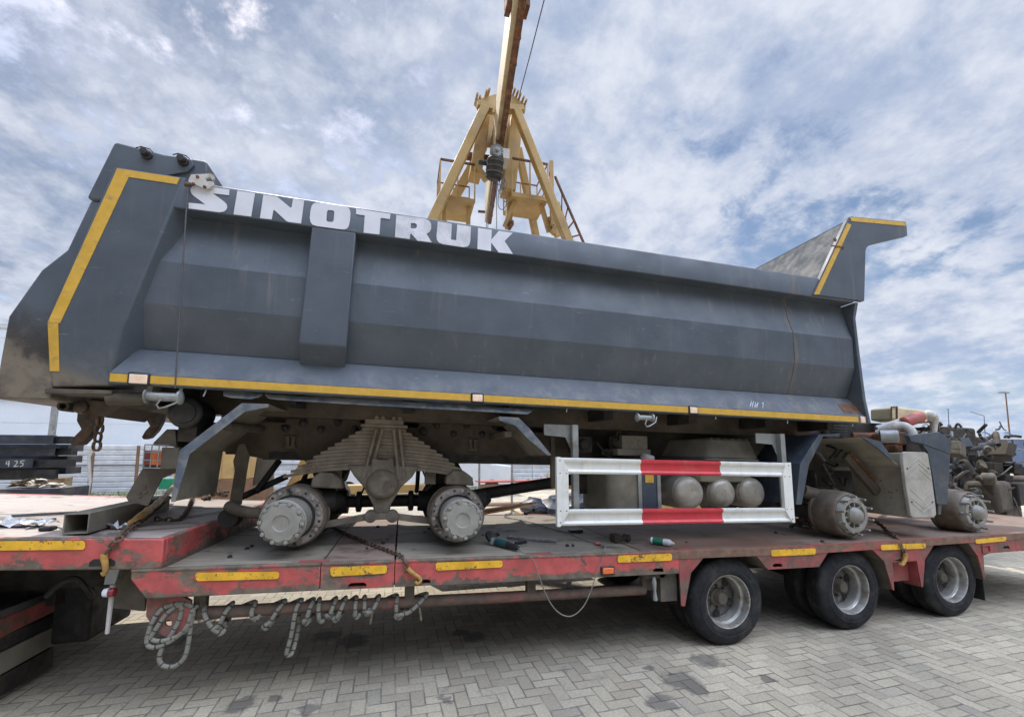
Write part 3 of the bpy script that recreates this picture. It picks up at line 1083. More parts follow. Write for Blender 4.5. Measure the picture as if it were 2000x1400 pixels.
# ---- dump body: the side shells
XA, XE = -1.985, 4.655
sect = [(.145, 3.47), (.098, 3.235), (.046, 3.06), (.050, 2.745), (.108, 2.575), (.172, 2.43)]
mb = MB(wt)
mb.prism([(y, z) for y, z in sect] + [(.24, 2.43), (.24, 3.47)], 'x', XA, XE)
body = mb.build('dump_body', 'body', TK, bevel=.006, smooth=12)
mb = MB(wt)
mb.prism([(mir(y), z) for y, z in sect] + [(mir(.24), 2.43), (mir(.24), 3.47)], 'x', XA, XE)
mb.build('far_side_shell', 'body', body, smooth=12)
# floor, bulkhead
mb = MB(wt)
mb.box(-1.98, XE, .24, mir(.24), 2.20, 2.27)
mb.build('floor', 'body', body)
# rails
RT, RB_ = 3.672, 3.452
mb = MB(wt)
mb.prism([(0, RB_), (0, RT - .02), (.012, RT), (.19, RT), (.19, RB_)], 'x', -1.66, 4.66)
rail = mb.build('top_rail', 'body', body, bevel=.008)
mb = MB(wt)
mb.prism([(mir(0), RB_), (mir(0), RT - .02), (mir(.012), RT), (mir(.19), RT), (mir(.19), RB_)], 'x', -1.66, 4.66)
mb.build('top_rail', 'body', body, bevel=.008)
# sill flange: slopes out to a lip that carries the yellow tape
fx0, fx1 = xzt(211, 735)[0], xzt(1697, 818)[0]
lipz = xzt(211, 727)[1]
lipb = xzt(211, 748)[1]
for sgn in (0, 1):
    q = (lambda y: y) if not sgn else mir
    mb = MB(wt)
    xi0, xi1 = -1.86, 4.66
    a = [(fx0, q(0), lipz), (xi0, q(.152), 2.432), (xi0, q(.24), 2.432), (fx0 - .06, q(.24), 2.20), (fx0 - .02, q(.035), lipb - .005), (fx0, q(0), lipb)]
    b = [(fx1, q(0), lipz), (xi1, q(.152), 2.432), (xi1, q(.24), 2.432), (fx1, q(.24), 2.20), (fx1, q(.035), lipb - .005), (fx1, q(0), lipb)]
    mb.loft(a, b)
    mb.build('sill_flange', 'body', body, bevel=.010, smooth=30)
# yellow tape on the lip, between the lamps
lam = [(272, 739, .062, .036), (932, 772, .050, .032), (1353, 797, .048, .032)]
lx = [lt(a, b, y=0) for a, b, c, d in lam]
zt, zb = lipz - .006, lipb + .012
edges = [fx0 + .012] + [v for p, q in zip(lx, lam) for v in (p.x - q[2], p.x + q[2])] + [lt(1676, 818, y=0).x]
for i in range(0, len(edges), 2):
    mb = MB(wt)
    mb.box(edges[i], edges[i + 1], -.003, .003, zb, zt)
    mb.build('reflective_tape', 'yellow', body)
for p, q in zip(lx, lam):
    mb = MB(wt)
    zc_ = (zt + zb) / 2
    mb.box(p.x - q[2] - .004, p.x + q[2] + .004, -.014, .01, zc_ - q[3] - .012, zc_ + q[3] + .010)
    l = mb.build('marker_lamp', 'plastic', body, bevel=.012)
    mb = MB(wt)
    mb.box(p.x - q[2] + .010, p.x + q[2] - .008, -.018, -.008, zc_ - q[3] + .002, zc_ + q[3] - .006)
    mb.build('lens', 'lamp', l, bevel=.006) if False else None
    ln = mb.build('marker_lens', 'lamp', body, bevel=.006)
p = lt(1687, 818, y=0)
mb = MB(wt)
mb.box(p.x - .045, p.x + .04, -.008, .01, zb - .006, zt + .006)
mb.build('marker_lens', 'lamp', body, bevel=.006)
# front end plate of the side wall
mb = MB(wt)
o = [(-.012, RB_), (.03, 3.29), (.02, 2.9), (.0, 2.40), (-.03, 2.16), (.24, 2.16), (.24, RB_)]
mb.prism(o, 'x', 4.662, 4.70)
mb.build('front_end_plate', 'body', body, bevel=.004)
mb = MB(wt)
mb.prism([(mir(y), z) for y, z in o], 'x', 4.662, 4.70)
mb.build('front_end_plate', 'body', body, bevel=.004)
mb = MB(wt)
mb.box(4.64, 4.70, .24, mir(.24), 2.16, RT - .002)
mb.build('bulkhead', 'body', body)
mb = MB(wt)
for (ya, za), (yb, zb2) in zip(sect, sect[1:]):
    mb.beam((SEAM_X, ya - .001, za), (SEAM_X + .004, yb - .001, zb2), .010, .006, (0, 1, 0))
mb.build('weld_seam', 'body', body)
# middle post
po = [xzt(*p) for p in ((609, 447.8), (695, 460), (677, 675), (582.8, 671.8))]
zmid = (po[2][1] + po[3][1]) / 2
mb = MB(wt)
ptx = (po[3][0] - .0, po[2][0] + .0)
pb_ = (xzt(583, 713.7, .12)[0], xzt(674, 715.5, .12)[0])
a = [(po[0][0], -.004, RB_ - .001), (po[3][0], -.004, zmid), (pb_[0] + .005, .128, 2.385), (pb_[0] + .005, .20, 2.385), (po[0][0], .20, RB_ - .001)]
b = [(po[1][0], -.004, RB_ - .001), (po[2][0], -.004, zmid), (pb_[1] - .005, .128, 2.385), (pb_[1] - .005, .20, 2.385), (po[1][0], .20, RB_ - .001)]
mb.loft(a, b)
mb.build('side_post', 'body', body, bevel=.010)
# rear pillar, leaning; a box that turns under at the bottom
q = [xzt(*p) for p in ((224, 330.6), (361.6, 348), (237.8, 643), (90.4, 631), (90.4, 757), (200, 749))]
zq = 2.535
zlow = 2.115
for sgn in (0, 1):
    f_ = (lambda y: y) if not sgn else mir
    mb = MB(wt)
    y_o, y_i, y_l = f_(-.004), f_(.24), f_(.075)
    # outer leaning face ring (tail edge -> front edge)
    top = [(q[0][0], y_o, 3.690), (q[1][0], y_o, 3.690), (q[1][0] + .02, f_(.03), 3.690), (q[1][0] + .10, y_i, 3.690), (q[0][0], y_i, 3.690)]
    mid = [(q[3][0], y_o, zq), (q[2][0], y_o, zq), (q[2][0] + .025, f_(.035), zq), (q[2][0] + .12, y_i, zq), (q[3][0], y_i, zq)]
    low = [(q[3][0] + .02, y_l, zlow), (-1.955, f_(.07), zlow + .03), (-1.945, f_(.09), zlow + .03), (-1.90, y_i, zlow + .03), (q[3][0] + .02, y_i, zlow)]
    n = 5
    vs = top + mid + low
    fs = [tuple(range(n - 1, -1, -1)), tuple(range(2 * n, 3 * n))]
    for lv in range(2):
        fs += [(lv * n + i, lv * n + (i + 1) % n, (lv + 1) * n + (i + 1) % n, (lv + 1) * n + i) for i in range(n)]
    mb.add(vs, fs)
    mb.build('rear_pillar', 'body', body, bevel=.010, smooth=25)
    if not sgn:
        # tape along the pillar
        tw = .056
        dx = .012
        pl_ = [Vector((q[0][0] + dx + .006, 0, 3.678)), Vector((q[1][0] - .03, 0, 3.678)), Vector((q[1][0] - .045, 0, 3.678 - .052)),
               Vector((q[0][0] + tw + .035, 0, 3.678 - .052)), Vector((q[3][0] + tw + dx + .01, 0, zq)), Vector((q[3][0] + dx, 0, zq))]
        mb = MB(wt)
        mb.fill([p + Vector((0, -.0075, 0)) for p in pl_], [], (0, .003, 0))
        mb.build('reflective_tape', 'yellow', body)
        mb = MB(wt)
        zl2 = 2.22
        t_ = (zq - zl2) / (zq - zlow)
        yl2 = -.004 + (.075 + .004) * t_
        v = [(q[3][0] + dx, -.0075, zq - .002), (q[3][0] + dx + tw, -.0075, zq - .002), (q[3][0] + dx + tw, yl2 - .0045, zl2), (q[3][0] + dx + .004, yl2 - .0045, zl2)]
        mb.fill(v, [], (0, .003, 0))
        mb.build('reflective_tape', 'yellow', body)
# lower edge of the pillar: a sill plate
mb = MB(wt)
mb.prism([(-2.30, zlow - .045), (-1.93, zlow - .03), (-1.93, zlow - .004), (-2.30, zlow - .012)], 'y', .05, .24)
mb.build('pillar_foot', 'mudgrey', body, bevel=.004)

# ---- tailgate: bulged skin between the pillars and hood plates at its top
tg = [xzt(x, y, .08) for x, y in ((180, 394), (134, 490), (84, 529), (20, 619), (5, 700), (-6, 765))]
tp = [(-1.93, 3.44)] + [tg[0]]
mb = MB(wt)
prof = [(-1.95, 3.46), tg[0], tg[1], tg[2], tg[3], tg[4], (tg[5][0], 2.02), (-2.28, 2.03), (-2.26, 2.5)]
mb.prism(prof, 'y', .065, mir(.065))
gate = mb.build('tailgate', 'body', TK, bevel=.012, smooth=30)
hood = [xzt(x, y, .055) for x, y in ((222, 279), (229, 277.8), (320, 301), (399, 313.5), (405, 318), (405, 352), (300, 352), (215, 392), (180, 391), (169, 385.6))]
mb = MB(wt)
mb.prism(hood, 'y', .055, mir(.055))
mb.build('tailgate_hood', 'body', gate, bevel=.014)
# hinge plate with two pins
hp = [xzt(x, y, .03) for x, y in ((228, 331), (232, 322), (285, 300), (352, 306), (374, 312), (378, 322), (366, 334), (325, 342), (300, 345))]
mb = MB(wt)
mb.prism(hp, 'y', .034, .0545)
mb.build('hinge_plate', 'body', gate, bevel=.003)
for px, py in ((287, 303), (358, 316)):
    c_ = lt(px, py, y=.03)
    mb = MB(wt)
    mb.lathe(c_, (0, -1, 0), [(-.02, .036), (.012, .036), (.016, .026), (.05, .024), (.052, .012)], 14)
    mb.tube([c_ + Vector((-.055, -.03, .022)), c_ + Vector((-.02, -.035, .035)), c_ + Vector((.03, -.03, .03)), c_ + Vector((.05, -.03, .01))], .004, 6)
    mb.build('hinge_pin', 'black', gate)
# white locking claw on the pillar corner
c_ = lt(392, 356, y=-.03)
cl = [(370, 352), (375, 343), (400, 342), (412, 341), (419, 344), (420, 351), (416, 354), (411, 347), (402, 351), (405, 356), (418, 357), (419, 364), (410, 370), (401, 371), (386, 364), (370, 358)]
mb = MB(wt)
mb.prism([xzt(x, y, -.02) for x, y in cl], 'y', -.034, -.012)
claw = mb.build('locking_claw', 'pale', body, bevel=.002)
mb = MB(wt)
for px, py in ((378, 360), (386, 346), (400, 366)):
    k_ = lt(px, py, y=-.034)
    mb.lathe(k_, (0, -1, 0), [(0, .012), (.010, .010)], 8)
mb.lathe(lt(366, 361, y=-.03), (1, 0, 0), [(-.015, .016), (.02, .012)], 10)
mb.build('claw_bolts', 'rust', claw)
# winch rope down to the roller under the lip
ra, rb = lt(367, 362, y=-.03), lt(342, 758, y=-.035)
mb = MB(wt)
mb.tube([ra, rb], .0052, 6)
mb.build('winch_rope', 'wire', body)


def roller(name, px, py, s_):
    c_ = lt(px, py, y=.03)
    mb = MB(wt)
    L_ = .115 * s_
    mb.lathe(c_ - Vector((L_, 0, 0)), (1, 0, 0), [(0, .024 * s_), (.012, .05 * s_), (.02, .05 * s_), (.024, .030 * s_), (L_ * 2 - .03, .030 * s_), (L_ * 2 - .024, .048 * s_),
                                                  (L_ * 2 - .01, .048 * s_), (L_ * 2, .02 * s_)], 20)
    r_ = mb.build('sheet_roller', 'gsteel', body)
    mb = MB(wt)
    for sx in (-1, 1):
        mb.beam(c_ + Vector((sx * L_ * .85, .0, 0)), c_ + Vector((sx * L_ * .75, .03, .12 * s_)), .018, .022)
    mb.beam(c_ + Vector((-L_ * .8, .03, .115 * s_)), c_ + Vector((L_ * .8, .03, .115 * s_)), .018, .018)
    mb.tube([c_ + Vector((0, -.035, -.02)), c_ + Vector((-.02, -.04, -.06)), c_ + Vector((-.005, -.04, -.085)), c_ + Vector((.03, -.04, -.075)), c_ + Vector((.09, -.03, -.04)), c_ + Vector((.11, -.02, .01))], .006, 6)
    mb.build('roller_bracket', 'gsteel', r_)


roller('sheet_roller', 320, 775, 1.0)
roller('sheet_roller', 1259, 815.5, .80)
# pale lip bent down under the tape
for pts in ([(432, 760), (470, 763), (511, 768), (505, 774), (490, 778), (450, 775), (436, 771)],
            [(514, 768), (600, 774), (800, 784), (1000, 796), (1036, 798), (1040, 802), (1030, 808), (900, 800), (700, 789), (545, 779), (524, 776)]):
    mb = MB(wt)
    loop = [lt(x, y, y=.045 if y > 772 and False else .04) for x, y in pts]
    m_ = sum(p.z for p in loop) / len(loop)
    loop = [Vector((p.x, .05 - (p.z - m_) * -.8, p.z)) for p in loop]
    mb.fill(loop, [], (0, .006, -.008))
    mb.build('bent_lip', 'grey', body, bevel=.002)
# small tie hooks under the lip
for px, py in ((400, 768), (1107, 800), (1398, 814), (1538, 823), (1665, 828)):
    c_ = lt(px, py, y=.02)
    mb = MB(wt)
    mb.tube([c_ + Vector((.004, .01, .03)), c_ + Vector((0, 0, 0)), c_ + Vector((-.006, -.004, -.022))], .005, 6)
    mb.build('tie_hook', 'gsteel', body)
# the welded repair patch and chalk scribble on the sill
mb = MB(wt)


def flange_pt(px, py):
    """on the sloping sill face"""
    y = .07
    for _ in range(8):
        p = lt(px, py, y=y)
        y = .152 * (p.z - lipz) / (2.432 - lipz)
    return Vector((p.x, y - .003, p.z + .001))


mb.fill([flange_pt(*p) for p in ((1635, 788), (1668, 789), (1682, 809), (1648, 806))], [], (0, .002, .001))
mb.build('repair_patch', 'rust', body)
mb = MB(wt)
for st in ([(1467, 784), (1464, 795)], [(1471, 784), (1468, 796)], [(1464, 790), (1471, 790)], [(1475, 786), (1473, 796)], [(1480, 786), (1477, 797)], [(1474, 795), (1480, 787)],
           [(1487, 789), (1490, 786), (1489, 797)]):
    for a, b in zip(st, st[1:]):
        mb.tube([flange_pt(*a) + Vector((0, -.001, 0)), flange_pt(*b) + Vector((0, -.001, 0))], .0028, 5)
mb.build('chalk_marks', 'letter2', body)

# ---- lettering on the rail
LT = {}
c1 = lambda u, v: (350 + u / 5, 340 + v / 5)
c2 = lambda u, v: (700 + u / 5, 380 + v / 5)
letters = [
    (c1, [(110, 168), (112, 145), (126, 122), (165, 106), (490, 152), (487, 207), (325, 188), (440, 270), (462, 295), (469, 322), (460, 347), (438, 366), (390, 373), (92, 335), (92, 280), (255, 297), (140, 212), (118, 190)], [], 'letter2'),
    (c1, [(568, 163), (740, 188), (702, 415), (530, 393)], [], 'letter2'),
    (c1, [(822, 202), (940, 219), (962, 226), (1085, 328), (1097, 326), (1112, 243), (1220, 260), (1190, 483), (1070, 468), (1045, 458), (930, 352), (918, 355), (903, 443), (788, 430)], [], 'letter2'),
    (c1, [(1292, 315), (1305, 294), (1330, 281), (1385, 281), (1610, 312), (1645, 323), (1665, 345), (1673, 380), (1668, 450), (1655, 510), (1640, 532), (1612, 541), (1570, 538), (1340, 507), (1302, 494), (1283, 470), (1275, 430), (1280, 370)],
     [[(1455, 352), (1498, 355), (1513, 364), (1515, 385), (1508, 455), (1496, 469), (1452, 466), (1438, 455), (1438, 430), (1443, 370)]], 'letter2'),
    (c2, [(-23, 138), (313, 190), (308, 240), (217, 228), (205, 390), (50, 372), (62, 205), (-23, 192)], [], 'letter2'),
    (c2, [(370, 200), (500, 216), (650, 236), (690, 255), (710, 285), (711, 330), (700, 360), (665, 385), (717, 467), (577, 450), (515, 382), (507, 385), (502, 435), (357, 415)],
     [[(513, 277), (552, 280), (570, 292), (572, 312), (562, 328), (545, 333), (510, 329)]], 'letter'),
    (c2, [(775, 262), (912, 285), (905, 440), (955, 447), (965, 293), (1100, 312), (1093, 450), (1085, 485), (1068, 506), (1030, 514), (830, 485), (785, 468), (766, 440), (763, 400)], [], 'letter'),
    (c2, [(1168, 325), (1303, 345), (1298, 442), (1372, 355), (1508, 375), (1428, 455), (1510, 580), (1370, 565), (1297, 470), (1295, 552), (1162, 532)], [], 'letter2'),
]
for cf, o_, hs, m_ in letters:
    mb = MB(wt)
    f3 = lambda L_: [lt(*cf(*p), y=-.004) for p in L_]
    mb.fill(f3(o_), [f3(h) for h in hs], (0, .003, 0))
    mb.build('letter', m_, body)

# ---- front canopy: two cheeks, the leaning bulkhead plate and the roof
ck = [(1587, 575), (1654, 431), (1657, 425), (1662, 423), (1768.5, 433), (1771, 444), (1772, 460.5), (1700, 477.5), (1693, 483), (1690.5, 490), (1688, 588)]
cz = [xzt(*p, y=-.01) for p in ck]
for sgn in (0, 1):
    f_ = (lambda y: y) if not sgn else mir
    mb = MB(wt)
    mb.prism(cz, 'y', f_(-.012), f_(.035))
    mb.build('canopy_cheek', 'body', body, bevel=.004)
mb = MB(wt)
mb.prism([(cz[0][0] + .06, cz[0][1]), (cz[1][0] + .012, cz[1][1]), (cz[1][0] + .03, cz[1][1]), (cz[0][0] + .10, cz[0][1])], 'y', .036, mir(.036))
mb.build('canopy_bulkhead', 'inner', body)
mb = MB(wt)
mb.prism([(cz[3][0] + .01, cz[3][1] - .012), (cz[4][0] - .01, cz[4][1] - .012), (cz[4][0] - .01, cz[4][1] - .028), (cz[3][0] + .01, cz[3][1] - .03)], 'y', .036, mir(.036))
mb.build('canopy_roof', 'body', body)
tl = [xzt(*p, y=-.015) for p in ((1590, 575), (1600, 575), (1663, 439), (1655, 436))]
mb = MB(wt)
mb.fill([(a, -.0155, b) for a, b in tl], [], (0, .003, 0))
mb.build('reflective_tape', 'yellow', body)
tl = [xzt(*p, y=-.015) for p in ((1660, 424), (1768, 434), (1769, 441.5), (1663, 432))]
mb = MB(wt)
mb.fill([(a, -.0155, b) for a, b in tl], [], (0, .003, 0))
mb.build('reflective_tape', 'yellow', body)
mb = MB(wt)
a_ = lt(1632, 478, y=-.02)
mb.beam(a_ + Vector((-.06, 0, -.02)), a_ + Vector((.12, 0, -.01)), .010, .010)
mb.lathe(a_ + Vector((.005, .006, .06)), (0, -1, 0), [(0, .024), (.008, .014)], 10)
mb.build('broken_bracket', 'rust', body)

# ---- under the body: hoist frame, cross beams, exhaust elbow
mb = MB(wt)
mb.box(-1.9, 4.6, .56, .68, 2.02, 2.20)
mb.build('body_bearer', 'frame', body)
mb = MB(wt)
mb.box(-1.9, 4.6, mir(.68), mir(.56), 2.02, 2.20)
mb.build('body_bearer', 'frame', body)
for x in (-1.7, -.9, 0, .9, 1.8, 2.7, 3.6, 4.4):
    mb = MB(wt)
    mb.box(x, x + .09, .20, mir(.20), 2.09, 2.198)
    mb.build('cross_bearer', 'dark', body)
e0 = lt(212, 778, y=.10)
mb = MB(wt)
pth = smooth_path([e0, e0 + Vector((.10, 0, .005)), e0 + Vector((.20, .005, .012)), e0 + Vector((.245, .01, .05)), e0 + Vector((.25, .012, .12))], 5)
mb.tube(pth, .045, 16)
mb.build('heating_elbow', 'mudgrey', body)

# ---- chassis frame rails
FT = 1.985
FBt = 1.66
for (ya, yb) in ((.84, .855), (mir(.855), mir(.84))):
    mb = MB(wt)
    x_f = 7.0
    mb.prism([(-1.55, FBt + .06), (-1.2, FBt), (x_f, FBt), (x_f, FT - .16), (3.9, FT - .10), (3.6, FT), (-1.55, FT)], 'y', ya, yb)
    fy = 1 if ya < 1.25 else -1
    mb.box(-1.2, x_f, ya if fy > 0 else yb - .085, ya + .085 if fy > 0 else yb, FBt - .01, FBt)
    mb.build('frame_rail', 'frame', TK, bevel=.003)
for x in (-1.5, -.85, -.2, .5, 1.6, 2.9, 4.2, 5.4, 6.8):
    mb = MB(wt)
    mb.box(x, x + .12, .86, mir(.86), FBt + .03, FT - .18)
    mb.build('cross_member', 'dark', TK)
# bolted reinforcement plates with big bolt heads
mb = MB(wt)
pp = [lt(x, y, y=.83) for x, y in ((548, 852), (560, 818), (700, 815), (712, 850), (640, 895), (600, 905))]
mb.fill(pp, [], (0, .008, 0))
mb.build('gusset_plate', 'frame', TK)
mb = MB(wt)
pp = [lt(x, y, y=.83) for x, y in ((808, 850), (822, 820), (945, 824), (985, 850), (960, 890), (850, 880))]
mb.fill(pp, [], (0, .008, 0))
mb.build('gusset_plate', 'frame', TK)
for px, py, r in ((558, 836, .030), (593, 826, .034), (627, 838, .028), (660, 824, .030), (693, 838, .028), (826, 842, .034), (853, 831, .026), (886, 847, .026),
                  (911, 833, .026), (941, 848, .028), (966, 834, .022)):
    c_ = lt(px, py, y=.825)
    mb = MB(wt)
    mb.lathe(c_ + Vector((0, .006, 0)), (0, -1, 0), [(0, r * 1.35), (.004, r * 1.2), (.008, r)], 11, wob=lambda a: 1 + .12 * sin(3 * a + px))
    mb.lathe(c_, (0, -1, 0), [(0, r * .75), (.030, r * .7), (.034, r * .4)], 6)
    mb.build('frame_bolt', 'black', TK)
for px, py in ((567, 862), (924, 868)):
    c_ = lt(px, py, y=.80)
    mb = MB(wt)
    for sx in (-1, 1):
        mb.prism([(c_.x + sx * .045, c_.z + .05), (c_.x + sx * .030, c_.z - .05), (c_.x + sx * .006, c_.z - .05), (c_.x + sx * .010, c_.z + .05)], 'y', .80, .835)
    mb.box(c_.x - .045, c_.x + .045, .805, .835, c_.z - .062, c_.z - .035)
    mb.box(c_.x - .06, c_.x + .06, .81, .835, c_.z + .045, c_.z + .055)
    mb.build('spring_bump_stop', 'mudgrey', TK, bevel=.003)
# oil-dark lower edge is a separate wet film on the rail
mb = MB(wt)
random.seed(3)
top = []
xx = -1.15
while xx < 1.6:
    top.append((xx, FBt + .05 + .035 * random.random() + (.05 if .35 < xx < .5 else 0)))
    xx += .06
mb.prism([(-1.15, FBt + .002), (1.6, FBt + .002)] + top[::-1], 'y', .8365, .841)
mb.build('oil_film', 'black', TK)

# ---- leaf spring pack (near and far), with U-bolts, trunnion and torque rods
sy0, sy1 = .56, .66


def spring(y0, y1):
    px_l = [705, 690, 679, 668, 657, 646, 635, 624, 612, 598, 570]
    n = 12
    xc = lt(750, 870, y=.6).x
    zt_ = 1.955
    th = .0305
    first = None
    for i in range(n):
        half = .19 + (.80 - .19) * (i / (n - 1)) ** 1.02
        z1 = zt_ - i * th
        z0 = z1 - th + .0014
        ends = []
        mb = MB(wt)
        # leaves droop towards their tips
        sag = lambda d: -.16 * (d / .80) ** 2.2 * .55
        N_ = 14
        up_, dn_ = [], []
        for k in range(N_ + 1):
            d = -half + 2 * half * k / N_
            tk = 1.0 if abs(d) < half * .93 else .85
            up_.append((xc + d, z1 + sag(abs(d)) - (th * .2 if tk < 1 else 0)))
            dn_.append((xc + d, z0 + sag(abs(d))))
        mb.prism(up_ + dn_[::-1], 'y', y0, y1)
        o = mb.build('leaf', 'spring', None if first is None else first, bevel=.003, smooth=40)
        if first is None:
            first = o
    return first, xc, zt_ - n * th


lsp, xc, zsb = spring(sy0, sy1)
lsp.name = 'leaf_spring'
lsp.parent = TK
lsp.matrix_parent_inverse = base_inv(TK)
l2, _, _ = spring(mir(sy1), mir(sy0))
l2.name = 'leaf_spring'
l2.parent = TK
l2.matrix_parent_inverse = base_inv(TK)
# top clamp plates
for sgn, ya, yb in ((0, sy0 - .02, sy1 + .02),):
    mb = MB(wt)
    mb.box(xc - .20, xc + .20, ya, yb, 1.956, 1.985)
    mb.box(xc - .165, xc + .165, ya + .005, yb - .005, 1.986, 2.03)
    mb.build('spring_clamp', 'spring', lsp, bevel=.006)
ub = [((735, 838), (711, 928)), ((747, 838), (722, 930)), ((769, 838), (778, 930)), ((780.5, 838), (790, 928))]
for a, b in ub:
    p0, p1 = lt(*a, y=.535), lt(*b, y=.535)
    mb = MB(wt)
    mb.tube([p0, p1], .0145, 10)
    mb.lathe(p1, (p1 - p0).normalized(), [(-.03, .022), (.0, .022), (.03, .014)], 6)
    mb.tube([(p0.x, .56, 2.03), (p0.x, .56, 2.06)], .013, 8)
    mb.lathe((p0.x, .56, 2.03), (0, 0, 1), [(0, .022), (.018, .022)], 6)
    mb.build('u_bolt', 'spring', lsp)
# trunnion bracket: a shield that narrows to a foot
cx_, cz_ = lt(747, 945, y=.52).x, lt(747, 945, y=.52).z
zt2 = 1.625
sh = [(cx_ - .30, zt2 - .0), (cx_ - .235, zt2 - .10), (cx_ - .155, zt2 - .19), (cx_ - .075, cz_ - .18), (cx_ - .065, cz_ - .255), (cx_ + .065, cz_ - .255), (cx_ + .075, cz_ - .18),
      (cx_ + .155, zt2 - .19), (cx_ + .25, zt2 - .10), (cx_ + .31, zt2 - .0), (cx_ + .10, zt2 + .0), (cx_ - .10, zt2)]
mb = MB(wt)
mb.prism(sh, 'y', .53, .64)
tru = mb.build('trunnion_bracket', 'trunnion', TK, bevel=.014)
mb = MB(wt)
mb.prism([(cx_ - .105, cz_ - .06), (cx_ + .105, cz_ - .06), (cx_ + .085, zt2 + .06), (cx_ + .045, zt2 + .065), (cx_ + .04, zt2 + .05), (cx_ - .05, zt2 + .05), (cx_ - .055, zt2 + .065), (cx_ - .09, zt2 + .06)], 'y', .505, .53)
mb.build('trunnion_web', 'trunnion', tru, bevel=.006)
mb = MB(wt)
mb.lathe((cx_, .53, cz_), (0, -1, 0), [(0, .135), (.02, .132), (.045, .118), (.055, .105), (.06, .092), (.054, .08), (.058, .04), (.062, .0)], 30)
mb.build('trunnion_cap', 'trunnion', tru)
mb = MB(wt)
mb.box(cx_ - .055, cx_ + .055, .50, .62, cz_ - .30, cz_ - .245)
mb.build('rod_saddle', 'trunnion', tru, bevel=.012)
for sx, (ex, ez) in ((-1, (-.86, 1.07)), (1, (.52, 1.10))):
    e = Vector((cx_ + sx * .09, .55, cz_ - .275))
    mb = MB(wt)
    mb.lathe(e + Vector((0, .05, 0)), (0, -1, 0), [(0, .052), (.10, .052), (.105, .040), (.108, .0)], 18)
    mb.beam(e + Vector((sx * .03, 0, -.005)), (ex, .60, ez), .05, .055)
    mb.build('torque_rod', 'trunnion', TK, bevel=.006)
# spring seats on the axles and rebound brackets
for px, py in ((640, 940), (898, 935)):
    c_ = lt(px, py, y=.55)
    mb = MB(wt)
    mb.prism([(c_.x - .13, c_.z - .05), (c_.x + .13, c_.z - .06), (c_.x + .11, c_.z + .02), (c_.x + .03, c_.z + .075), (c_.x - .06, c_.z + .08), (c_.x - .12, c_.z + .03)], 'y', .52, .70)
    mb.build('spring_seat', 'trunnion', TK, bevel=.014)
for px, py in ((656, 930), (840, 930)):
    c_ = lt(px, py, y=.70)
    mb = MB(wt)
    mb.box(c_.x - .05, c_.x + .05, .66, .72, c_.z - .07, FBt)
    mb.build('rebound_bracket', 'trunnion', TK, bevel=.004)


# ---- rear planetary hubs with brake drums
def rear_hub(px, py, ph):
    c_ = lt(px, py, y=.085)
    o = Vector((c_.x, .085, c_.z))
    mb = MB(wt)
    drum = [(.350, .0), (.350, .170), (.352, .222), (.358, .236), (.372, .246), (.40, .250), (.47, .250), (.475, .242), (.55, .242), (.555, .252), (.575, .252), (.58, .20)]
    mb.lathe(o, (0, 1, 0), drum, 48)
    d_ = mb.build('brake_drum', 'drum', TK, smooth=30)
    mb = MB(wt)
    mb.lathe(o, (0, 1, 0), [(.330, .174), (.326, .178), (.326, .226), (.332, .232), (.351, .232)], 44, cap=False)
    mb.build('wheel_flange', 'flange', d_)
    mb = MB(wt)
    mb.lathe(o + Vector((0, .338, 0)), (0, -1, 0), [(0, .178), (.004, .174)], 40)
    mb.build('seal_gap', 'black', d_)
    mb = MB(wt)
    mb.lathe(o, (0, 1, 0), [(.335, .150), (.30, .158), (.28, .160), (.11, .157), (.10, .164), (.055, .164), (.050, .156), (.024, .154), (.012, .149)], 44, cap=False)
    mb.lathe(o, (0, 1, 0), [(.020, .151), (.018, .146), (.014, .133), (.002, .128), (.002, .092)], 80, cap=False,
             wob=lambda a: 1 + .05 * cos(10 * a + ph))
    mb.lathe(o, (0, 1, 0), [(.0018, .098), (.0018, .060), (.009, .052), (.010, .034), (.012, .0)], 48, cap=False)
    mb.build('hub_cap', 'hub', d_, smooth=35)
    for k in range(10):
        a = 2 * pi * k / 10 + .31 - ph / 10 + pi / 10
        mb = MB(wt)
        mb.lathe(o + Vector((cos(a) * .142, .013, sin(a) * .142)), (0, -1, 0), [(0, .016), (.012, .015), (.014, .008)], 8)
        mb.build('cap_bolt', 'hub', d_)
    for k in range(20):
        a = 2 * pi * k / 20 + .15
        mb = MB(wt)
        if k % 2:
            mb.lathe(o + Vector((cos(a) * .208, .328, sin(a) * .208)), (0, -1, 0), [(0, .011), (.003, .011)], 10)
            mb.build('stud_hole', 'black', d_)
        else:
            mb.lathe(o + Vector((cos(a) * .208, .328, sin(a) * .208)), (0, -1, 0), [(0, .017), (.012, .015), (.014, .007)], 6)
            mb.build('wheel_stud', 'stud', d_)
    return o


oA = rear_hub(548, 1022, .4)
oB = rear_hub(904, 1016, 1.2)
for o in (oA, oB):
    mb = MB(wt)
    prof = [(.62, .10), (.66, .095), (.80, .11), (.96, .22), (1.08, .27), (1.32, .27), (1.45, .21), (1.65, .11), (1.95, .095)]
    mb.lathe(Vector((o.x, 0, o.z)), (0, 1, 0), prof, 22)
    mb.build('axle_housing', 'dark', TK)
    mb = MB(wt)
    mb.lathe(Vector((o.x, mir(.55), o.z)), (0, 1, 0), [(0, .255), (.2, .262), (.22, .15), (.40, .15)], 30)
    mb.build('far_drum', 'drum', TK)
    mb = MB(wt)
    mb.lathe(Vector((o.x + .22, .72, o.z + .10)), (1, .3, 0), [(-.08, .06), (-.06, .095), (.05, .10), (.10, .06), (.14, .03)], 18)
    mb.build('brake_chamber', 'black', TK)
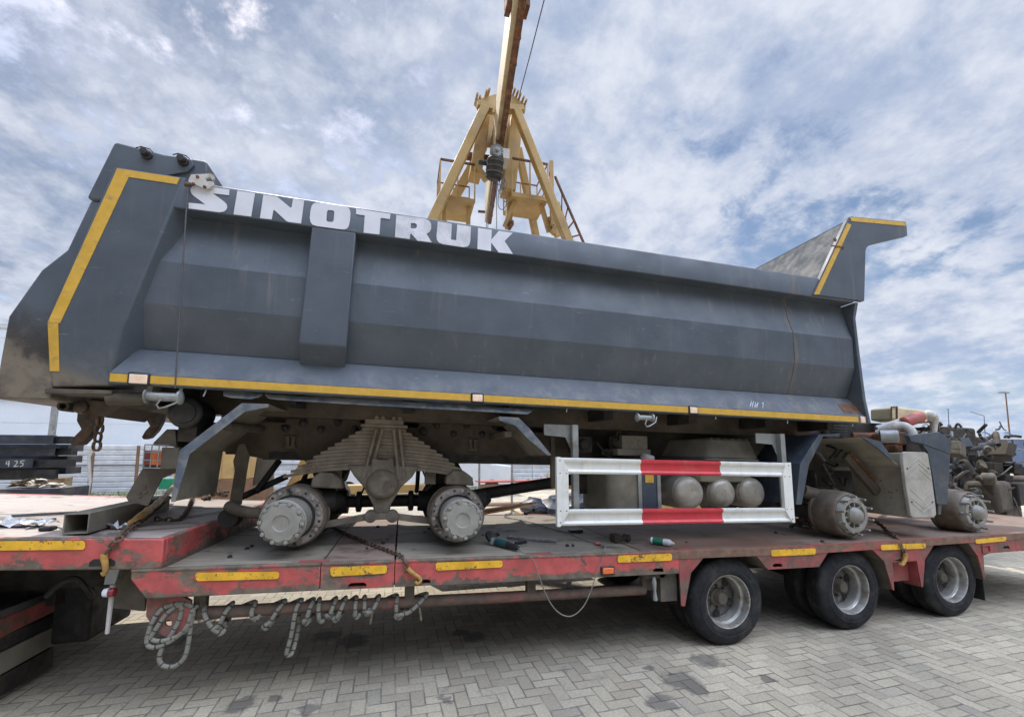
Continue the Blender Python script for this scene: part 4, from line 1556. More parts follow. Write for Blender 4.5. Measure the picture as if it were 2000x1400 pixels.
# propshaft and difference between axles
mb = MB(wt)
mb.tube([(oA.x + .1, 1.05, 1.25), (oA.x + .35, 1.05, 1.26)], .11, 16)
mb.tube([(oA.x + .35, 1.05, 1.26), (oB.x - .3, 1.05, 1.27)], .055, 14)
mb.tube([(oB.x - .32, 1.05, 1.27), (oB.x - .1, 1.05, 1.26)], .10, 16)
mb.lathe((oA.x + .42, 1.05, 1.26), (1, 0, 0), [(0, .06), (.01, .10), (.05, .10), (.06, .06)], 14)
mb.lathe((oB.x - .42, 1.05, 1.27), (1, 0, 0), [(0, .06), (.01, .10), (.05, .10), (.06, .06)], 14)
mb.build('propshaft', 'black', TK)
mb = MB(wt)
mb.tube([(oB.x + .1, 1.05, 1.3), (oB.x + 1.4, 1.1, 1.5), (3.2, 1.15, 1.62), (4.6, 1.2, 1.7)], .06, 14)
mb.build('propshaft', 'black', TK)


# ---- rear mudguards: bent sheet with a folded front edge
def fender(outer, inner, depth, m_='mudtan', edge='grey', y=.03):
    o = [lt(*p, y=y) for p in outer]
    i_ = [lt(*p, y=y) for p in inner]
    mb = MB(wt)
    n = len(o)
    vs = []
    for p in o:
        vs += [(p.x, y, p.z), (p.x, y + .006, p.z)]
    for p in i_:
        vs += [(p.x, y, p.z), (p.x, y + .006, p.z)]
    fs = []
    for k in range(n - 1):
        a, b = 2 * k, 2 * k + 2
        c_, d_ = 2 * n + 2 * k, 2 * n + 2 * k + 2
        fs += [(a, b, d_, c_), (a + 1, c_ + 1, d_ + 1, b + 1), (a, a + 1, b + 1, b), (c_, d_, d_ + 1, c_ + 1)]
    fs += [(0, 2 * n, 2 * n + 1, 1), (2 * n - 2, 2 * n - 1, 4 * n - 1, 4 * n - 2)]
    mb.add(vs, fs)
    f_ = mb.build('mudguard', edge, TK, bevel=.002)
    mb = MB(wt)
    for k in range(n - 1):
        for (a, b) in ((o[k], o[k + 1]),):
            d = (b - a).normalized()
            nn = Vector((d.z, 0, -d.x)) * .005
            mb.loft([a + Vector((0, .004, 0)), b + Vector((0, .004, 0)), b + nn + Vector((0, .004, 0)), a + nn + Vector((0, .004, 0))],
                    [a + Vector((0, depth, 0)), b + Vector((0, depth, 0)), b + nn + Vector((0, depth, 0)), a + nn + Vector((0, depth, 0))])
    mb.build('mudguard_sheet', m_, f_)
    return f_


fender([(333, 980), (350, 879.5), (472, 787), (524, 788.6)], [(342, 980), (371, 886), (478, 804), (524, 795)], .74)
fender([(974, 813), (1013, 815.5), (1034, 836), (1077, 888)], [(975, 820.6), (1007, 831), (1030, 856), (1071, 890)], .70)
mb = MB(wt)
a_ = lt(445, 833, y=.15)
mb.tube([(a_.x, .12, a_.z), (a_.x + .03, .84, a_.z + .02)], .033, 12)
mb.build('mudguard_arm', 'mudgrey', TK)
mb = MB(wt)
a_ = lt(985, 850, y=.3)
mb.box(a_.x - .03, a_.x + .03, .15, .84, a_.z - .02, a_.z + .025)
mb.build('mudguard_arm', 'mudgrey', TK)

# the far side carries the same mudguards, and the balance beam joins the two trunnions
for pr_, xw in (([(-1.53, 1.36), (-1.50, 1.71), (-1.14, 2.05), (-.96, 2.06)], 0), ([(.77, 2.05), (.94, 2.05), (1.23, 1.75)], 1)):
    mb = MB(wt)
    mb.sheet(pr_, 'y', mir(.74), mir(.03), .008)
    mb.build('mudguard', 'mudtan', TK)
mb = MB(wt)
mb.tube([(cx_, .64, cz_), (cx_, mir(.64), cz_)], .085, 18)
mb.build('balance_beam', 'dark', TK)
mb = MB(wt)
mb.prism(sh, 'y', mir(.64), mir(.53))
mb.build('trunnion_bracket', 'trunnion', TK, bevel=.014)
for xk in (-.78, .36):
    mb = MB(wt)
    mb.prism([(xk, 1.42), (xk + .22, 1.42), (xk + .26, 1.55), (xk + .20, FBt), (xk + .02, FBt), (xk - .05, 1.55)], 'y', 1.02, 1.46)
    mb.build('axle_saddle', 'dark', TK, bevel=.03)
random.seed(51)
for k in range(10):
    a = Vector((random.uniform(-1.2, .2), random.uniform(.95, 1.5), 1.66))
    b = a + Vector((random.uniform(-.35, .35), random.uniform(-.2, .2), random.uniform(-.42, -.30)))
    mb = MB(wt)
    mb.tube(smooth_path([a, (a + b) / 2 + Vector((0, 0, -.08)), b], 5), random.choice((.01, .014, .022)), 7)
    mb.build('brake_hose', 'black', TK)

# ---- rear end: anti-roll hanger, bump rubber, lamp cage, towing jaws
p0, p1 = lt(480, 885, y=.70), lt(455, 985, y=.62)
mb = MB(wt)
pp = [lt(x, y, y=.66) for x, y in ((478, 866), (487, 890), (484, 905), (471, 985), (447, 985), (458, 920), (455, 900), (466, 868))]
mb.fill(pp, [], (0, .02, 0))
mb.build('hanger_plate', 'mudgrey', TK, bevel=.003)
mb = MB(wt)
a_ = lt(452, 990, y=.60)
mb.tube(smooth_path([a_ + Vector((-.03, .02, .01)), a_ + Vector((.05, -.02, -.02)), a_ + Vector((.16, -.05, -.04)), a_ + Vector((.26, -.05, -.05))], 4), .045, 14)
mb.build('roll_bar', 'mudgrey', TK)
mb = MB(wt)
a_ = lt(455, 1008, y=.75)
mb.lathe(a_ + Vector((0, -.12, 0)), (0, 1, 0), [(0, .03), (.005, .075), (.1, .085), (.18, .07), (.2, .03)], 18)
mb.build('brake_chamber', 'black', TK)
for (px, py), (qx, qy) in (((455, 978), (560, 930)), ((500, 960), (545, 900))):
    mb = MB(wt)
    mb.tube([lt(px, py, y=.8), lt(qx, qy, y=1.0)], .028, 10)
    mb.build('stabiliser_link', 'black', TK)
mb = MB(wt)
c_ = lt(362, 806, y=.25)
mb.lathe(c_ + Vector((0, -.03, 0)), (0, 1, 0), [(0, .035), (.004, .075), (.012, .08), (.02, .105), (.03, .115), (.14, .12), (.16, .10), (.3, .10)], 28)
mb.build('body_hinge_bush', 'plastic', TK)
# rear cross beam and hinge brackets
mb = MB(wt)
mb.box(-1.62, -1.5, .28, mir(.28), 1.78, 1.95)
mb.build('rear_cross_beam', 'dark', TK)
mb = MB(wt)
pp = [lt(x, y, y=.30) for x, y in ((326, 838), (342, 838), (345, 876), (338, 872), (298, 870), (300, 864))]
mb.fill(pp, [], (0, .30, 0))
mb.build('lamp_bracket', 'mudgrey', TK)
cg = [lt(x, y, y=.24) for x, y in ((283, 870), (318, 871), (312, 917), (281, 912))]
mb = MB(wt)
q0, q1 = lt(316, 873, y=.25), lt(346, 916, y=.25)
mb.box(q0.x, q1.x, .25, .62, q1.z, q0.z)
lb = mb.build('tail_lamp_box', 'mudgrey', TK, bevel=.004)
mb = MB(wt)
q0, q1 = lt(304, 880, y=.28), lt(315, 908, y=.28)
mb.box(q0.x - .035, q1.x + .01, .30, .50, q1.z, q0.z)
mb.build('lens', 'orange', lb)
mb = MB(wt)
mb.box(q0.x - .09, q0.x - .036, .32, .55, q1.z, q0.z)
mb.build('lens', 'redlens', lb)
mb = MB(wt)
ca, cb = lt(283, 868, y=.26), lt(318, 914, y=.26)
for k in range(4):
    z = cb.z + (ca.z - cb.z) * k / 3
    mb.tube([(ca.x, .26, z), (q1.x + .05, .26, z)], .004, 5)
    mb.tube([(ca.x, .26, z), (ca.x, .56, z)], .004, 5)
for k in range(4):
    x = ca.x + (q1.x + .03 - ca.x) * k / 3
    mb.tube([(x, .26, cb.z), (x, .26, ca.z)], .004, 5)
mb.build('lamp_grille', 'gsteel', lb)
mb = MB(wt)
pp = [lt(x, y, y=.36) for x, y in ((284, 905), (345, 880), (346, 922), (316, 934), (288, 988), (250, 978), (246, 970))]
mb.fill(pp, [], (0, .012, 0))
ub_ = mb.build('underrun_arm', 'mudgrey', TK)
mb = MB(wt)
for px, py in ((273, 961), (283, 952), (275, 968), (285, 960)):
    mb.lathe(lt(px, py, y=.36), (0, -1, 0), [(0, .012), (.01, .010)], 6)
mb.build('arm_bolts', 'mudgrey', ub_)
# towing jaws hanging under the tail
for (dx, dy, yy) in ((0, 0, .42), (132, 2, 1.35)):
    sc_ = 1.0 if dx == 0 else 1.0
    jaw = [(160, 785), (150, 808), (149, 822), (158, 838), (146, 850), (136, 866), (141, 872), (158, 868), (176, 850), (190, 826), (194, 800), (205, 792), (215, 780), (180, 778)]
    cen = lt(165 + dx, 800 + dy, y=yy)
    c0_ = lt(165, 800, y=.42)
    mb = MB(wt)
    loop = []
    for (x, y) in jaw:
        p = lt(x, y, y=.42)
        loop.append((cen.x + (p.x - c0_.x) * 1.0, cen.z + (p.z - c0_.z)))
    mb.prism(loop, 'y', yy, yy + .07)
    mb.build('tailgate_jaw', 'jaw', TK, bevel=.008)
cm = chain_mesh([lt(196, 812, y=.38), lt(192, 850, y=.38), lt(186, 893, y=.38)], .085, .010, wt)
cm.build('jaw_chain', 'chain', TK)
mb = MB(wt)
c_ = lt(126, 793, y=.25)
mb.lathe(c_ + Vector((-.01, 0, 0)), (0, 1, 0), [(0, .020), (0, .036), (.10, .036)], 16, cap=False)
mb.lathe(c_ + Vector((.07, .02, .0)), (0, 1, 0), [(0, .03), (.01, .045), (.05, .05), (.06, .03)], 12)
mb.build('gate_hinge_tube', 'jaw', TK)
mb = MB(wt)
pp = [lt(x, y, y=.3) for x, y in ((165, 781), (335, 795), (290, 803), (240, 793), (205, 815), (190, 812), (175, 800))]
mb.fill(pp, [], (0, .5, 0))
mb.build('tail_stiffener', 'frame', body)

# ---- side guard
gx0, gx1 = lt(1085, 893, y=0).x, lt(1541, 905, y=0).x
gz1, gz0 = lt(1085, 893, y=0).z, lt(1087, 1027, y=0).z
gw = .135
xr0, xr1 = lt(1250, 900, y=0).x, lt(1405, 900, y=0).x


def guard_prof(z0, z1):
    h = z1 - z0
    return [(.004, z0), (-.016, z0 + h * .06), (-.020, z0 + h * .16), (-.012, z0 + h * .24), (-.002, z0 + h * .30), (-.002, z0 + h * .66), (-.010, z0 + h * .72), (-.020, z0 + h * .80),
            (-.018, z0 + h * .95), (.002, z1), (.012, z1), (.012, z0)]


g_root = None
for z0, z1 in ((gz1 - gw, gz1), (gz0, gz0 + gw)):
    for xa, xe, m_ in ((gx0 + .02, xr0, 'white'), (xr0, xr1, 'redsign'), (xr1, gx1 - .02, 'white')):
        mb = MB(wt)
        mb.prism(guard_prof(z0, z1), 'x', xa, xe)
        nm = 'side_guard' if g_root is None else ('guard_rail' if m_ == 'white' else 'red_film')
        o = mb.build(nm, m_, TK if g_root is None else g_root, smooth=50)
        g_root = g_root or o
for xa, s_ in ((gx0, 1), (gx1, -1)):
    mb = MB(wt)
    a = .105
    poly = [(xa, gz0 - .004), (xa + s_ * .03, gz0 - .004), (xa + s_ * a, gz0 + gw * .85), (xa + s_ * a, gz1 - gw * .75), (xa + s_ * .055, gz1 - .012), (xa + s_ * .035, gz1 + .004), (xa, gz1 + .004)]
    mb.prism(poly, 'y', -.024, .014)
    e_ = mb.build('guard_post', 'white', g_root, bevel=.003)
    mb = MB(wt)
    for (dx, z) in ((.03, gz0 + .03), (.03, gz0 + .125), (.085, gz0 + .125), (.03, gz1 - .025), (.03, gz1 - .13), (.085, gz1 - .13)):
        mb.lathe((xa + s_ * dx, -.024, z), (0, -1, 0), [(0, .0055), (.002, .005)], 8)
    mb.build('rivets', 'rust', g_root)
# guard brackets
for px, sx in ((1122, 1), (1520, 1)):
    c_ = lt(px, 900, y=.20)
    zt_ = lt(px, 831 if px < 1300 else 848, y=.20).z
    mb = MB(wt)
    mb.box(c_.x - .055, c_.x, .10, .155, gz0 + .04, zt_)
    x = c_.x
    mb.prism([(x - .30, zt_), (x - .001, zt_), (x - .001, zt_ - .30), (x - .05, zt_ - .30), (x - .05, zt_ - .22), (x - .10, zt_ - .11), (x - .30, zt_ - .10)], 'y', .156, .166)
    mb.build('guard_bracket', 'gsteel', TK, bevel=.003)
c_ = lt(1077, 900, y=.5)
mb = MB(wt)
mb.box(c_.x - .02, c_.x + .02, .45, .49, 1.45, 1.92)
mb.build('guard_bracket', 'mudgrey', TK)

# ---- air tanks, dosing tank, filter housing
for px, py, r in ((1346, 962.5, .166), (1411, 962.5, .150), (1468.5, 962, .156)):
    c_ = lt(px, py, y=.36)
    mb = MB(wt)
    mb.lathe(c_, (0, 1, 0), [(-.050, .0), (-.049, r * .3), (-.044, r * .55), (-.032, r * .78), (-.012, r * .92), (.008, r * .975), (.012, r * .985), (.016, r * .97), (.03, r * .97),
                             (.035, r), (.60, r), (.62, r * .97), (.66, r * .7), (.68, r * .2)], 40, cap=False)
    mb.lathe(c_ + Vector((.0, -.05, r * .2)), (0, -1, 0), [(0, .010), (.006, .008)], 8)
    mb.build('air_tank', 'alu', TK)
mb = MB(wt)
t0, t1 = lt(1186, 930, y=.35), lt(1290, 1000, y=.28)
mb.prism([(x, y) for x, y in arc((t1.x - .10, .38), .10, -pi / 2, 0, 5)] + [(t1.x, .95), (t0.x, .95)] + arc((t0.x + .12, .40), .12, pi, 1.5 * pi, 6), 'z', 1.225, 1.66)
tk_ = mb.build('dosing_tank', 'mudtan', TK, bevel=.03, seg=3)
mb = MB(wt)
x = lt(1254, 960, y=.275).x
mb.box(x, x + .17, .272, .281, 1.26, 1.58)
mb.build('tank_face', 'darkblue', tk_)
for px in (1250, 1287):
    c_ = lt(px, 960, y=.268)
    mb = MB(wt)
    mb.box(c_.x - .018, c_.x + .018, .262, .274, 1.17, 1.66)
    mb.build('tank_strap', 'gsteel', tk_)
mb = MB(wt)
mb.box(lt(1240, 1000, y=.27).x - .28, lt(1292, 1000, y=.27).x, .262, .8, 1.165, 1.215)
mb.build('tank_tray', 'gsteel', tk_, bevel=.004)
mb = MB(wt)
c_ = lt(1268, 932, y=.27)
mb.box(c_.x - .045, c_.x + .045, .266, .27, c_.z - .05, c_.z + .05)
mb.build('warning_label', 'yellow', tk_)
mb = MB(wt)
c_ = lt(1262, 893, y=.34)
mb.lathe(c_ + Vector((0, 0, -.05)), (.15, -.2, 1), [(0, .055), (.03, .055), (.035, .068), (.07, .066), (.08, .05), (.085, .0)], 18, wob=lambda a: 1 + .03 * cos(12 * a))
mb.build('filler_cap', 'pale', tk_)
mb = MB(wt)
c_ = lt(1232, 866, y=.5)
mb.box(c_.x - .14, c_.x + .14, .42, .7, c_.z - .06, c_.z + .075)
mb.box(c_.x - .20, c_.x + .16, .40, .75, c_.z - .12, c_.z - .058)
mb.lathe((c_.x + .06, .42, c_.z), (0, -1, 0), [(0, .035), (.006, .03)], 14)
mb.build('pump_unit', 'mudtan', TK, bevel=.008)
mb = MB(wt)
c_ = lt(1198, 868, y=.5)
random.seed(5)
for k in range(7):
    a = c_ + Vector((random.uniform(-.06, .06), random.uniform(-.03, .1), random.uniform(-.1, .08)))
    mb.tube(smooth_path([a, a + Vector((random.uniform(-.08, .08), -.03, random.uniform(-.08, .08))), a + Vector((random.uniform(-.1, .1), 0, random.uniform(-.12, .12)))], 4), .012, 7)
mb.build('pump_hoses', 'black', TK)
mb = MB(wt)
c_ = lt(1137, 868, y=.6)
mb.box(c_.x - .09, c_.x + .09, .55, .75, c_.z - .08, c_.z + .08)
mb.lathe((c_.x, .55, c_.z), (0, -1, 0), [(0, .06), (.03, .055), (.04, .03)], 14)
mb.build('brake_valve', 'black', TK, bevel=.01)
# big filter housing: a tapering moulded cover on a slanted base
b0 = [lt(x, y, y=.34) for x, y in ((1378, 896), (1480, 897))]
t0_ = [lt(x, y, y=.40) for x, y in ((1376, 856), (1472, 860))]
mb = MB(wt)
xa, xe = b0[0].x, b0[1].x
xta, xte = t0_[0].x + .02, t0_[1].x - .01
zb_, zt_ = b0[0].z + .01, t0_[0].z
yb0, yb1 = .30, 1.0
lo = [(xa - .26, yb1), (xa - .02, yb0 + .03), (xa + .03, yb0), (xe - .04, yb0), (xe, yb0 + .04), (xe, yb1)]
hi = [(xta - .20, yb1), (xta - .0, yb0 + .13), (xta + .05, yb0 + .09), (xte - .06, yb0 + .09), (xte - .02, yb0 + .14), (xte, yb1)]
mb.loft([(x, y, zb_) for x, y in lo], [(x, y, zt_) for x, y in hi])
fl_ = mb.build('filter_cover', 'mudtan', TK, bevel=.022, seg=3)
mb = MB(wt)
mb.loft([(x, y - .012, zb_ - .022) for x, y in lo], [(x, y - .014, zb_ - .002) for x, y in lo])
mb.build('cover_rim', 'mudtan', fl_, bevel=.004)
mb = MB(wt)
for k in range(6):
    x = xta + .06 + (xte - xta - .14) * k / 5
    mb.box(x - .012, x + .02, yb0 + .10, yb1 - .1, zt_ - .002, zt_ + .010)
mb.build('cover_ribs', 'mudtan', fl_, bevel=.004)
mb = MB(wt)
lo2 = [(xa - .62, yb1), (xa - .10, yb0 + .02), (xe - .1, yb0 + .05), (xe - .1, yb1)]
mb.loft([(x + .05, y + .03, zb_ - .24) for x, y in lo2], [(x, y, zb_ - .024) for x, y in lo2])
mb.build('battery_box', 'mudtan', TK, bevel=.01)
mb = MB(wt)
mb.box(1.75, 4.3, .82, .838, 1.36, 2.085)  # dark sheet added behind the tanks, stands in for shade
mb.build('dark_backing', 'dark', TK)

# ---- front wheel arch parts, side step box, plastic corner panels
fender([(1555, 985), (1563, 905), (1600, 848), (1640, 846)], [(1566, 985), (1580, 908), (1608, 852), (1640, 853)], .60, 'darkblue', 'darkblue', y=.05)
mb = MB(wt)
a = [lt(x, y, y=.06) for x, y in ((1680, 851), (1720, 862), (1747, 898), (1738, 896), (1716, 876), (1690, 858))]
mb.fill(a, [], (0, .012, 0))
fe2 = mb.build('mudguard', 'darkblue', TK, bevel=.002)
# step box: its side faces the tail, the arch sheet curves up over the hub
bx = 5.247
mb = MB(wt)
mb.prism([(.045, 1.178), (.62, 1.18), (.66, 1.74), (.50, 1.86), (.05, 1.87)], 'x', bx, bx + .34)
stb = mb.build('step_box', 'boxtan', TK, bevel=.012)
arch = [(4.66, 2.015), (4.93, 1.965), (5.095, 1.78), (5.24, 1.70)]
mb = MB(wt)
for (p, q) in zip(arch, arch[1:]):
    d = Vector((q[0] - p[0], 0, q[1] - p[1])).normalized()
    n_ = Vector((d.z, 0, -d.x)) * .006
    P0, P1 = Vector((p[0], .075, p[1])), Vector((q[0], .075, q[1]))
    D = Vector((0, .75, 0))
    mb.loft([P0, P1, P1 + n_, P0 + n_], [P0 + D, P1 + D, P1 + n_ + D, P0 + n_ + D])
mb.build('arch_sheet', 'boxtan', fe2)
mb = MB(wt)
mb.beam((4.80, .35, 1.83), (5.22, .35, 1.42), .10, .05, (0, 1, 0))
mb.build('arch_stay', 'mudgrey', stb, bevel=.006)
mb = MB(wt)
mb.beam((4.83, .315, 1.86), (5.16, .315, 1.55), .03, .02, (0, 1, 0))
mb.build('stay_edge', 'rust', stb)
random.seed(19)
for k in range(7):
    mb = MB(wt)
    mb.lathe((bx, random.uniform(.12, .5), random.uniform(1.3, 1.8)), (-1, 0, 0), [(0, .009), (.004, .008)], 8)
    mb.build('box_rivet', 'rust', stb)
# pale ribbed step plate
sp = [(1765, 884), (1770, 882), (1808, 883), (1813, 888), (1820, 930), (1828, 990), (1829, 1005), (1824, 1010), (1784, 1011), (1779, 1007), (1770, 950), (1763, 892)]
mb = MB(wt)
loop = [lt(x, y, y=.02) for x, y in sp]
mb.fill(loop, [], (0, .035, 0))
spl = mb.build('step_plate', 'mudtan', TK, bevel=.006)
spl.data.materials[0] = MT['stepplate']
mb = MB(wt)
for ch in ([(1770, 913), (1792, 897), (1816, 916)], [(1771, 922), (1793, 905), (1817, 926)], [(1771, 935), (1794, 916), (1819, 938)], [(1777, 955), (1801, 977), (1822, 957)],
           [(1781, 982), (1803, 1001), (1825, 984)], [(1780, 973), (1803, 992), (1825, 975)]):
    for a, b in zip(ch, ch[1:]):
        mb.tube([lt(*a, y=.0205), lt(*b, y=.0205)], .0038, 5)
mb.build('step_ribs', 'stepplate', spl)
mb = MB(wt)
for px, py in ((1772, 915), (1813, 914), (1781, 980), (1821, 980)):
    mb.lathe(lt(px, py, y=.019), (0, -1, 0), [(0, .010), (.003, .009)], 8)
mb.build('step_screws', 'black', spl)
# dark slate panels behind
for lp_, yy, th in (([(1812, 882), (1803, 868), (1856, 888), (1854, 930), (1850, 985), (1830, 984), (1822, 930)], .10, .05),
                    ([(1775, 850), (1835, 843), (1860, 862), (1856, 886), (1800, 866), (1780, 862)], .16, .05),
                    ([(1832, 984), (1840, 984), (1838, 1005), (1832, 1004)], .14, .04)):
    mb = MB(wt)
    mb.fill([lt(x, y, y=yy) for x, y in lp_], [], (0, th, 0))
    mb.build('corner_panel', 'darkblue', TK, bevel=.004)
mb = MB(wt)
mb.fill([lt(x, y, y=.8) for x, y in ((1770, 850), (1850, 850), (1850, 985), (1770, 985))], [], (0, .05, 0))
mb.build('inner_panel', 'dark', TK)


# ---- front hubs
def front_hub(px, py, ph):
    c_ = lt(px, py, y=.12)
    o = Vector((c_.x, .12, c_.z))
    mb = MB(wt)
    mb.lathe(o, (0, 1, 0), [(.045, .0), (.045, .196), (.035, .200), (.035, .216), (.045, .224), (.07, .231), (.10, .236), (.17, .243), (.235, .246), (.24, .238), (.28, .238), (.285, .246), (.31, .246), (.32, .15)], 48)
    d_ = mb.build('brake_drum', 'drum', TK, smooth=30)
    mb = MB(wt)
    mb.lathe(o, (0, 1, 0), [(.044, .196), (.010, .186), (-.010, .172), (-.012, .135), (.0, .128), (.036, .122), (.040, .0)], 44, cap=False)
    mb.build('hub_ring', 'hub', d_)
    for k in range(10):
        a = 2 * pi * k / 10 + ph
        mb = MB(wt)
        mb.obox(o + Vector((cos(a) * .108, .012, sin(a) * .108)), (.05, .035, .011), rot('Y', -a))
        mb.build('hub_web', 'hub', d_)
    mb = MB(wt)
    mb.lathe(o, (0, 1, 0), [(.036, .084), (-.02, .084), (-.026, .078), (-.040, .072), (-.060, .056), (-.073, .030), (-.077, .0)], 30, cap=False)
    mb.build('hub_cap', 'hub', d_)
    for k in range(10):
        a = 2 * pi * k / 10 + ph + .2
        c2_ = o + Vector((cos(a) * .190, .03, sin(a) * .190))
        mb = MB(wt)
        mb.tube([c2_, c2_ + Vector((0, -.085, 0))], .0115, 8)
        mb.lathe(c2_, (0, -1, 0), [(0, .02), (.025, .018)], 6)
        mb.build('wheel_stud', 'stud', d_)
    return o


oC = front_hub(1668, 1006, .2)
oD = front_hub(1906, 1000, .5)
for o in (oC, oD):
    mb = MB(wt)
    mb.box(o.x - .07, o.x + .07, .45, mir(.45), o.z - .10, o.z + .06)
    mb.build('front_axle', 'dark', TK, bevel=.02)
    mb = MB(wt)
    mb.lathe(Vector((o.x, mir(.5), o.z)), (0, 1, 0), [(0, .255), (.25, .262), (.28, .16), (.38, .16)], 28)
    mb.build('far_drum', 'drum', TK)
    mb = MB(wt)
    for i in range(5):
        h = .62 - i * .09
        mb.prism([(o.x - h, o.z + .16 - i * .02 + .05), (o.x, o.z + .12 - i * .02), (o.x + h, o.z + .16 - i * .02 + .05), (o.x + h, o.z + .175 - i * .02 + .05), (o.x, o.z + .137 - i * .02), (o.x - h, o.z + .175 - i * .02 + .05)],
                 'y', .72, .80)
    mb.build('front_spring', 'dark', TK)
# hoses and a coil spring in the arch
random.seed(11)
for k in range(9):
    a = lt(random.uniform(1590, 1640), random.uniform(880, 960), y=random.uniform(.4, .7))
    b = a + Vector((random.uniform(.05, .4), random.uniform(.0, .2), random.uniform(-.25, .2)))
    m_ = (a + b) / 2 + Vector((random.uniform(-.1, .1), -.08, random.uniform(-.15, .15)))
    mb = MB(wt)
    mb.tube(smooth_path([a, m_, b], 7), random.choice((.010, .014, .02)), 8)
    mb.build('brake_hose', 'black' if k % 3 else 'chain', TK)
a_ = lt(1580, 962, y=.45)
mb = MB(wt)
mb.tube(smooth_path([a_ + Vector((-.1, 0, .03)), a_, a_ + Vector((.18, .02, -.03)), a_ + Vector((.30, .03, -.08))], 4), [.07] * 8 + [.06] * 5, 14)
mb.build('brake_chamber', 'mudgrey', TK)
mb = MB(wt)
c_ = lt(1637, 850, y=.5)
hx = [c_ + Vector((.08 * cos(t * .55), .08 * sin(t * .55), -.02 + t * .0028)) for t in range(46)]
mb.tube(hx, .009, 6)
mb.build('coil_spring', 'black', TK)

# ---- engine and pipes at the bare front end
mb = MB(wt)
mb.box(5.0, 6.6, .95, 1.55, 1.35, 2.15)
mb.box(5.2, 6.4, .88, 1.6, 1.9, 2.28)
mb.build('engine_block', 'dark', TK, bevel=.03)
mb = MB(wt)
a_ = lt(1745, 852, y=.20)
b_ = lt(1706, 852, y=.45)
mb.tube([b_ + Vector((-.2, .1, 0)), b_, a_ + Vector((-.05, .06, 0))], .045, 14)
mb.build('exhaust_pipe', 'rust', TK)
mb = MB(wt)
mb.lathe(a_ + Vector((-.07, .09, 0)), (.65, -.76, 0), [(0, .072), (.15, .072), (.155, .064), (.10, .060), (.10, .0)], 22, cap=False)
mb.build('tail_pipe', 'gsteel', TK)
c_ = lt(1752, 858, y=.30)
mb = MB(wt)
mb.box(c_.x - .02, c_.x + .13, .28, .45, c_.z - .06, c_.z + .09)
mb.box(c_.x - .03, c_.x + .07, .29, .42, c_.z - .15, c_.z - .055)
mb.build('exhaust_elbow', 'rust', TK, bevel=.018)
mb = MB(wt)
mb.tube(smooth_path([lt(1716, 848, y=.6), lt(1738, 836, y=.5), lt(1762, 832, y=.42), lt(1778, 842, y=.36), lt(1782, 856, y=.34)], 5), .055, 14)
mb.build('air_hose', 'pale', TK)
mb = MB(wt)
mb.tube([lt(1712, 838, y=.7), lt(1742, 828, y=.62), lt(1762, 822, y=.6)], .042, 12)
mb.build('air_hose', 'pale', TK)
mb = MB(wt)
a_, b_ = lt(1763, 826, y=.55), lt(1800, 813, y=.5)
mb.tube([a_, a_.lerp(b_, .08), a_.lerp(b_, .92), b_], [.050, .068, .070, .055], 16)
mb.build('red_hose', 'redcyl', TK)
mb = MB(wt)
pp = [lt(x, y, y=.62) for x, y in ((1741, 796), (1748, 794), (1800, 800), (1822, 806), (1829, 814), (1826, 826), (1800, 820), (1760, 822), (1742, 818))]
mb.fill(pp, [], (0, .26, 0))
wt_ = mb.build('header_tank', 'cream', TK, bevel=.02, seg=3)
mb = MB(wt)
for px in (1741, 1752):
    mb.tube([lt(px, 795, y=.61), lt(px, 818, y=.61)], .009, 6)
mb.tube([lt(1741, 795, y=.61), lt(1752, 794, y=.61)], .009, 6)
mb.build('tank_strap', 'rust', wt_)
mb = MB(wt)
mb.tube(smooth_path([lt(1806, 812, y=.5), lt(1812, 812, y=.48), lt(1822, 818, y=.46), lt(1824, 830, y=.46), lt(1824, 848, y=.46)], 5), [.035, .045, .06, .07, .075, .075, .075, .07, .07, .065, .06, .055, .05, .045, .04, .036, .034, .032, .03, .03, .03], 14)
mb.build('intake_bend', 'pale', TK)
random.seed(21)
for k in range(26):
    px, py = random.uniform(1712, 1905), random.uniform(838, 905)
    if px < 1860:
        py = random.uniform(832, 848)
    a = lt(px, py, y=random.uniform(.5, 1.3))
    b = a + Vector((random.uniform(-.25, .35), random.uniform(-.15, .3), random.uniform(-.06, .06)))
    m_ = (a + b) / 2 + Vector((0, 0, random.uniform(-.02, .08)))
    mb = MB(wt)
    mb.tube(smooth_path([a, m_, b], 5), random.choice((.006, .01, .016)), 7)
    mb.build('engine_pipe', random.choice(('black', 'mudgrey', 'chain', 'dark')), TK)
# ================================================================== gantry crane behind the truck
CY = 6.4
CR = thing('gantry_crane', (2.2, CY, 0), 'tall ochre gantry crane with a pale box girder standing behind the dump truck', 'crane')


def ca(px, py, y=CY):
    return at(px, py, y=y)


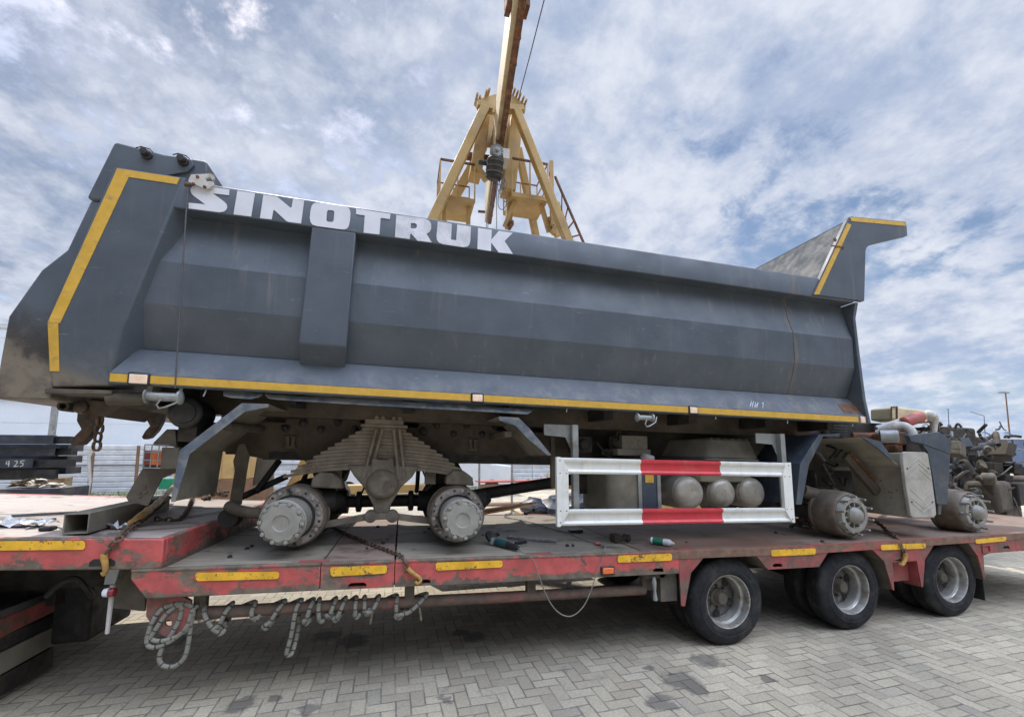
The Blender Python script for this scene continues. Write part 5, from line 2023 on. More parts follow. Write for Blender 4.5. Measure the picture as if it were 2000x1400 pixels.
# box girder running overhead, parallel to the view
ZG = at(972, 292, y=CY).z
d0, d1 = at(962, 300, z=ZG), at(1022, 3, z=ZG)
dirg = (d0 - d1).normalized()
gl0 = at(985, 190, z=ZG)
pA = at(1004, 0, z=ZG)
pB = at(966, 292, z=ZG)
dirg = (pB - pA).normalized()
wv = Vector((dirg.y, -dirg.x, 0))          # to the right of the girder
gw_ = .17
gh = 1.10
start = pA - dirg * 13.5
end = at(941, 440, z=ZG)
tE = (end - pA).dot(dirg)
endp = pA + dirg * tE
mb = MB()
for (a, b) in ((start, endp),):
    r = [Vector((0, 0, .10)), wv * gw_ + Vector((0, 0, .10)), wv * gw_ + Vector((0, 0, gh)), Vector((0, 0, gh))]
    mb.loft([a + q for q in r], [b + q for q in r])
gird = mb.build('girder', 'girder', CR, bevel=.01)
mb = MB()
r = [wv * (gw_ - .09) + Vector((0, 0, .0)), wv * (gw_ + .04) + Vector((0, 0, .0)), wv * (gw_ + .04) + Vector((0, 0, .03)), wv * (gw_ - .09) + Vector((0, 0, .03))]
mb.loft([start + q for q in r], [endp + q - dirg * .1 for q in r])
r = [wv * (gw_ - .05) + Vector((0, 0, .03)), wv * (gw_ + .0) + Vector((0, 0, .03)), wv * (gw_ + .0) + Vector((0, 0, .0995)), wv * (gw_ - .05) + Vector((0, 0, .0995))]
mb.loft([start + q for q in r], [endp + q - dirg * .1 for q in r])
mb.build('hoist_rail', 'rust', CR)
mb = MB()
L_ = (endp - start).length
k = 1.0
while k < L_:
    p = start + dirg * k
    mb.obox(p + wv * (gw_ + .04) + Vector((0, 0, .07)), (.03, .03, .08), None)
    k += .55
mb.build('rail_clamps', 'rust', CR)
mb = MB()
q = pA + dirg * .35
mb.obox(q + wv * -.055 + Vector((0, 0, .36)), (.10, .26, .34), None)
mb.obox(q + wv * (gw_ + .085) + Vector((0, 0, .36)), (.10, .26, .34), None)
mb.build('splice_plate', 'rust', CR, bevel=.01)
for off in (.26, .34):
    p = endp + wv * -.12 - dirg * off + Vector((0, 0, .30))
    mb = MB()
    mb.beam(p - wv * .12, p + wv * .115, .03, .03)
    mb.build('buffer_bar', 'rust', CR)

# portal head: a gusset with bolt stubs
hd = [(928, 200), (932, 193), (952, 189), (965, 184), (985, 183), (1003, 186), (1015, 195), (1027, 205), (1026, 218), (1010, 216), (985, 222), (955, 219), (935, 214)]
mb = MB()
mb.fill([ca(*p, y=CY + .2) for p in hd], [], (0, .10, 0))
head = mb.build('portal_head', 'crane', CR, bevel=.01)
for px, py in ((930, 196), (935, 201), (948, 190), (953, 187), (1002, 187), (1008, 191), (1013, 196), (1024, 208), (1019, 202)):
    p = ca(px, py, y=CY + .25)
    mb = MB()
    mb.tube([p + Vector((0, -.22, 0)), p + Vector((0, .2, .03))], .03, 8)
    mb.build('head_bolt', 'crane', head)
mb = MB()
hb = [ca(930, 203), ca(1024, 211)]
mb.beam(ca(932, 204), ca(962, 212), .16, .14, (0, 0, 1))
mb.build('head_flange', 'crane', CR)
mb = MB()
mb.beam(ca(992, 212), ca(1022, 214), .16, .14, (0, 0, 1))
mb.build('head_flange', 'crane', CR)


def leg(p0, p1, w_, y0=CY, y1=None, name='leg', m_='crane', h=None):
    a = at(*p0, y=y0)
    b = at(*p1, y=y1 if y1 is not None else y0)
    # carry the leg on down to its footing
    t = a.z / (a.z - b.z)
    f_ = a + (b - a) * (t * .985)
    mb = MB()
    mb.beam(a, f_, w_, h or w_, (0, 1, 0))
    return mb.build(name, m_, CR, bevel=.02), f_


l1, f1 = leg((947, 212), (847, 425), .22)
l2_, f2 = leg((1008, 216), (1107, 466), .20)
l3, f3 = leg((945, 285), (866, 425), .24, CY + 1.4, CY + 1.9)
l4, f4 = leg((1012, 290), (1046, 458), .19, CY + 1.4, CY + 1.9)
for f_ in (f1, f2, f3, f4):
    mb = MB()
    mb.box(f_.x - .4, f_.x + .4, f_.y - .3, f_.y + .3, 0, .22)
    mb.build('leg_foot', 'crane', CR, bevel=.02)
for a, b in ((f1, f3), (f2, f4)):
    mb = MB()
    mb.beam((a.x, a.y - .8, .35), (b.x, b.y + .8, .35), .35, .4)
    mb.build('bogie_beam', 'crane', CR, bevel=.02)
# inner stiff columns either side of the girder
for a, b, w_, m_ in (((944, 236), (927, 348), .30, 'crane'), ((1006, 240), (991, 380), .34, 'crane')):
    mb = MB()
    mb.beam(at(*a, y=CY + .75), at(*b, y=CY + .75), w_, .5, (0, 1, 0))
    mb.build('column', m_, CR, bevel=.02)
mb = MB()
mb.fill([at(x, y, y=CY + .95) for x, y in ((952, 222), (1008, 222), (1003, 282), (982, 290), (940, 285))], [], (0, .05, 0))
mb.build('web_plate', 'crane', CR)
mb = MB()
mb.beam(at(996, 378, y=CY + .75), at(993, 446, y=CY + .75), .16, .16, (0, 1, 0))
mb.build('hanging_post', 'crane', CR)
mb = MB()
mb.fill([at(x, y, y=CY + .6) for x, y in ((995, 432), (1003, 430), (1004, 438), (998, 447), (994, 447))], [], (0, .08, 0))
mb.build('post_latch', 'rust', CR)
mb = MB()
mb.beam(at(925, 318, y=CY + .5), at(950, 352, y=CY + .5), .12, .16, (0, 1, 0))
mb.build('knee_brace', 'crane', CR)
mb = MB()
mb.beam(at(912, 305, y=CY + .9), at(958, 312, y=CY + .9), .14, .16, (0, 1, 0))
mb.build('tie_beam', 'rust', CR)
# platforms with railings
for side, (xl, xr), py, ph in ((0, (881, 927), 383, 24), (1, (1000, 1070), 378, 33)):
    ya, yb = CY + .35, CY + 1.3
    a, b = at(xl - 22 if side == 0 else xl, py, y=ya), at(xr, py, y=ya)
    z0 = a.z
    mb = MB()
    mb.box(a.x, b.x, ya, yb, z0 - .07, z0)
    mb.build('platform', 'crane', CR)
    mb = MB()
    mb.box(a.x, b.x, ya - .02, ya, z0 - .08, z0 + .04)
    mb.build('toe_board', 'crane', CR)
    m_ = 'crane'
    hr = .98
    for (x, y) in ((a.x, ya), (b.x, ya), (a.x, yb), (b.x, yb), ((a.x + b.x) / 2, yb), ((a.x + b.x) / 2, ya)):
        mb = MB()
        mb.beam((x, y, z0 - .05), (x, y, z0 + hr), .032, .032)
        mb.build('railing_post', m_, CR)
    for z in (.35, .65, .98):
        mb = MB()
        if z > .9 or True:
            mb.beam((a.x, yb, z0 + z), (b.x, yb, z0 + z), .028, .028)
            mb.beam((a.x if side == 0 else b.x, ya, z0 + z), (a.x if side == 0 else b.x, yb, z0 + z), .028, .028)
        mb.build('railing', 'rust' if z > .9 else m_, CR)
    mb = MB()
    mb.beam((a.x, ya, z0 + hr), (b.x, ya, z0 + hr), .045, .045)
    mb.build('railing', 'rust', CR)
    # braces underneath
    for (x, sx) in ((a.x + .12, 1), (b.x - .12, -1)):
        mb = MB()
        mb.beam((x, ya + .2, z0 - .08), (x + sx * -.25 if side else x + .0, ya + .3, z0 - .75), .10, .12, (0, 1, 0))
        mb.build('platform_brace', 'crane', CR)
# ladder beside the right leg
p0, p1 = at(1084, 345, y=CY + .5), at(1138, 470, y=CY + .5)
t = p0.z / (p0.z - p1.z)
q0, q1 = at(1090, 395, y=CY + 1.0), at(1118, 470, y=CY + 1.0)
for (a, b) in ((p0, p1), (q0, q1)):
    mb = MB()
    dd = (b - a) * 3.2
    mb.beam(a, a + dd, .05, .05, (0, 1, 0))
    mb.build('ladder_rail', 'rust' if a is p0 else 'crane', CR)
mb = MB()
for k in range(14):
    f_ = .25 + k * .22
    mb.beam(p0 + (p1 - p0) * f_, q0 + (q1 - q0) * f_, .03, .03)
mb.build('ladder_rungs', 'rust', CR)
mb = MB()
mb.beam(at(1076, 316, y=CY + .4), at(1079, 440, y=CY + .4), .10, .10, (0, 1, 0))
mb.build('railing_post', 'crane', CR)
for a, b in (((1073, 425), (1090, 462)), ((1102, 428), (1078, 455))):
    mb = MB()
    mb.beam(at(*a, y=CY + .6), at(*b, y=CY + .6), .14, .14, (0, 1, 0))
    mb.build('lattice_brace', 'crane', CR)
# trolley wire along the girder
a, b = at(1063, 0, z=ZG + .1), at(1013, 192, z=ZG + .1)
mb = MB()
dd = (b - a)
mb.tube([a - dd * 2.2, a, a + dd * .5 + Vector((0, 0, -.02)), b], .010, 6)
tag(mb.build('trolley_wire', 'wire'), 'thin taut wire running overhead beside the pale crane girder', 'wire')

# ---- hoist hanging under the girder
HO = thing('electric_hoist', at(970, 320, y=CY - .3), 'dark electric hoist with a round grey end hanging under the crane girder', 'hoist')
hy = CY - .45
c_ = at(971, 293, y=hy)
mb = MB()
mb.lathe(c_, (0, 1, 0), [(0, .03), (.0, .15), (.03, .165), (.10, .165), (.11, .13), (.8, .13)], 24)
for k in range(12):
    a = 2 * pi * k / 12
    mb.lathe(c_ + Vector((cos(a) * .135, -.0, sin(a) * .135)), (0, -1, 0), [(0, .02), (.02, .018)], 6)
mb.lathe(c_, (0, -1, 0), [(0, .05), (.05, .045), (.06, .02)], 14)
mb.build('gear_end', 'bluepaint', HO).data.materials[0] = MT['gsteel']
mb = MB()
a, b = at(968, 308, y=hy + .1), at(964, 352, y=hy + .25)
mb.tube([a, a.lerp(b, .1), a.lerp(b, .9), b], [.16, .20, .195, .14], 18)
mb.build('rope_drum', 'black', HO)
for f_ in (.2, .45, .7):
    mb = MB()
    q = a.lerp(b, f_)
    mb.lathe(q - (b - a).normalized() * .02, (b - a), [(0, .202), (0, .21), (.03, .21), (.03, .202)], 18)
    mb.build('drum_band', 'mudgrey', HO)
mb = MB()
p = at(981, 304, y=hy + .1)
mb.box(p.x - .01, p.x + .16, hy, hy + .4, p.z - .13, p.z + .13)
mb.build('control_box', 'pale', HO, bevel=.01)
mb = MB()
p = at(938, 317, y=hy + .3)
mb.lathe(p, (1, 0, 0), [(-.05, .04), (.0, .06), (.2, .06)], 12)
mb.build('travel_motor', 'black', HO)
mb = MB()
p = at(971, 288, y=hy + .25)
mb.box(p.x - .06, p.x + .06, hy + .15, hy + .55, p.z, ZG + .02)
mb.build('trolley', 'rust', HO)
random.seed(4)
for pts in ([(960, 352), (955, 400), (950, 440), (948, 480)], [(966, 354), (961, 392), (959, 410), (953, 440), (951, 480)], [(970, 355), (970, 400), (970, 445), (970, 500)],
            [(978, 350), (975, 360), (986, 372), (989, 395), (985, 407), (978, 409), (973, 400), (974, 380), (980, 352)], [(982, 345), (990, 362), (975, 372), (988, 350)],
            [(984, 340), (972, 366), (980, 380), (986, 356)]):
    mb = MB()
    mb.tube(smooth_path([at(x, y, y=hy + .2) for x, y in pts], 5), .009, 6)
    mb.build('hoist_cable', 'wire', HO)

# ================================================================== things lying on the trailer
zg_at = lambda x: wl((x, 0, gt(x)))[2]


def on_goose(px, py):
    p = at(px, py, z=1.19)
    for _ in range(6):
        p = at(px, py, z=zg_at(p.x) - .003)
    return p


def on_deck(px, py):
    p = at(px, py, z=.9)
    for _ in range(6):
        p = at(px, py, z=DT - .002 - SL * min(p.x, 3.9))
    return p


# square tube
a = on_goose(146, 1045)
b = on_goose(285, 1004)
d = (b - a)
d.z = 0
d.normalize()
sd2 = Vector((d.y, -d.x, 0))
h_, w_, t_ = .135, .135, .008
z0 = max(a.z, b.z) + .001
A, B = Vector((a.x, a.y, z0)), Vector((a.x, a.y, z0)) + d * 1.35
mb = MB()


def sq(o, s_):
    return [o + sd2 * (w_ / 2 * i * s_) + Vector((0, 0, h_ / 2 + h_ / 2 * j * s_)) for i, j in ((-1, -1), (1, -1), (1, 1), (-1, 1))]


o1, i1, o2, i2 = sq(A, 1), sq(A, .88), sq(B, 1), sq(B, .88)
vs = o1 + i1 + o2 + i2
fs = []
for k in range(4):
    n = (k + 1) % 4
    fs += [(k, n, 4 + n, 4 + k), (k, 8 + k, 8 + n, n), (4 + k, 4 + n, 12 + n, 12 + k), (8 + k, 12 + k, 12 + n, 8 + n)]
mb.add(vs, fs)
tag(mb.build('square_tube', 'mudtan', bevel=.004), 'dirty hollow square steel tube lying on the raised front deck of the trailer', 'steel tube')
# loose bars, spanner, film, bits
for (p, q, r, lab) in (((22, 1009), (150, 1002), .010, 'longer thin steel bar lying behind on the pale raised deck'), ((-30, 1030), (108, 1016), .011, 'shorter steel bar half under the crumpled film on the raised deck')):
    mb = MB()
    a, b = on_goose(*p), on_goose(*q)
    mb.beam(a + Vector((0, 0, r)), b + Vector((0, 0, r)), r * 2, r * 2)
    tag(mb.build('steel_bar', 'steel', bevel=.002), lab, 'bar', 'loose bars on the raised deck')
mb = MB()
random.seed(12)
c_ = on_goose(30, 1028)
gr = []
for i in range(12):
    for j in range(9):
        gr.append(c_ + Vector((-.16 + .36 * i / 11 + random.uniform(-.012, .012), -.06 + .16 * j / 8 + random.uniform(-.012, .012), abs(random.gauss(.02, .016)) + .002)))
mb.add(gr, [(i * 9 + j, i * 9 + j + 1, (i + 1) * 9 + j + 1, (i + 1) * 9 + j) for i in range(11) for j in range(8) if not (i in (0, 10) and j % 3 == 0)])
tag(mb.build('plastic_film', 'film', smooth=0), 'crumpled clear plastic film lying on the raised deck beside the square tube', 'plastic film')
for (pts, m_, nm, lab, cat) in (([(50, 1034), (62, 1031), (72, 1027)], 'gsteel', 'spanner', 'pale spanner on the raised deck beside the crumpled film', 'spanner'),
                                ([(106, 1028), (118, 1031), (127, 1035)], 'pale', 'wire_piece', 'thin white piece of wire beside the mouth of the square tube', 'wire')):
    mb = MB()
    mb.tube([on_goose(*p) + Vector((0, 0, .006)) for p in pts], .006, 7)
    if nm == 'spanner':
        e = on_goose(73, 1026) + Vector((0, 0, .006))
        for s_ in (-1, 1):
            mb.beam(e, e + Vector((.03, s_ * .022, 0)), .010, .010)
    tag(mb.build(nm, m_), lab, cat)
for px, py, lab in ((85, 1037, 'left one of two small black rubber lumps near the deck edge'), (97, 1036, 'right one of two small black rubber lumps near the deck edge')):
    mb = MB()
    p = on_goose(px, py)
    mb.lathe(p + Vector((-.03, 0, .012)), (1, .3, .1), [(0, .006), (.01, .016), (.04, .018), (.06, .012), (.065, .002)], 9)
    tag(mb.build('rubber_lump', 'black'), lab, 'rubber lump', 'black rubber lumps on the raised deck')
# pale sling and film by the tube
mb = MB()
random.seed(31)
c_ = on_goose(226, 1033)
gr = [c_ + Vector((-.05 + .16 * i / 8 + random.uniform(-.01, .01), -.03 + .06 * j / 4 + random.uniform(-.008, .008), abs(random.gauss(.02, .016)) + .003)) for i in range(9) for j in range(5)]
mb.add(gr, [(i * 5 + j, i * 5 + j + 1, (i + 1) * 5 + j + 1, (i + 1) * 5 + j) for i in range(8) for j in range(4)])
tag(mb.build('white_rag', 'film', smooth=0), 'small white torn rag tied in the rusty chain beside the square tube', 'rag')

# ---- chains
def up(p, dz):
    return p + Vector((0, 0, dz))


# front lashing chain: from the deck over the edge to a hook in the slot
pth = smooth_path([up(on_goose(330, 990), .10), up(on_goose(305, 1008), .07), up(on_goose(280, 1024), .04), up(on_goose(258, 1034), .03), up(on_goose(242, 1045), .02),
                   at(232, 1052, y=-.012), at(218, 1068, y=-.016), at(208, 1082, y=-.018), at(204, 1086, y=-.018)], 4)
ch = chain_mesh(pth, .062, .0072)
CH1 = ch.build('lashing_chain', 'chain')
tag(CH1, 'rusty chain hanging from the truck tail over the raised deck edge by the square tube', 'chain')


def hook(pts, y, r=.011, par=None):
    mb = MB()
    path = smooth_path([at(x, z, y=y) for x, z in pts], 5)
    n = len(path)
    mb.tube(path, [r * (1.25 if k < n * .25 else 1.35 - .6 * k / n) for k in range(n)], 10)
    return mb.build('hook', 'hook', par)


hook([(203, 1082), (203, 1090), (205, 1098), (206, 1108), (206, 1116), (203, 1121), (200, 1116)], -.024, .016, CH1)
# the tensioner wrapped in a strap
mb = MB()
pth = smooth_path([up(on_goose(336, 980), .17), up(on_goose(318, 998), .13), up(on_goose(296, 1014), .10), up(on_goose(276, 1024), .07), up(on_goose(250, 1034), .04)], 5)
mb.tube(pth, [.018, .02, .022, .024, .022, .02, .022, .026, .03, .026, .024, .03, .034, .03, .03, .034, .028, .024, .02, .016, .012][:len(pth)], 8)
tag(mb.build('chain_tensioner', 'hook', jit=.003), 'ochre strap and tensioner twisted along the rusty chain beside the square tube', 'tensioner')
# second slack chain by the step
pth = smooth_path([up(on_goose(378, 975), .07), up(on_goose(372, 990), .03), up(on_goose(362, 1008), .02), up(on_goose(348, 1017), .012), up(on_goose(318, 1017), .012), up(on_goose(300, 1016), .012)], 4)
tag(chain_mesh(pth, .06, .007).build('slack_chain', 'chain'), 'rusty slack chain lying on the raised deck in front of the mudguard', 'chain')
random.seed(8)
mb = MB()
pts = [up(on_goose(random.uniform(385, 445), random.uniform(964, 978)), random.uniform(.01, .06)) for _ in range(14)]
tag(chain_mesh(smooth_path(pts, 3), .055, .007).build('chain_heap', 'chain'), 'heap of rusty chain on the raised deck behind the rear mudguard', 'chain')
# middle chain from under the hub to a hook on the beam
pth = smooth_path([up(on_deck(650, 1034), .02), up(on_deck(680, 1048), .018), up(on_deck(730, 1068), .015), up(on_deck(772, 1084), .015), up(on_deck(785, 1092), .02), at(792, 1103, y=-.014), at(797, 1113, y=-.016)], 4)
CH2 = chain_mesh(pth, .05, .006).build('lashing_chain', 'chain')
tag(CH2, 'dark chain lying slanted over the deck between the two rear hubs', 'chain')
hook([(796, 1109), (803, 1116), (813, 1123), (820, 1129), (821, 1135), (815, 1139), (811, 1135)], -.024, .013, CH2)
# right chain from the front hub to the bogie plate
pth = smooth_path([on_deck(1700, 1030) + Vector((0, 0, .12)), up(on_deck(1722, 1036), .06), up(on_deck(1735, 1043), .02), up(on_deck(1750, 1052), .02), at(1758, 1063, y=-.016), at(1764, 1076, y=-.016), at(1767, 1086, y=-.016)], 4)
CH3 = chain_mesh(pth, .062, .0075).build('lashing_chain', 'chain')
tag(CH3, 'rusty chain running from the front hub down over the right edge of the deck', 'chain')
hook([(1768, 1080), (1768, 1088), (1766, 1096), (1762, 1102), (1758, 1100)], -.03, .017, CH3)
mb = MB()
mb.beam(up(on_deck(1690, 1010), .22), up(on_deck(1722, 985), .28), .03, .05, (0, 1, 0))
tag(mb.build('tension_lever', 'hook', jit=.004), 'ochre rusty tension lever standing up beside the front hub', 'lever')
# chain tangle by the front hub
random.seed(15)
c_ = on_deck(1572, 1030)
pts = [c_ + Vector((random.gauss(0, .10), random.gauss(0, .06), abs(random.gauss(.05, .06)) + .01)) for _ in range(26)]
tag(chain_mesh(smooth_path(pts, 3), .05, .006).build('chain_heap', 'chain'), 'dark tangle of chain on the deck between the side guard and the front hub', 'chain')

# ---- rope coiled along the pipe rail
random.seed(2)
ppt = lambda px: rail_a.lerp(rail_b, max(0, min(1, (T0(px, 1180, y=.13).x - rail_a.x) / (rail_b.x - rail_a.x))))
loops = [(400, 430, 1246), (455, 424, 1240), (497, 499, 1218), (556, 520, 1235), (588, 565, 1287), (612, 598, 1226), (624, 628, 1222), (656, 642, 1214), (675, 656, 1220), (695, 697, 1214),
         (712, 716, 1204), (740, 718, 1208), (773, 777, 1216), (832, 782, 1214)]
path = []
for i, (tx, bx, by) in enumerate(loops):
    top = wl(ppt(tx)) + Vector((0, 0, .058))
    frt = wl(ppt(tx * .75 + bx * .25)) + Vector((0, -.06, -.01))
    bot = at(bx, by - 8, y=.085)
    bk = wl(ppt(tx * .4 + bx * .6 + 8)) + Vector((0, .075, -.03))
    if bot.z < .2 and i != 4:
        bot.z = max(bot.z, .25)
    dz_ = Vector((0, 0, .018))
    path += [top, frt + Vector((0, 0, .02)), frt.lerp(bot, .55) + Vector((-.006, -.012, 0)), bot + Vector((-.016, -.012, .022)), bot, bot + Vector((.020, .014, .022)), bot.lerp(bk, .55) + Vector((.016, .035, .0)), bk]
pl0 = wl(ppt(330))
bund = []
for pts in ([(372, 1222), (368, 1255), (360, 1284), (342, 1300), (320, 1300), (311, 1286), (318, 1262), (334, 1240), (352, 1205)],
            [(352, 1182), (326, 1198), (302, 1232), (295, 1247), (316, 1251), (350, 1240), (372, 1218), (376, 1186)],
            [(352, 1178), (318, 1188), (298, 1214), (287, 1248), (292, 1262), (312, 1261), (342, 1246), (366, 1222), (377, 1190)]):
    for k, (x, y) in enumerate(pts):
        bund.append(at(x, y, y=.035 + .05 * abs(k - len(pts) / 2) / len(pts) + random.uniform(-.008, .008)))
path = bund + path
mb = MB()
mb.tube(smooth_path(path, 6), .0145, 9)
tag(mb.build('striped_rope', 'rope'), 'pale rope with dark stripes wound in loops around the red pipe rail', 'rope')

# ---- angle grinder with its flex
GR = thing('angle_grinder', on_deck(985, 1070), 'teal and black angle grinder lying on the deck edge with its cable hanging down', 'angle grinder')
g0, g1 = up(on_deck(972, 1066), .035), up(on_deck(1008, 1076), .032)
mb = MB()
g = lambda f_: g0.lerp(g1, f_)
mb.tube([g(-.06), g(0), g(.25), g(.55)], [.030, .036, .037, .030], 16)
mb.build('motor_case', 'teal', GR)
mb = MB()
mb.tube([g(.55), g(.75), g(1.0), g(1.12)], [.0305, .027, .026, .016], 14)
mb.build('handle', 'plastic', GR)
mb = MB()
hd_ = g(-.18)
mb.tube([g(-.06), g(-.2), g(-.3)], [.032, .034, .024], 12)
mb.lathe(hd_ + Vector((-.02, 0, -.01)), (.35, -.25, .9), [(-.01, .03), (.02, .03), (.04, .022)], 14)
mb.build('gear_head', 'gsteel', GR)
mb = MB()
c_ = hd_ + Vector((-.015, .03, .030))
mb.lathe(c_, (.45, -.55, .7), [(0, .060), (.003, .062), (.006, .060)], 26)
mb.build('cutting_disc', 'black', GR)
mb = MB()
mb.lathe(c_ + Vector((.0, .012, .0)), (.45, -.55, .7), [(0, .068), (-.016, .066), (-.02, .03)], 22)
mb.tube([c_ + Vector((.02, .05, .0)), c_ + Vector((.06, .09, .012)), c_ + Vector((.085, .09, .0))], [.016, .017, .012], 10)
mb.build('disc_guard', 'plastic', GR)
mb = MB()
fx = [g(1.12)] + [at(x, y, y=yy) for x, y, yy in ((1018, 1077, -.01), (1033, 1085, -.02), (1044, 1100, -.022), (1054, 1128, -.03), (1066, 1160, -.05), (1083, 1188, -.06), (1103, 1202, -.06), (1122, 1200, -.055),
                                           (1142, 1180, -.05), (1157, 1145, -.035), (1168, 1110, -.02), (1178, 1086, -.015), (1182, 1070, .0))]
fx += [up(on_deck(x, y), .008) for x, y in ((1176, 1066), (1150, 1059), (1128, 1050), (1114, 1043), (1085, 1036), (1040, 1022), (1015, 1016), (995, 1012), (985, 1006), (1000, 1003), (985, 1010), (1005, 1014), (1018, 1017))]
mb.tube(smooth_path(fx, 6), .0048, 7)
mb.build('power_cable', 'cable', GR)
mb = MB()
p = up(on_deck(1167, 1065), .016)
mb.tube([p - Vector((.025, 0, 0)), p + Vector((.025, .01, 0))], [.014, .017], 10)
mb.build('red_plug', 'redcyl', GR)

# ---- hammers, iron bar, casting, spray can
def hammer(p, q, hp, hq, lab, mh='black', r=.013):
    t = thing('hammer', p, lab, 'hammer', 'hammers on the deck')
    mb = MB()
    mb.tube([up(p, .02), up(q, .02)], r, 8)
    mb.build('handle', mh, t)
    mb = MB()
    mb.beam(up(hp, .028), up(hq, .028), .045, .05)
    mb.build('head', 'bluesteel', t, bevel=.006)


hammer(on_deck(1025, 1005), on_deck(1045, 998), on_deck(1042, 1000), on_deck(1050, 996), 'black short handled hammer near the far side of the deck behind the rear hub', r=.018)
mb = MB()
mb.beam(up(on_deck(1000, 1053), .016), up(on_deck(1088, 1060), .016), .030, .026)
mb.lathe(up(on_deck(993, 1052), .02), (1, 0, 0), [(-.01, .015), (.0, .022), (.03, .022), (.04, .014)], 9)
tag(mb.build('iron_bar', 'steel', bevel=.004), 'short heavy iron bar lying on the deck behind the angle grinder', 'bar')
mb = MB()
mb.beam(up(on_deck(1006, 1063), .012), up(on_deck(1028, 1060), .012), .025, .03)
tag(mb.build('side_handle', 'plastic', bevel=.006), 'small black plastic handle beside the grinder in front of the iron bar', 'handle')
mb = MB()
p = on_deck(1125, 1039)
mb.box(p.x - .07, p.x + .07, p.y - .03, p.y + .05, p.z + .001, p.z + .028)
mb.tube([p + Vector((-.03, -.05, .01)), p + Vector((.0, -.06, .012)), p + Vector((.06, -.04, .01))], .008, 7)
tag(mb.build('socket_block', 'plastic', bevel=.008), 'flat black power socket lying on the deck below the left end of the guard', 'socket')
mb = MB()
p = on_deck(1213, 1058)
mb.box(p.x - .09, p.x - .02, p.y - .05, p.y + .06, p.z + .001, p.z + .075)
mb.lathe(p + Vector((-.02, 0, .035)), (1, 0, 0), [(0, .022), (.07, .022), (.075, .034), (.11, .034), (.115, .02)], 12)
mb.box(p.x - .07, p.x - .055, p.y - .058, p.y - .048, p.z + .01, p.z + .07)
mb.lathe(p + Vector((-.055, -.05, .05)), (0, -1, 0), [(0, .018), (.012, .014)], 8)
mb.lathe(p + Vector((.04, 0, .05)), (0, 0, 1), [(0, .018), (.025, .016)], 8)
tag(mb.build('metal_casting', 'frame', bevel=.006), 'greasy dark metal casting standing on the deck left of the green spray can', 'casting')
CN = thing('spray_can', on_deck(1295, 1064), 'green and white spray can lying on the deck edge below the red and white guard', 'spray can')
p = up(on_deck(1270, 1062), .033)
d = (up(on_deck(1316, 1068), .033) - p).normalized()
mb = MB()
mb.lathe(p, d, [(0, .0), (.002, .024), (.004, .032), (.125, .032)], 22, cap=False)
mb.build('can', 'green', CN)
mb = MB()
mb.lathe(p, d, [(.1252, .032), (.170, .032), (.185, .029), (.195, .020)], 22)
mb.build('shoulder', 'canwhite', CN)
mb = MB()
mb.lathe(p, d, [(.195, .015), (.215, .013), (.222, .006)], 12)
mb.build('nozzle', 'canwhite', CN)
mb = MB()
mb.lathe(p, d, [(.012, .0323), (.030, .0323)], 22, cap=False)
mb.build('label_band', 'canwhite', CN)

random.seed(77)
for px, py in ((449, 1088), (483, 1072), (492, 1067), (590, 1012), (716, 1071), (748, 1061), (757, 1054), (738, 1029), (829, 1040), (838, 1033), (943, 1045), (1003, 998), (1046, 1001),
               (1108, 1066), (1119, 1066), (1340, 1059), (1515, 1041), (1606, 1058), (1590, 1047)):
    p = on_deck(px, py)
    s_ = random.uniform(.010, .020)
    mb = MB()
    mb.lathe(p + Vector((0, 0, .0005)), (random.uniform(-.2, .2), random.uniform(-.2, .2), 1), [(0, s_), (s_ * .6, s_ * .95), (s_ * .9, s_ * .6), (s_ * .95, s_ * .2)], 7)
    tag(mb.build('loose_nut', 'black'), 'one of the small black greasy nuts and scraps scattered on the deck', 'nut', 'greasy scraps scattered on the deck')

# ================================================================== road tractor under the gooseneck
RT_ = thing('road_tractor', (-3.4, 1.2, 0), 'dark rear end of a road tractor under the raised front of the trailer', 'tractor')
xt = -2.66
r0 = lambda px, py: at(px, py, x=xt)
def band(pts, m_, name, th=.05, par=RT_):
    mb = MB()
    mb.fill([r0(*p) for p in pts], [], (-th, 0, 0))
    return mb.build(name, m_, par, bevel=.004)


band([(-60, 1215), (112, 1150), (118, 1156), (60, 1182), (20, 1200), (-60, 1236)], 'bluesteel', 'mudguard_edge', .10)
band([(-60, 1226), (0, 1203), (20, 1199), (118, 1157), (118, 1163), (-60, 1238)], 'mudgrey', 'mudguard', .5)
band([(-60, 1248), (0, 1206), (116, 1164), (114, 1190), (20, 1236), (-60, 1278)], 'redlens', 'tail_lamp_bar', .06).data.materials[0] = MT['red2']
band([(-60, 1300), (0, 1244), (114, 1195), (112, 1214), (0, 1272), (-60, 1326)], 'plastic', 'bumper', .05)
band([(-60, 1332), (0, 1276), (108, 1222), (106, 1258), (0, 1318), (-60, 1375)], 'mudtan', 'mud_flap', .03)
band([(-60, 1400), (0, 1322), (106, 1262), (104, 1300), (0, 1360), (-60, 1430)], 'dark', 'mud_flap_skirt', .03)
for yy in (-.08, 1.55):
    mb = MB()
    mb.lathe((-3.35, yy + .05, .50), (0, 1, 0), [(.0, .30), (.02, .40), (.06, .48), (.12, .50), (.50, .50), (.58, .48), (.6, .40), (.62, .3)], 36)
    mb.build('tyre', 'rubber', RT_)
for yy in (.75, 1.6):
    mb = MB()
    mb.box(-6.5, -2.2, yy, yy + .08, .70, .95)
    mb.build('frame_rail', 'dark', RT_)
mb = MB()
pth = smooth_path([at(90, 1165, y=.5), at(120, 1138, y=.5), at(150, 1130, y=.5), at(170, 1150, y=.5), at(180, 1165, y=.6)], 5)
mb.tube(pth, .02, 8)
mb.build('air_line', 'black', RT_)
mb = MB()
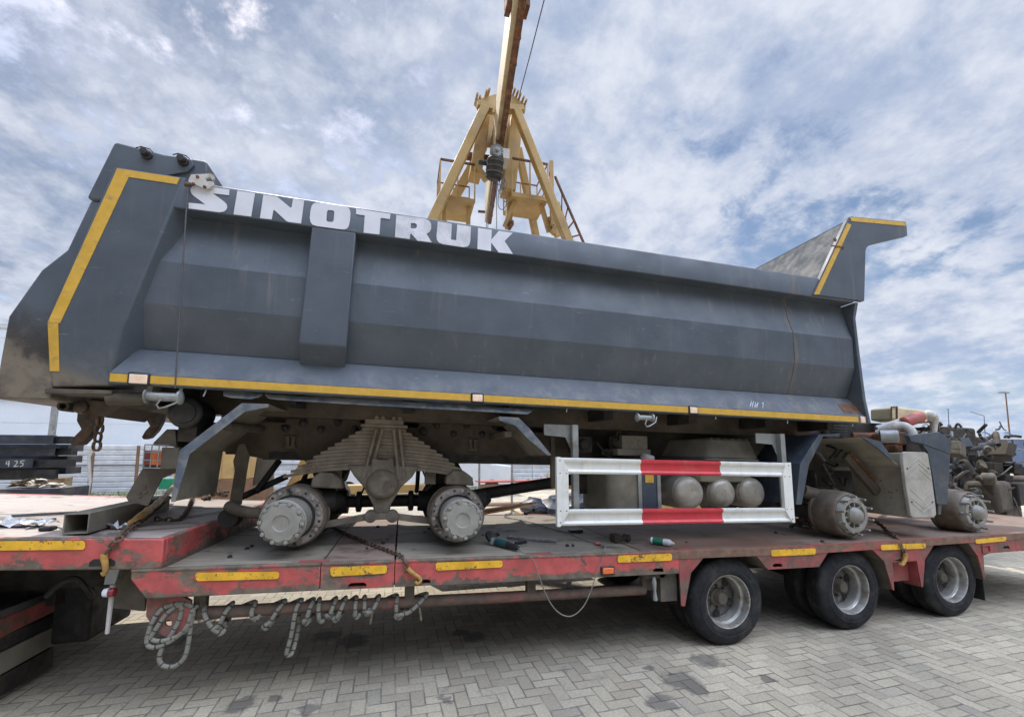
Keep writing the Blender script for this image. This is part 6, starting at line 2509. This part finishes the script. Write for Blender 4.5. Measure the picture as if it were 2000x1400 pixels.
mb.box(-3.6, -2.42, .95, 1.55, .22, .92)  # black box added to fill the dark area under the gooseneck
mb.build('dark_fill_box', 'black', RT_, bevel=.03)
mb = MB()
mb.box(-4.2, -2.6, .85, 2.4, .55, 1.0)
mb.build('chassis_plate', 'dark', RT_)
mb = MB()
mb.lathe((-3.3, 1.25, .98), (0, 0, 1), [(0, .45), (.05, .45), (.06, .40)], 24)
mb.build('fifth_wheel', 'dark', RT_)
mb = MB()
mb.box(-6.6, -4.9, -.1, 2.4, .9, 3.4)
mb.box(-6.6, -4.9, .0, 2.4, .35, .9)
mb.build('cab', 'bluepaint', RT_, bevel=.06)

# ================================================================== left background
YF = 20.0
FN = thing('sheet_fence', (-15, YF, 0), 'grey ribbed sheet metal fence with slim posts along the edge of the yard', 'fence')
ftop = at(200, 868, y=YF).z
mb = MB()
x0_, x1_ = -40.0, 14.0
nr = 9
prof = []
for k in range(nr):
    za, zb_ = .04 + (ftop - .04) * k / nr, .04 + (ftop - .04) * (k + 1) / nr
    prof += [(YF, za), (YF - .035, za + (zb_ - za) * .12), (YF - .035, za + (zb_ - za) * .8), (YF, za + (zb_ - za) * .95)]
prof += [(YF, ftop), (YF + .06, ftop), (YF + .06, .04)]
mb.prism(prof, 'x', x0_, x1_)
mb.build('sheet_panel', 'fence', FN, smooth=20)
x = x0_
while x < x1_:
    mb = MB()
    mb.box(x - .03, x + .03, YF - .075, YF - .037, 0, ftop + .02)
    mb.build('post', 'fence', FN)
    x += 2.05
mb = MB()
mb.tube([(x0_, YF - .08, ftop * .62), (-19, YF - .08, ftop * .60), (-16, YF - .09, ftop * .58), (x1_, YF - .08, ftop * .57)], .022, 6)
mb.build('wire', 'wire', FN)
for px, py0, py1, r, lab, m_ in ((178, 883, 948, .075, 'white and dark red pipe standing in front of the grey fence', 'brownbox'), (268, 870, 944, .06, 'slim dark red pipe post in front of the fence beside the underrun arm', 'brownbox')):
    yy = YF - .9
    a, b = at(px - 3, py1, y=yy), at(px + 3, py0, y=yy)
    mb = MB()
    mb.tube([(a.x, yy, 0), (b.x, yy, b.z)], r, 10)
    tag(mb.build('pipe_post', m_), lab, 'post', 'pipe posts by the fence')
a, b = at(172, 948, y=YF - 1.0), at(181, 888, y=YF - 1.0)
mb = MB()
mb.tube([(a.x, YF - 1, 0.0), (a.x + .05, YF - 1, .6), (b.x - .12, YF - 1, b.z - .1), (b.x - .02, YF - 1, b.z + .25)], .06, 10)
tag(mb.build('white_conduit', 'pale'), 'bent white conduit fixed beside the dark red pipe at the fence', 'conduit')
mb = MB()
a, b = at(100, 846, y=17.5), at(111, 776, y=17.5)
mb.beam((a.x, 17.5, 0), (b.x, 17.5, b.z + 1.2), .16, .16)
tag(mb.build('steel_pole', 'gsteel'), 'plain grey steel pole standing between the beam stack and the pale building', 'pole')
# pale warehouse
WH = thing('warehouse', (-30, 45, 0), 'large pale grey-blue warehouse with plain panel walls behind the fence', 'building')
yw = 42.0
zt_ = at(10, 641, y=yw).z
xr = at(470, 800, y=yw).x
mb = MB()
mb.box(-120, xr, yw, yw + 30, 0, zt_)
mb.build('wall', 'wall', WH)
mb = MB()
mb.box(-120.1, xr + .1, yw - .1, yw + 30.1, zt_ + .002, zt_ + .35)
mb.build('roof_edge', 'fence', WH)
zz = 2.0
while zz < zt_:
    mb = MB()
    mb.box(-120, xr, yw - .012, yw - .002, zz, zz + .03)
    mb.build('panel_joint', 'fence', WH)
    zz += 2.4
mb = MB()
a = at(104, 735, y=yw)
mb.box(-80, a.x, yw - .3, yw - .02, at(20, 768, y=yw).z - .3, at(20, 768, y=yw).z)
mb.build('gutter', 'gsteel', WH)

# stack of chassis beams: every beam a thing
random.seed(9)
ys_ = 7.2
spec = [((-80, 848), (105, 848), 866, 'bluesteel', 'topmost pale topped chassis beam of the stack at the left'), ((-80, 873), (108, 873), 890, 'bluesteel', 'second chassis beam from the top of the stack at the left'),
        ((-80, 896), (65, 896), 914, 'bluesteel', 'chassis beam chalked 4.25 in the stack at the left'), ((-80, 918), (108, 918), 938, 'black', 'lowest seen dark chassis beam of the stack at the left')]
for i, ((xa, ya), (xb_, yb_), yb2, m_, lab) in enumerate(spec):
    yy = ys_ + (i % 2) * .12
    a, b = at(xa, ya, y=yy), at(xb_, ya, y=yy)
    zb_ = at(xa, yb2, y=yy).z
    mb = MB()
    mb.box(a.x - 4, b.x, yy, yy + .012, zb_, a.z)
    mb.box(a.x - 4, b.x, yy + .012, yy + .10, a.z - .012, a.z)
    mb.box(a.x - 4, b.x, yy + .012, yy + .10, zb_, zb_ + .012)
    o = mb.build('chassis_beam', m_)
    tag(o, lab, 'steel beam', 'chassis beams stacked behind the trailer front')
    e_ = at(146 if i != 1 else 149, ya, y=yy + .25)
    mb = MB()
    mb.box(b.x - .3, e_.x if i < 3 else e_.x - .3, yy + .13, yy + .30, zb_ + .01, a.z - .015)
    o2 = mb.build('beam_end', 'black', o)
    if i == 2:
        mb = MB()
        for st in ([(14, 900), (12, 906), (19, 905)], [(18, 899), (17, 911)], [(27, 910), (28, 911)], [(29, 901), (33, 899), (34, 903), (28, 911), (36, 910)], [(48, 899), (41, 900), (40, 904), (45, 904), (45, 909), (39, 911)]):
            pp = [at(x, y, y=yy - .003) for x, y in st]
            for p, q in zip(pp, pp[1:]):
                mb.beam(p, q, .014, .010, (0, 1, 0))
        mb.build('chalk_number', 'pale', o)
z1 = at(0, 938, y=ys_).z
for k in range(2):
    mb = MB()
    mb.box(-9.5 + k * 2.2, -9.3 + k * 2.2, ys_ - .1, ys_ + 1.2, 0, z1 - .002)
    tag(mb.build('timber_bearer', 'wood'), 'timber bearer under the stacked chassis beams', 'timber', 'timber bearers under the beams')
mb = MB()
for k in range(3):
    z_k = at(0, (868, 892, 916)[k], y=ys_).z
    mb.box(-12.0, at(100, 880, y=ys_).x, ys_ + .45, ys_ + .9, z_k - .12, z_k + .02)
tag(mb.build('packed_beams', 'bluesteel'), 'dark inner beams packed behind the stacked chassis beams', 'steel beams')
# rags heaped on a beam end
mb = MB()
c_ = at(68, 952, y=6.0)
for k in range(46):
    a = random.uniform(0, 2 * pi)
    r = random.random() ** .6
    p = Vector((c_.x + .36 * r * cos(a), 6.0 + .22 * r * sin(a), c_.z + .13 * (1 - r * r) + random.uniform(-.02, .02)))
    e = Matrix.Rotation(random.uniform(0, 6), 3, 'Z') @ Matrix.Rotation(random.uniform(-.6, .6), 3, 'X')
    q = [p + e @ Vector((random.uniform(.05, .12) * sx, random.uniform(.03, .06) * sy, random.uniform(-.015, .015))) for sx, sy in ((-1, -1), (1, -1), (1, 1), (-1, 1))]
    mb.add(q, [(0, 1, 2, 3)])
tag(mb.build('rag_heap', 'cloth', smooth=0), 'heap of pale dirty rags beyond the raised deck in front of the beam stack', 'rags')
mb = MB()
mb.box(c_.x - .6, c_.x + .5, 5.7, 6.5, 0, c_.z)
tag(mb.build('low_crate', 'bluesteel'), 'low dark steel crate under the heap of pale rags', 'crate')
# weeds by the fence
mb = MB()
random.seed(40)
for k in range(1500):
    x, y = random.uniform(-24, 6), random.uniform(17.6, 19.8)
    h = random.uniform(.05, .22)
    a = random.uniform(0, pi)
    d = Vector((cos(a), sin(a), 0)) * .02
    t = Vector((random.uniform(-.08, .08), random.uniform(-.08, .08), h))
    mb.add([Vector((x, y, 0)) - d, Vector((x, y, 0)) + d, Vector((x, y, 0)) + t], [(0, 1, 2)])
tag(mb.build('weeds', 'weeds', smooth=0), kind='stuff')

# ================================================================== seen through under the truck
def boxthing(name, pa, pb, y, dep, m_, lab, cat, par=None):
    a, b = at(*pa, y=y), at(*pb, y=y)
    mb = MB()
    mb.box(a.x, b.x, y, y + dep, max(0, b.z), a.z)
    o = mb.build(name, m_, par, bevel=.02)
    if lab:
        tag(o, lab, cat)
    return o


# ochre container with a darker base
CT = thing('ochre_container', (-2.5, 9.5, 0), 'ochre steel container with a brown base seen under the truck tail', 'container')
a, b = at(395, 905, y=9.0), at(486, 905, y=9.0)
zc2, zm = at(400, 905, y=9).z, at(400, 936, y=9).z
mb = MB()
mb.box(a.x - .6, b.x, 9.0, 11.4, zm + .002, zc2 + .35)
mb.build('shell', 'ochrebox', CT, bevel=.02)
mb = MB()
mb.box(a.x - .6, b.x, 9.0, 11.4, .02, zm)
mb.build('base', 'brownbox', CT, bevel=.02)
for k in range(4):
    x = a.x - .3 + (b.x - a.x) * k / 3
    mb = MB()
    mb.box(x, x + .04, 8.975, 8.998, zm, zc2 + .3)
    mb.build('rib', 'ochrebox', CT)
boxthing('green_sheet', (310, 934), (338, 955), 8.5, .04, 'bottlegreen', 'bright green sheet standing beside the ochre container under the truck tail', 'sheet')
# white van, a steel rack, ochre beam, boards, dark castings
VN = thing('white_van', (.7, 16, 0), 'white van parked far behind, seen between the rear axles and the side guard', 'van')
yv = 15.0
a, b = at(640, 900, y=yv), at(1000, 940, y=yv)
mb = MB()
mb.prism([(a.x, .35), (b.x, .35), (b.x, 1.25), (b.x - .9, 1.35), (b.x - 1.5, 2.1), (a.x, 2.15)], 'y', yv, yv + 1.9)
mb.build('body', 'vanwhite', VN, bevel=.06, seg=3)
mb = MB()
mb.prism([(b.x - 2.4, 1.35), (b.x - 1.05, 1.38), (b.x - 1.5, 2.0), (b.x - 2.4, 2.0)], 'y', yv - .006, yv - .002)
mb.build('window', 'glass', VN)
mb = MB()
mb.box(a.x + .3, b.x - 2.7, yv - .006, yv - .002, 1.4, 1.95)
mb.build('window', 'glass', VN)
for x in (a.x + .8, b.x - .9):
    mb = MB()
    mb.lathe((x, yv - .02, .34), (0, 1, 0), [(0, .2), (.01, .33), (.2, .34)], 24)
    mb.build('wheel', 'rubber', VN)
RK = thing('steel_rack', (2.0, 8, 0), 'long rusty steel rack with white jars on its shelf seen under the truck', 'rack')
yr = 8.0
a, b = at(935, 939, y=yr), at(1250, 939, y=yr)
for py in (939, 985):
    z = at(1000, py, y=yr).z
    mb = MB()
    mb.box(a.x, b.x, yr, yr + .6, max(.05, z - .035), z)
    mb.build('shelf', 'redcyl' if py == 939 else 'brownbox', RK)
mb = MB()
z = at(1000, 942, y=yr).z
mb.box(a.x, b.x, yr, yr + .04, at(1000, 957, y=yr).z, z - .04)
mb.build('apron', 'brownbox', RK)
for x in (a.x, a.x + .9, b.x - .06):
    mb = MB()
    mb.box(x, x + .05, yr + .05, yr + .1, 0, at(1000, 900, y=yr).z)
    mb.build('post', 'gsteel', RK)
random.seed(6)
zs = at(1000, 939, y=yr).z
for px, w_, h_, m_, lab in ((1001, .10, .10, 'pale', 'squat white jar at the left end of the rack shelf'), (1032, .06, .05, 'cream', 'small cream tin in the middle of the rack shelf'),
                            (1058, .09, .16, 'vanwhite', 'tall white bucket on the rack shelf'), (1070, .08, .20, 'cream', 'cream canister beside the tall white bucket on the rack shelf')):
    p = at(px, 939, y=yr + .15)
    mb = MB()
    mb.lathe((p.x, yr + .15, zs + .001), (0, 0, 1), [(0, w_ * .5), (h_ * .9, w_ * .55), (h_ * .92, w_ * .48), (h_, w_ * .48)], 14)
    tag(mb.build('jar', m_), lab, 'jar', 'jars on the rack')
boxthing('ochre_beam', (640, 948), (830, 962), 6.2, .35, 'crane', 'ochre painted beam lying behind the trailer between the rear axles', 'beam')
# boards on the far edge
for k, (pa, pb, lab) in enumerate((((905, 1008), (1010, 990), 'broad weathered board leaning over the far deck edge right of the rear hub'), ((930, 1000), (1040, 984), 'second longer board lying on the broad board behind the deck'))):
    p, q = at(*pa, y=3.0), at(*pb, y=3.2)
    mb = MB()
    mb.beam(p, q, .30, .03, (0, .3, 1))
    o = tag(mb.build('board', 'wood', bevel=.004), lab, 'board', 'boards behind the deck')
p = at(985, 1012, y=3.1)
mb = MB()
mb.box(p.x - 1.2, p.x + .9, 2.75, 3.5, 0, at(960, 1016, y=3.0).z - .05)
tag(mb.build('pallet_stack', 'wood', bevel=.01), 'low timber stack standing behind the trailer under the loose boards', 'timber stack')
CS = thing('casting_heap', (2.6, 5, 0), 'dark greasy truck castings heaped behind the trailer and the side guard', 'castings')
for k, (px, py, s_) in enumerate(((1040, 985, .3), (1085, 982, .34), (1130, 975, .36), (1175, 985, .3), (1220, 975, .34))):
    p = at(px, py, y=5.0)
    mb = MB()
    mb.lathe((p.x, 5.0, p.z - .18), (random.uniform(-.3, .3), random.uniform(-.4, .1), 1), [(0, s_ * .7), (.1, s_), (.18, s_ * .9), (.25, s_ * .5), (.32, s_ * .4)], 14, wob=lambda a, k=k: 1 + .12 * sin(4 * a + k))
    mb.build('casting', 'bluesteel', CS)
mb = MB()
mb.box(at(1020, 1000, y=5).x, at(1260, 1000, y=5).x, 4.8, 5.7, 0, .55)
mb.build('pallet', 'wood', CS)
p = at(1207, 992, y=3.2)
mb = MB()
mb.lathe((p.x, 3.0, p.z - .10), (.1, -.3, 1), [(0, .12), (.05, .17), (.06, .17), (.075, .13), (.08, .12)], 26, cap=False)
tag(mb.build('white_ring', 'vanwhite'), 'white plastic ring lying behind the deck left of the dosing tank', 'ring')

# ================================================================== right background: stripped trucks
def scrap_truck(x, y, ln, seed, lab, ang=0.0, hh=1.0):
    t = thing('scrap_truck', (x, y, 0), lab, 'scrap truck', 'stripped trucks in the yard')
    t.rotation_euler = (0, 0, ang)
    rnd = random.Random(seed)
    inv = Matrix.Translation((-x, -y, 0))
    parts = []

    def P_(mb, name, m_, **k):
        o = mb.build(name, m_, None, **k)
        o.parent = t
        parts.append(o)
    for s_ in (-.4, .4):
        mb = MB()
        mb.box(-ln / 2, ln / 2, s_ - .04, s_ + .04, .75, 1.0)
        P_(mb, 'frame_rail', 'dark')
    for ax_ in (-ln * .32, ln * .30):
        for s_ in (-.95, .72):
            mb = MB()
            mb.lathe((ax_, s_, .48), (0, 1, 0), [(0, .12), (.01, .2), (.02, .30), (.05, .46), (.20, .46), (.23, .3)], 24)
            P_(mb, 'wheel_hub', 'frame')
    mb = MB()
    mb.box(-ln * .42, -ln * .1, -.42, .42, 1.0, 1.75 * hh)
    P_(mb, 'engine_block', 'dark', bevel=.06)
    mb = MB()
    mb.box(-ln * .46, -ln * .43, -.6, .6, .9, 1.6 * hh)
    P_(mb, 'radiator', 'black', bevel=.02)
    mb = MB()
    mb.box(ln * .05, ln * .22, -1.0, -.5, .6, 1.2)
    P_(mb, 'fuel_tank', 'frame', bevel=.08)
    mb = MB()
    mb.box(ln * .25, ln * .40, -1.05, -.55, .7, 1.15)
    P_(mb, 'battery_box', 'dark', bevel=.03)
    for k in range(95):
        a = Vector((rnd.uniform(-.48, .45) * ln, rnd.uniform(-.9, .8), rnd.uniform(.7, 1.75 * hh)))
        b = a + Vector((rnd.uniform(-.5, .5), rnd.uniform(-.3, .3), rnd.uniform(-.25, .25)))
        m_ = (a + b) / 2 + Vector((0, 0, rnd.uniform(-.1, .22)))
        mb = MB()
        mb.tube(smooth_path([a, m_, b], 4), rnd.choice((.012, .02, .035, .05)), 7)
        P_(mb, 'loose_pipe', rnd.choice(('mudgrey', 'black', 'black', 'gsteel', 'frame', 'dark', 'dark')))
    for k in range(48):
        a = Vector((rnd.uniform(-.46, .42) * ln, rnd.uniform(-.95, .7), rnd.uniform(.75, 1.65 * hh)))
        mb = MB()
        if k % 2:
            mb.lathe(a, (rnd.uniform(-1, 1), rnd.uniform(-1, 1), rnd.uniform(-.4, .4)), [(-.12, .05), (-.1, .11), (.06, .12), (.10, .06), (.16, .05)], 12)
        else:
            mb.obox(a, (rnd.uniform(.1, .4), rnd.uniform(.1, .3), rnd.uniform(.08, .3)), rot('Z', rnd.uniform(0, 3)) @ rot('X', rnd.uniform(-.4, .4)))
        P_(mb, 'engine_part', rnd.choice(('mudgrey', 'mudgrey', 'dark', 'black', 'bluesteel', 'frame')), bevel=.012)
    return t


scrap_truck(10.6, 3.3, 4.6, 3, 'stripped truck chassis with bare grey engine, nearest behind the front hub', radians(14), 1.20)
scrap_truck(14.2, 4.6, 5.2, 8, 'stripped dark truck chassis at the right edge of the photo', radians(10), 1.36)
scrap_truck(13.8, 9.5, 5.5, 14, 'stripped truck chassis farther back in the yard', radians(5), 1.0)
BT = thing('blue_trailer', (22, 18, 0), 'long faded blue trailer side far behind the stripped trucks', 'trailer')
yb_ = 17.0
a, b = at(1845, 846, y=yb_), at(1990, 846, y=yb_)
zz = [at(1900, v, y=yb_).z for v in (846, 852, 857, 875)]
mb = MB()
mb.box(a.x - 6, b.x + 8, yb_, yb_ + 2.4, .9, zz[2])
mb.build('side', 'bluepaint', BT)
mb = MB()
mb.box(a.x - 6, b.x + 8, yb_ - .02, yb_ + 2.42, zz[2] + .002, zz[1])
mb.build('top_edge', 'vanwhite', BT)
for k in range(8):
    x = a.x - 5 + k * 2.2
    mb = MB()
    mb.tube([(x, yb_, zz[1]), (x + .2, yb_ + .3, zz[0] + .1), (x + .5, yb_ + .3, zz[0] + .12), (x + .8, yb_, zz[1])], .05, 6)
    mb.build('tarp_hoop', 'bluepaint', BT)
for x in (a.x + 1, a.x + 2.3, b.x):
    mb = MB()
    mb.lathe((x, yb_, .5), (0, 1, 0), [(0, .25), (.02, .48), (.3, .5)], 20)
    mb.build('wheel', 'rubber', BT)
# lamp columns
for px, p0, p1, yy, arm, lab in ((1852, 800, 848, 45, 0, 'thin leftmost lamp column on the horizon'), (1871, 834, 850, 60, 0, 'shortest faint lamp column on the horizon'),
                                 (1922, 812, 850, 45, 1, 'middle thin lamp column with a side arm on the horizon'), (1964, 768, 848, 30, 2, 'tallest lamp column at the right with a crosswise lamp head')):
    a, b = at(px + (8 if arm == 2 else 2), p1, y=yy), at(px, p0, y=yy)
    t = a.z / max(.1, (b.z - a.z))
    base = a - (b - a) * max(0, t)
    LP = thing('lamp_column', (base.x, yy, 0), lab, 'lamp column', 'lamp columns on the horizon')
    mb = MB()
    mb.tube([(base.x, yy, 0), (b.x, yy, b.z)], [.11, .05] if arm < 2 else [.09, .06], 8)
    mb.build('pole', 'bluepaint' if arm < 2 else 'brownbox', LP)
    mb = MB()
    if arm == 2:
        mb.box(b.x - .9, b.x + .5, yy - .1, yy + .2, b.z, b.z + .14)
    elif arm == 1:
        mb.beam((b.x, yy, b.z), (b.x - 3.0, yy, b.z + .6), .10, .10)
    else:
        mb.box(b.x - .25, b.x + .1, yy - .1, yy + .1, b.z, b.z + .12)
    mb.build('lamp_head', 'gsteel', LP)
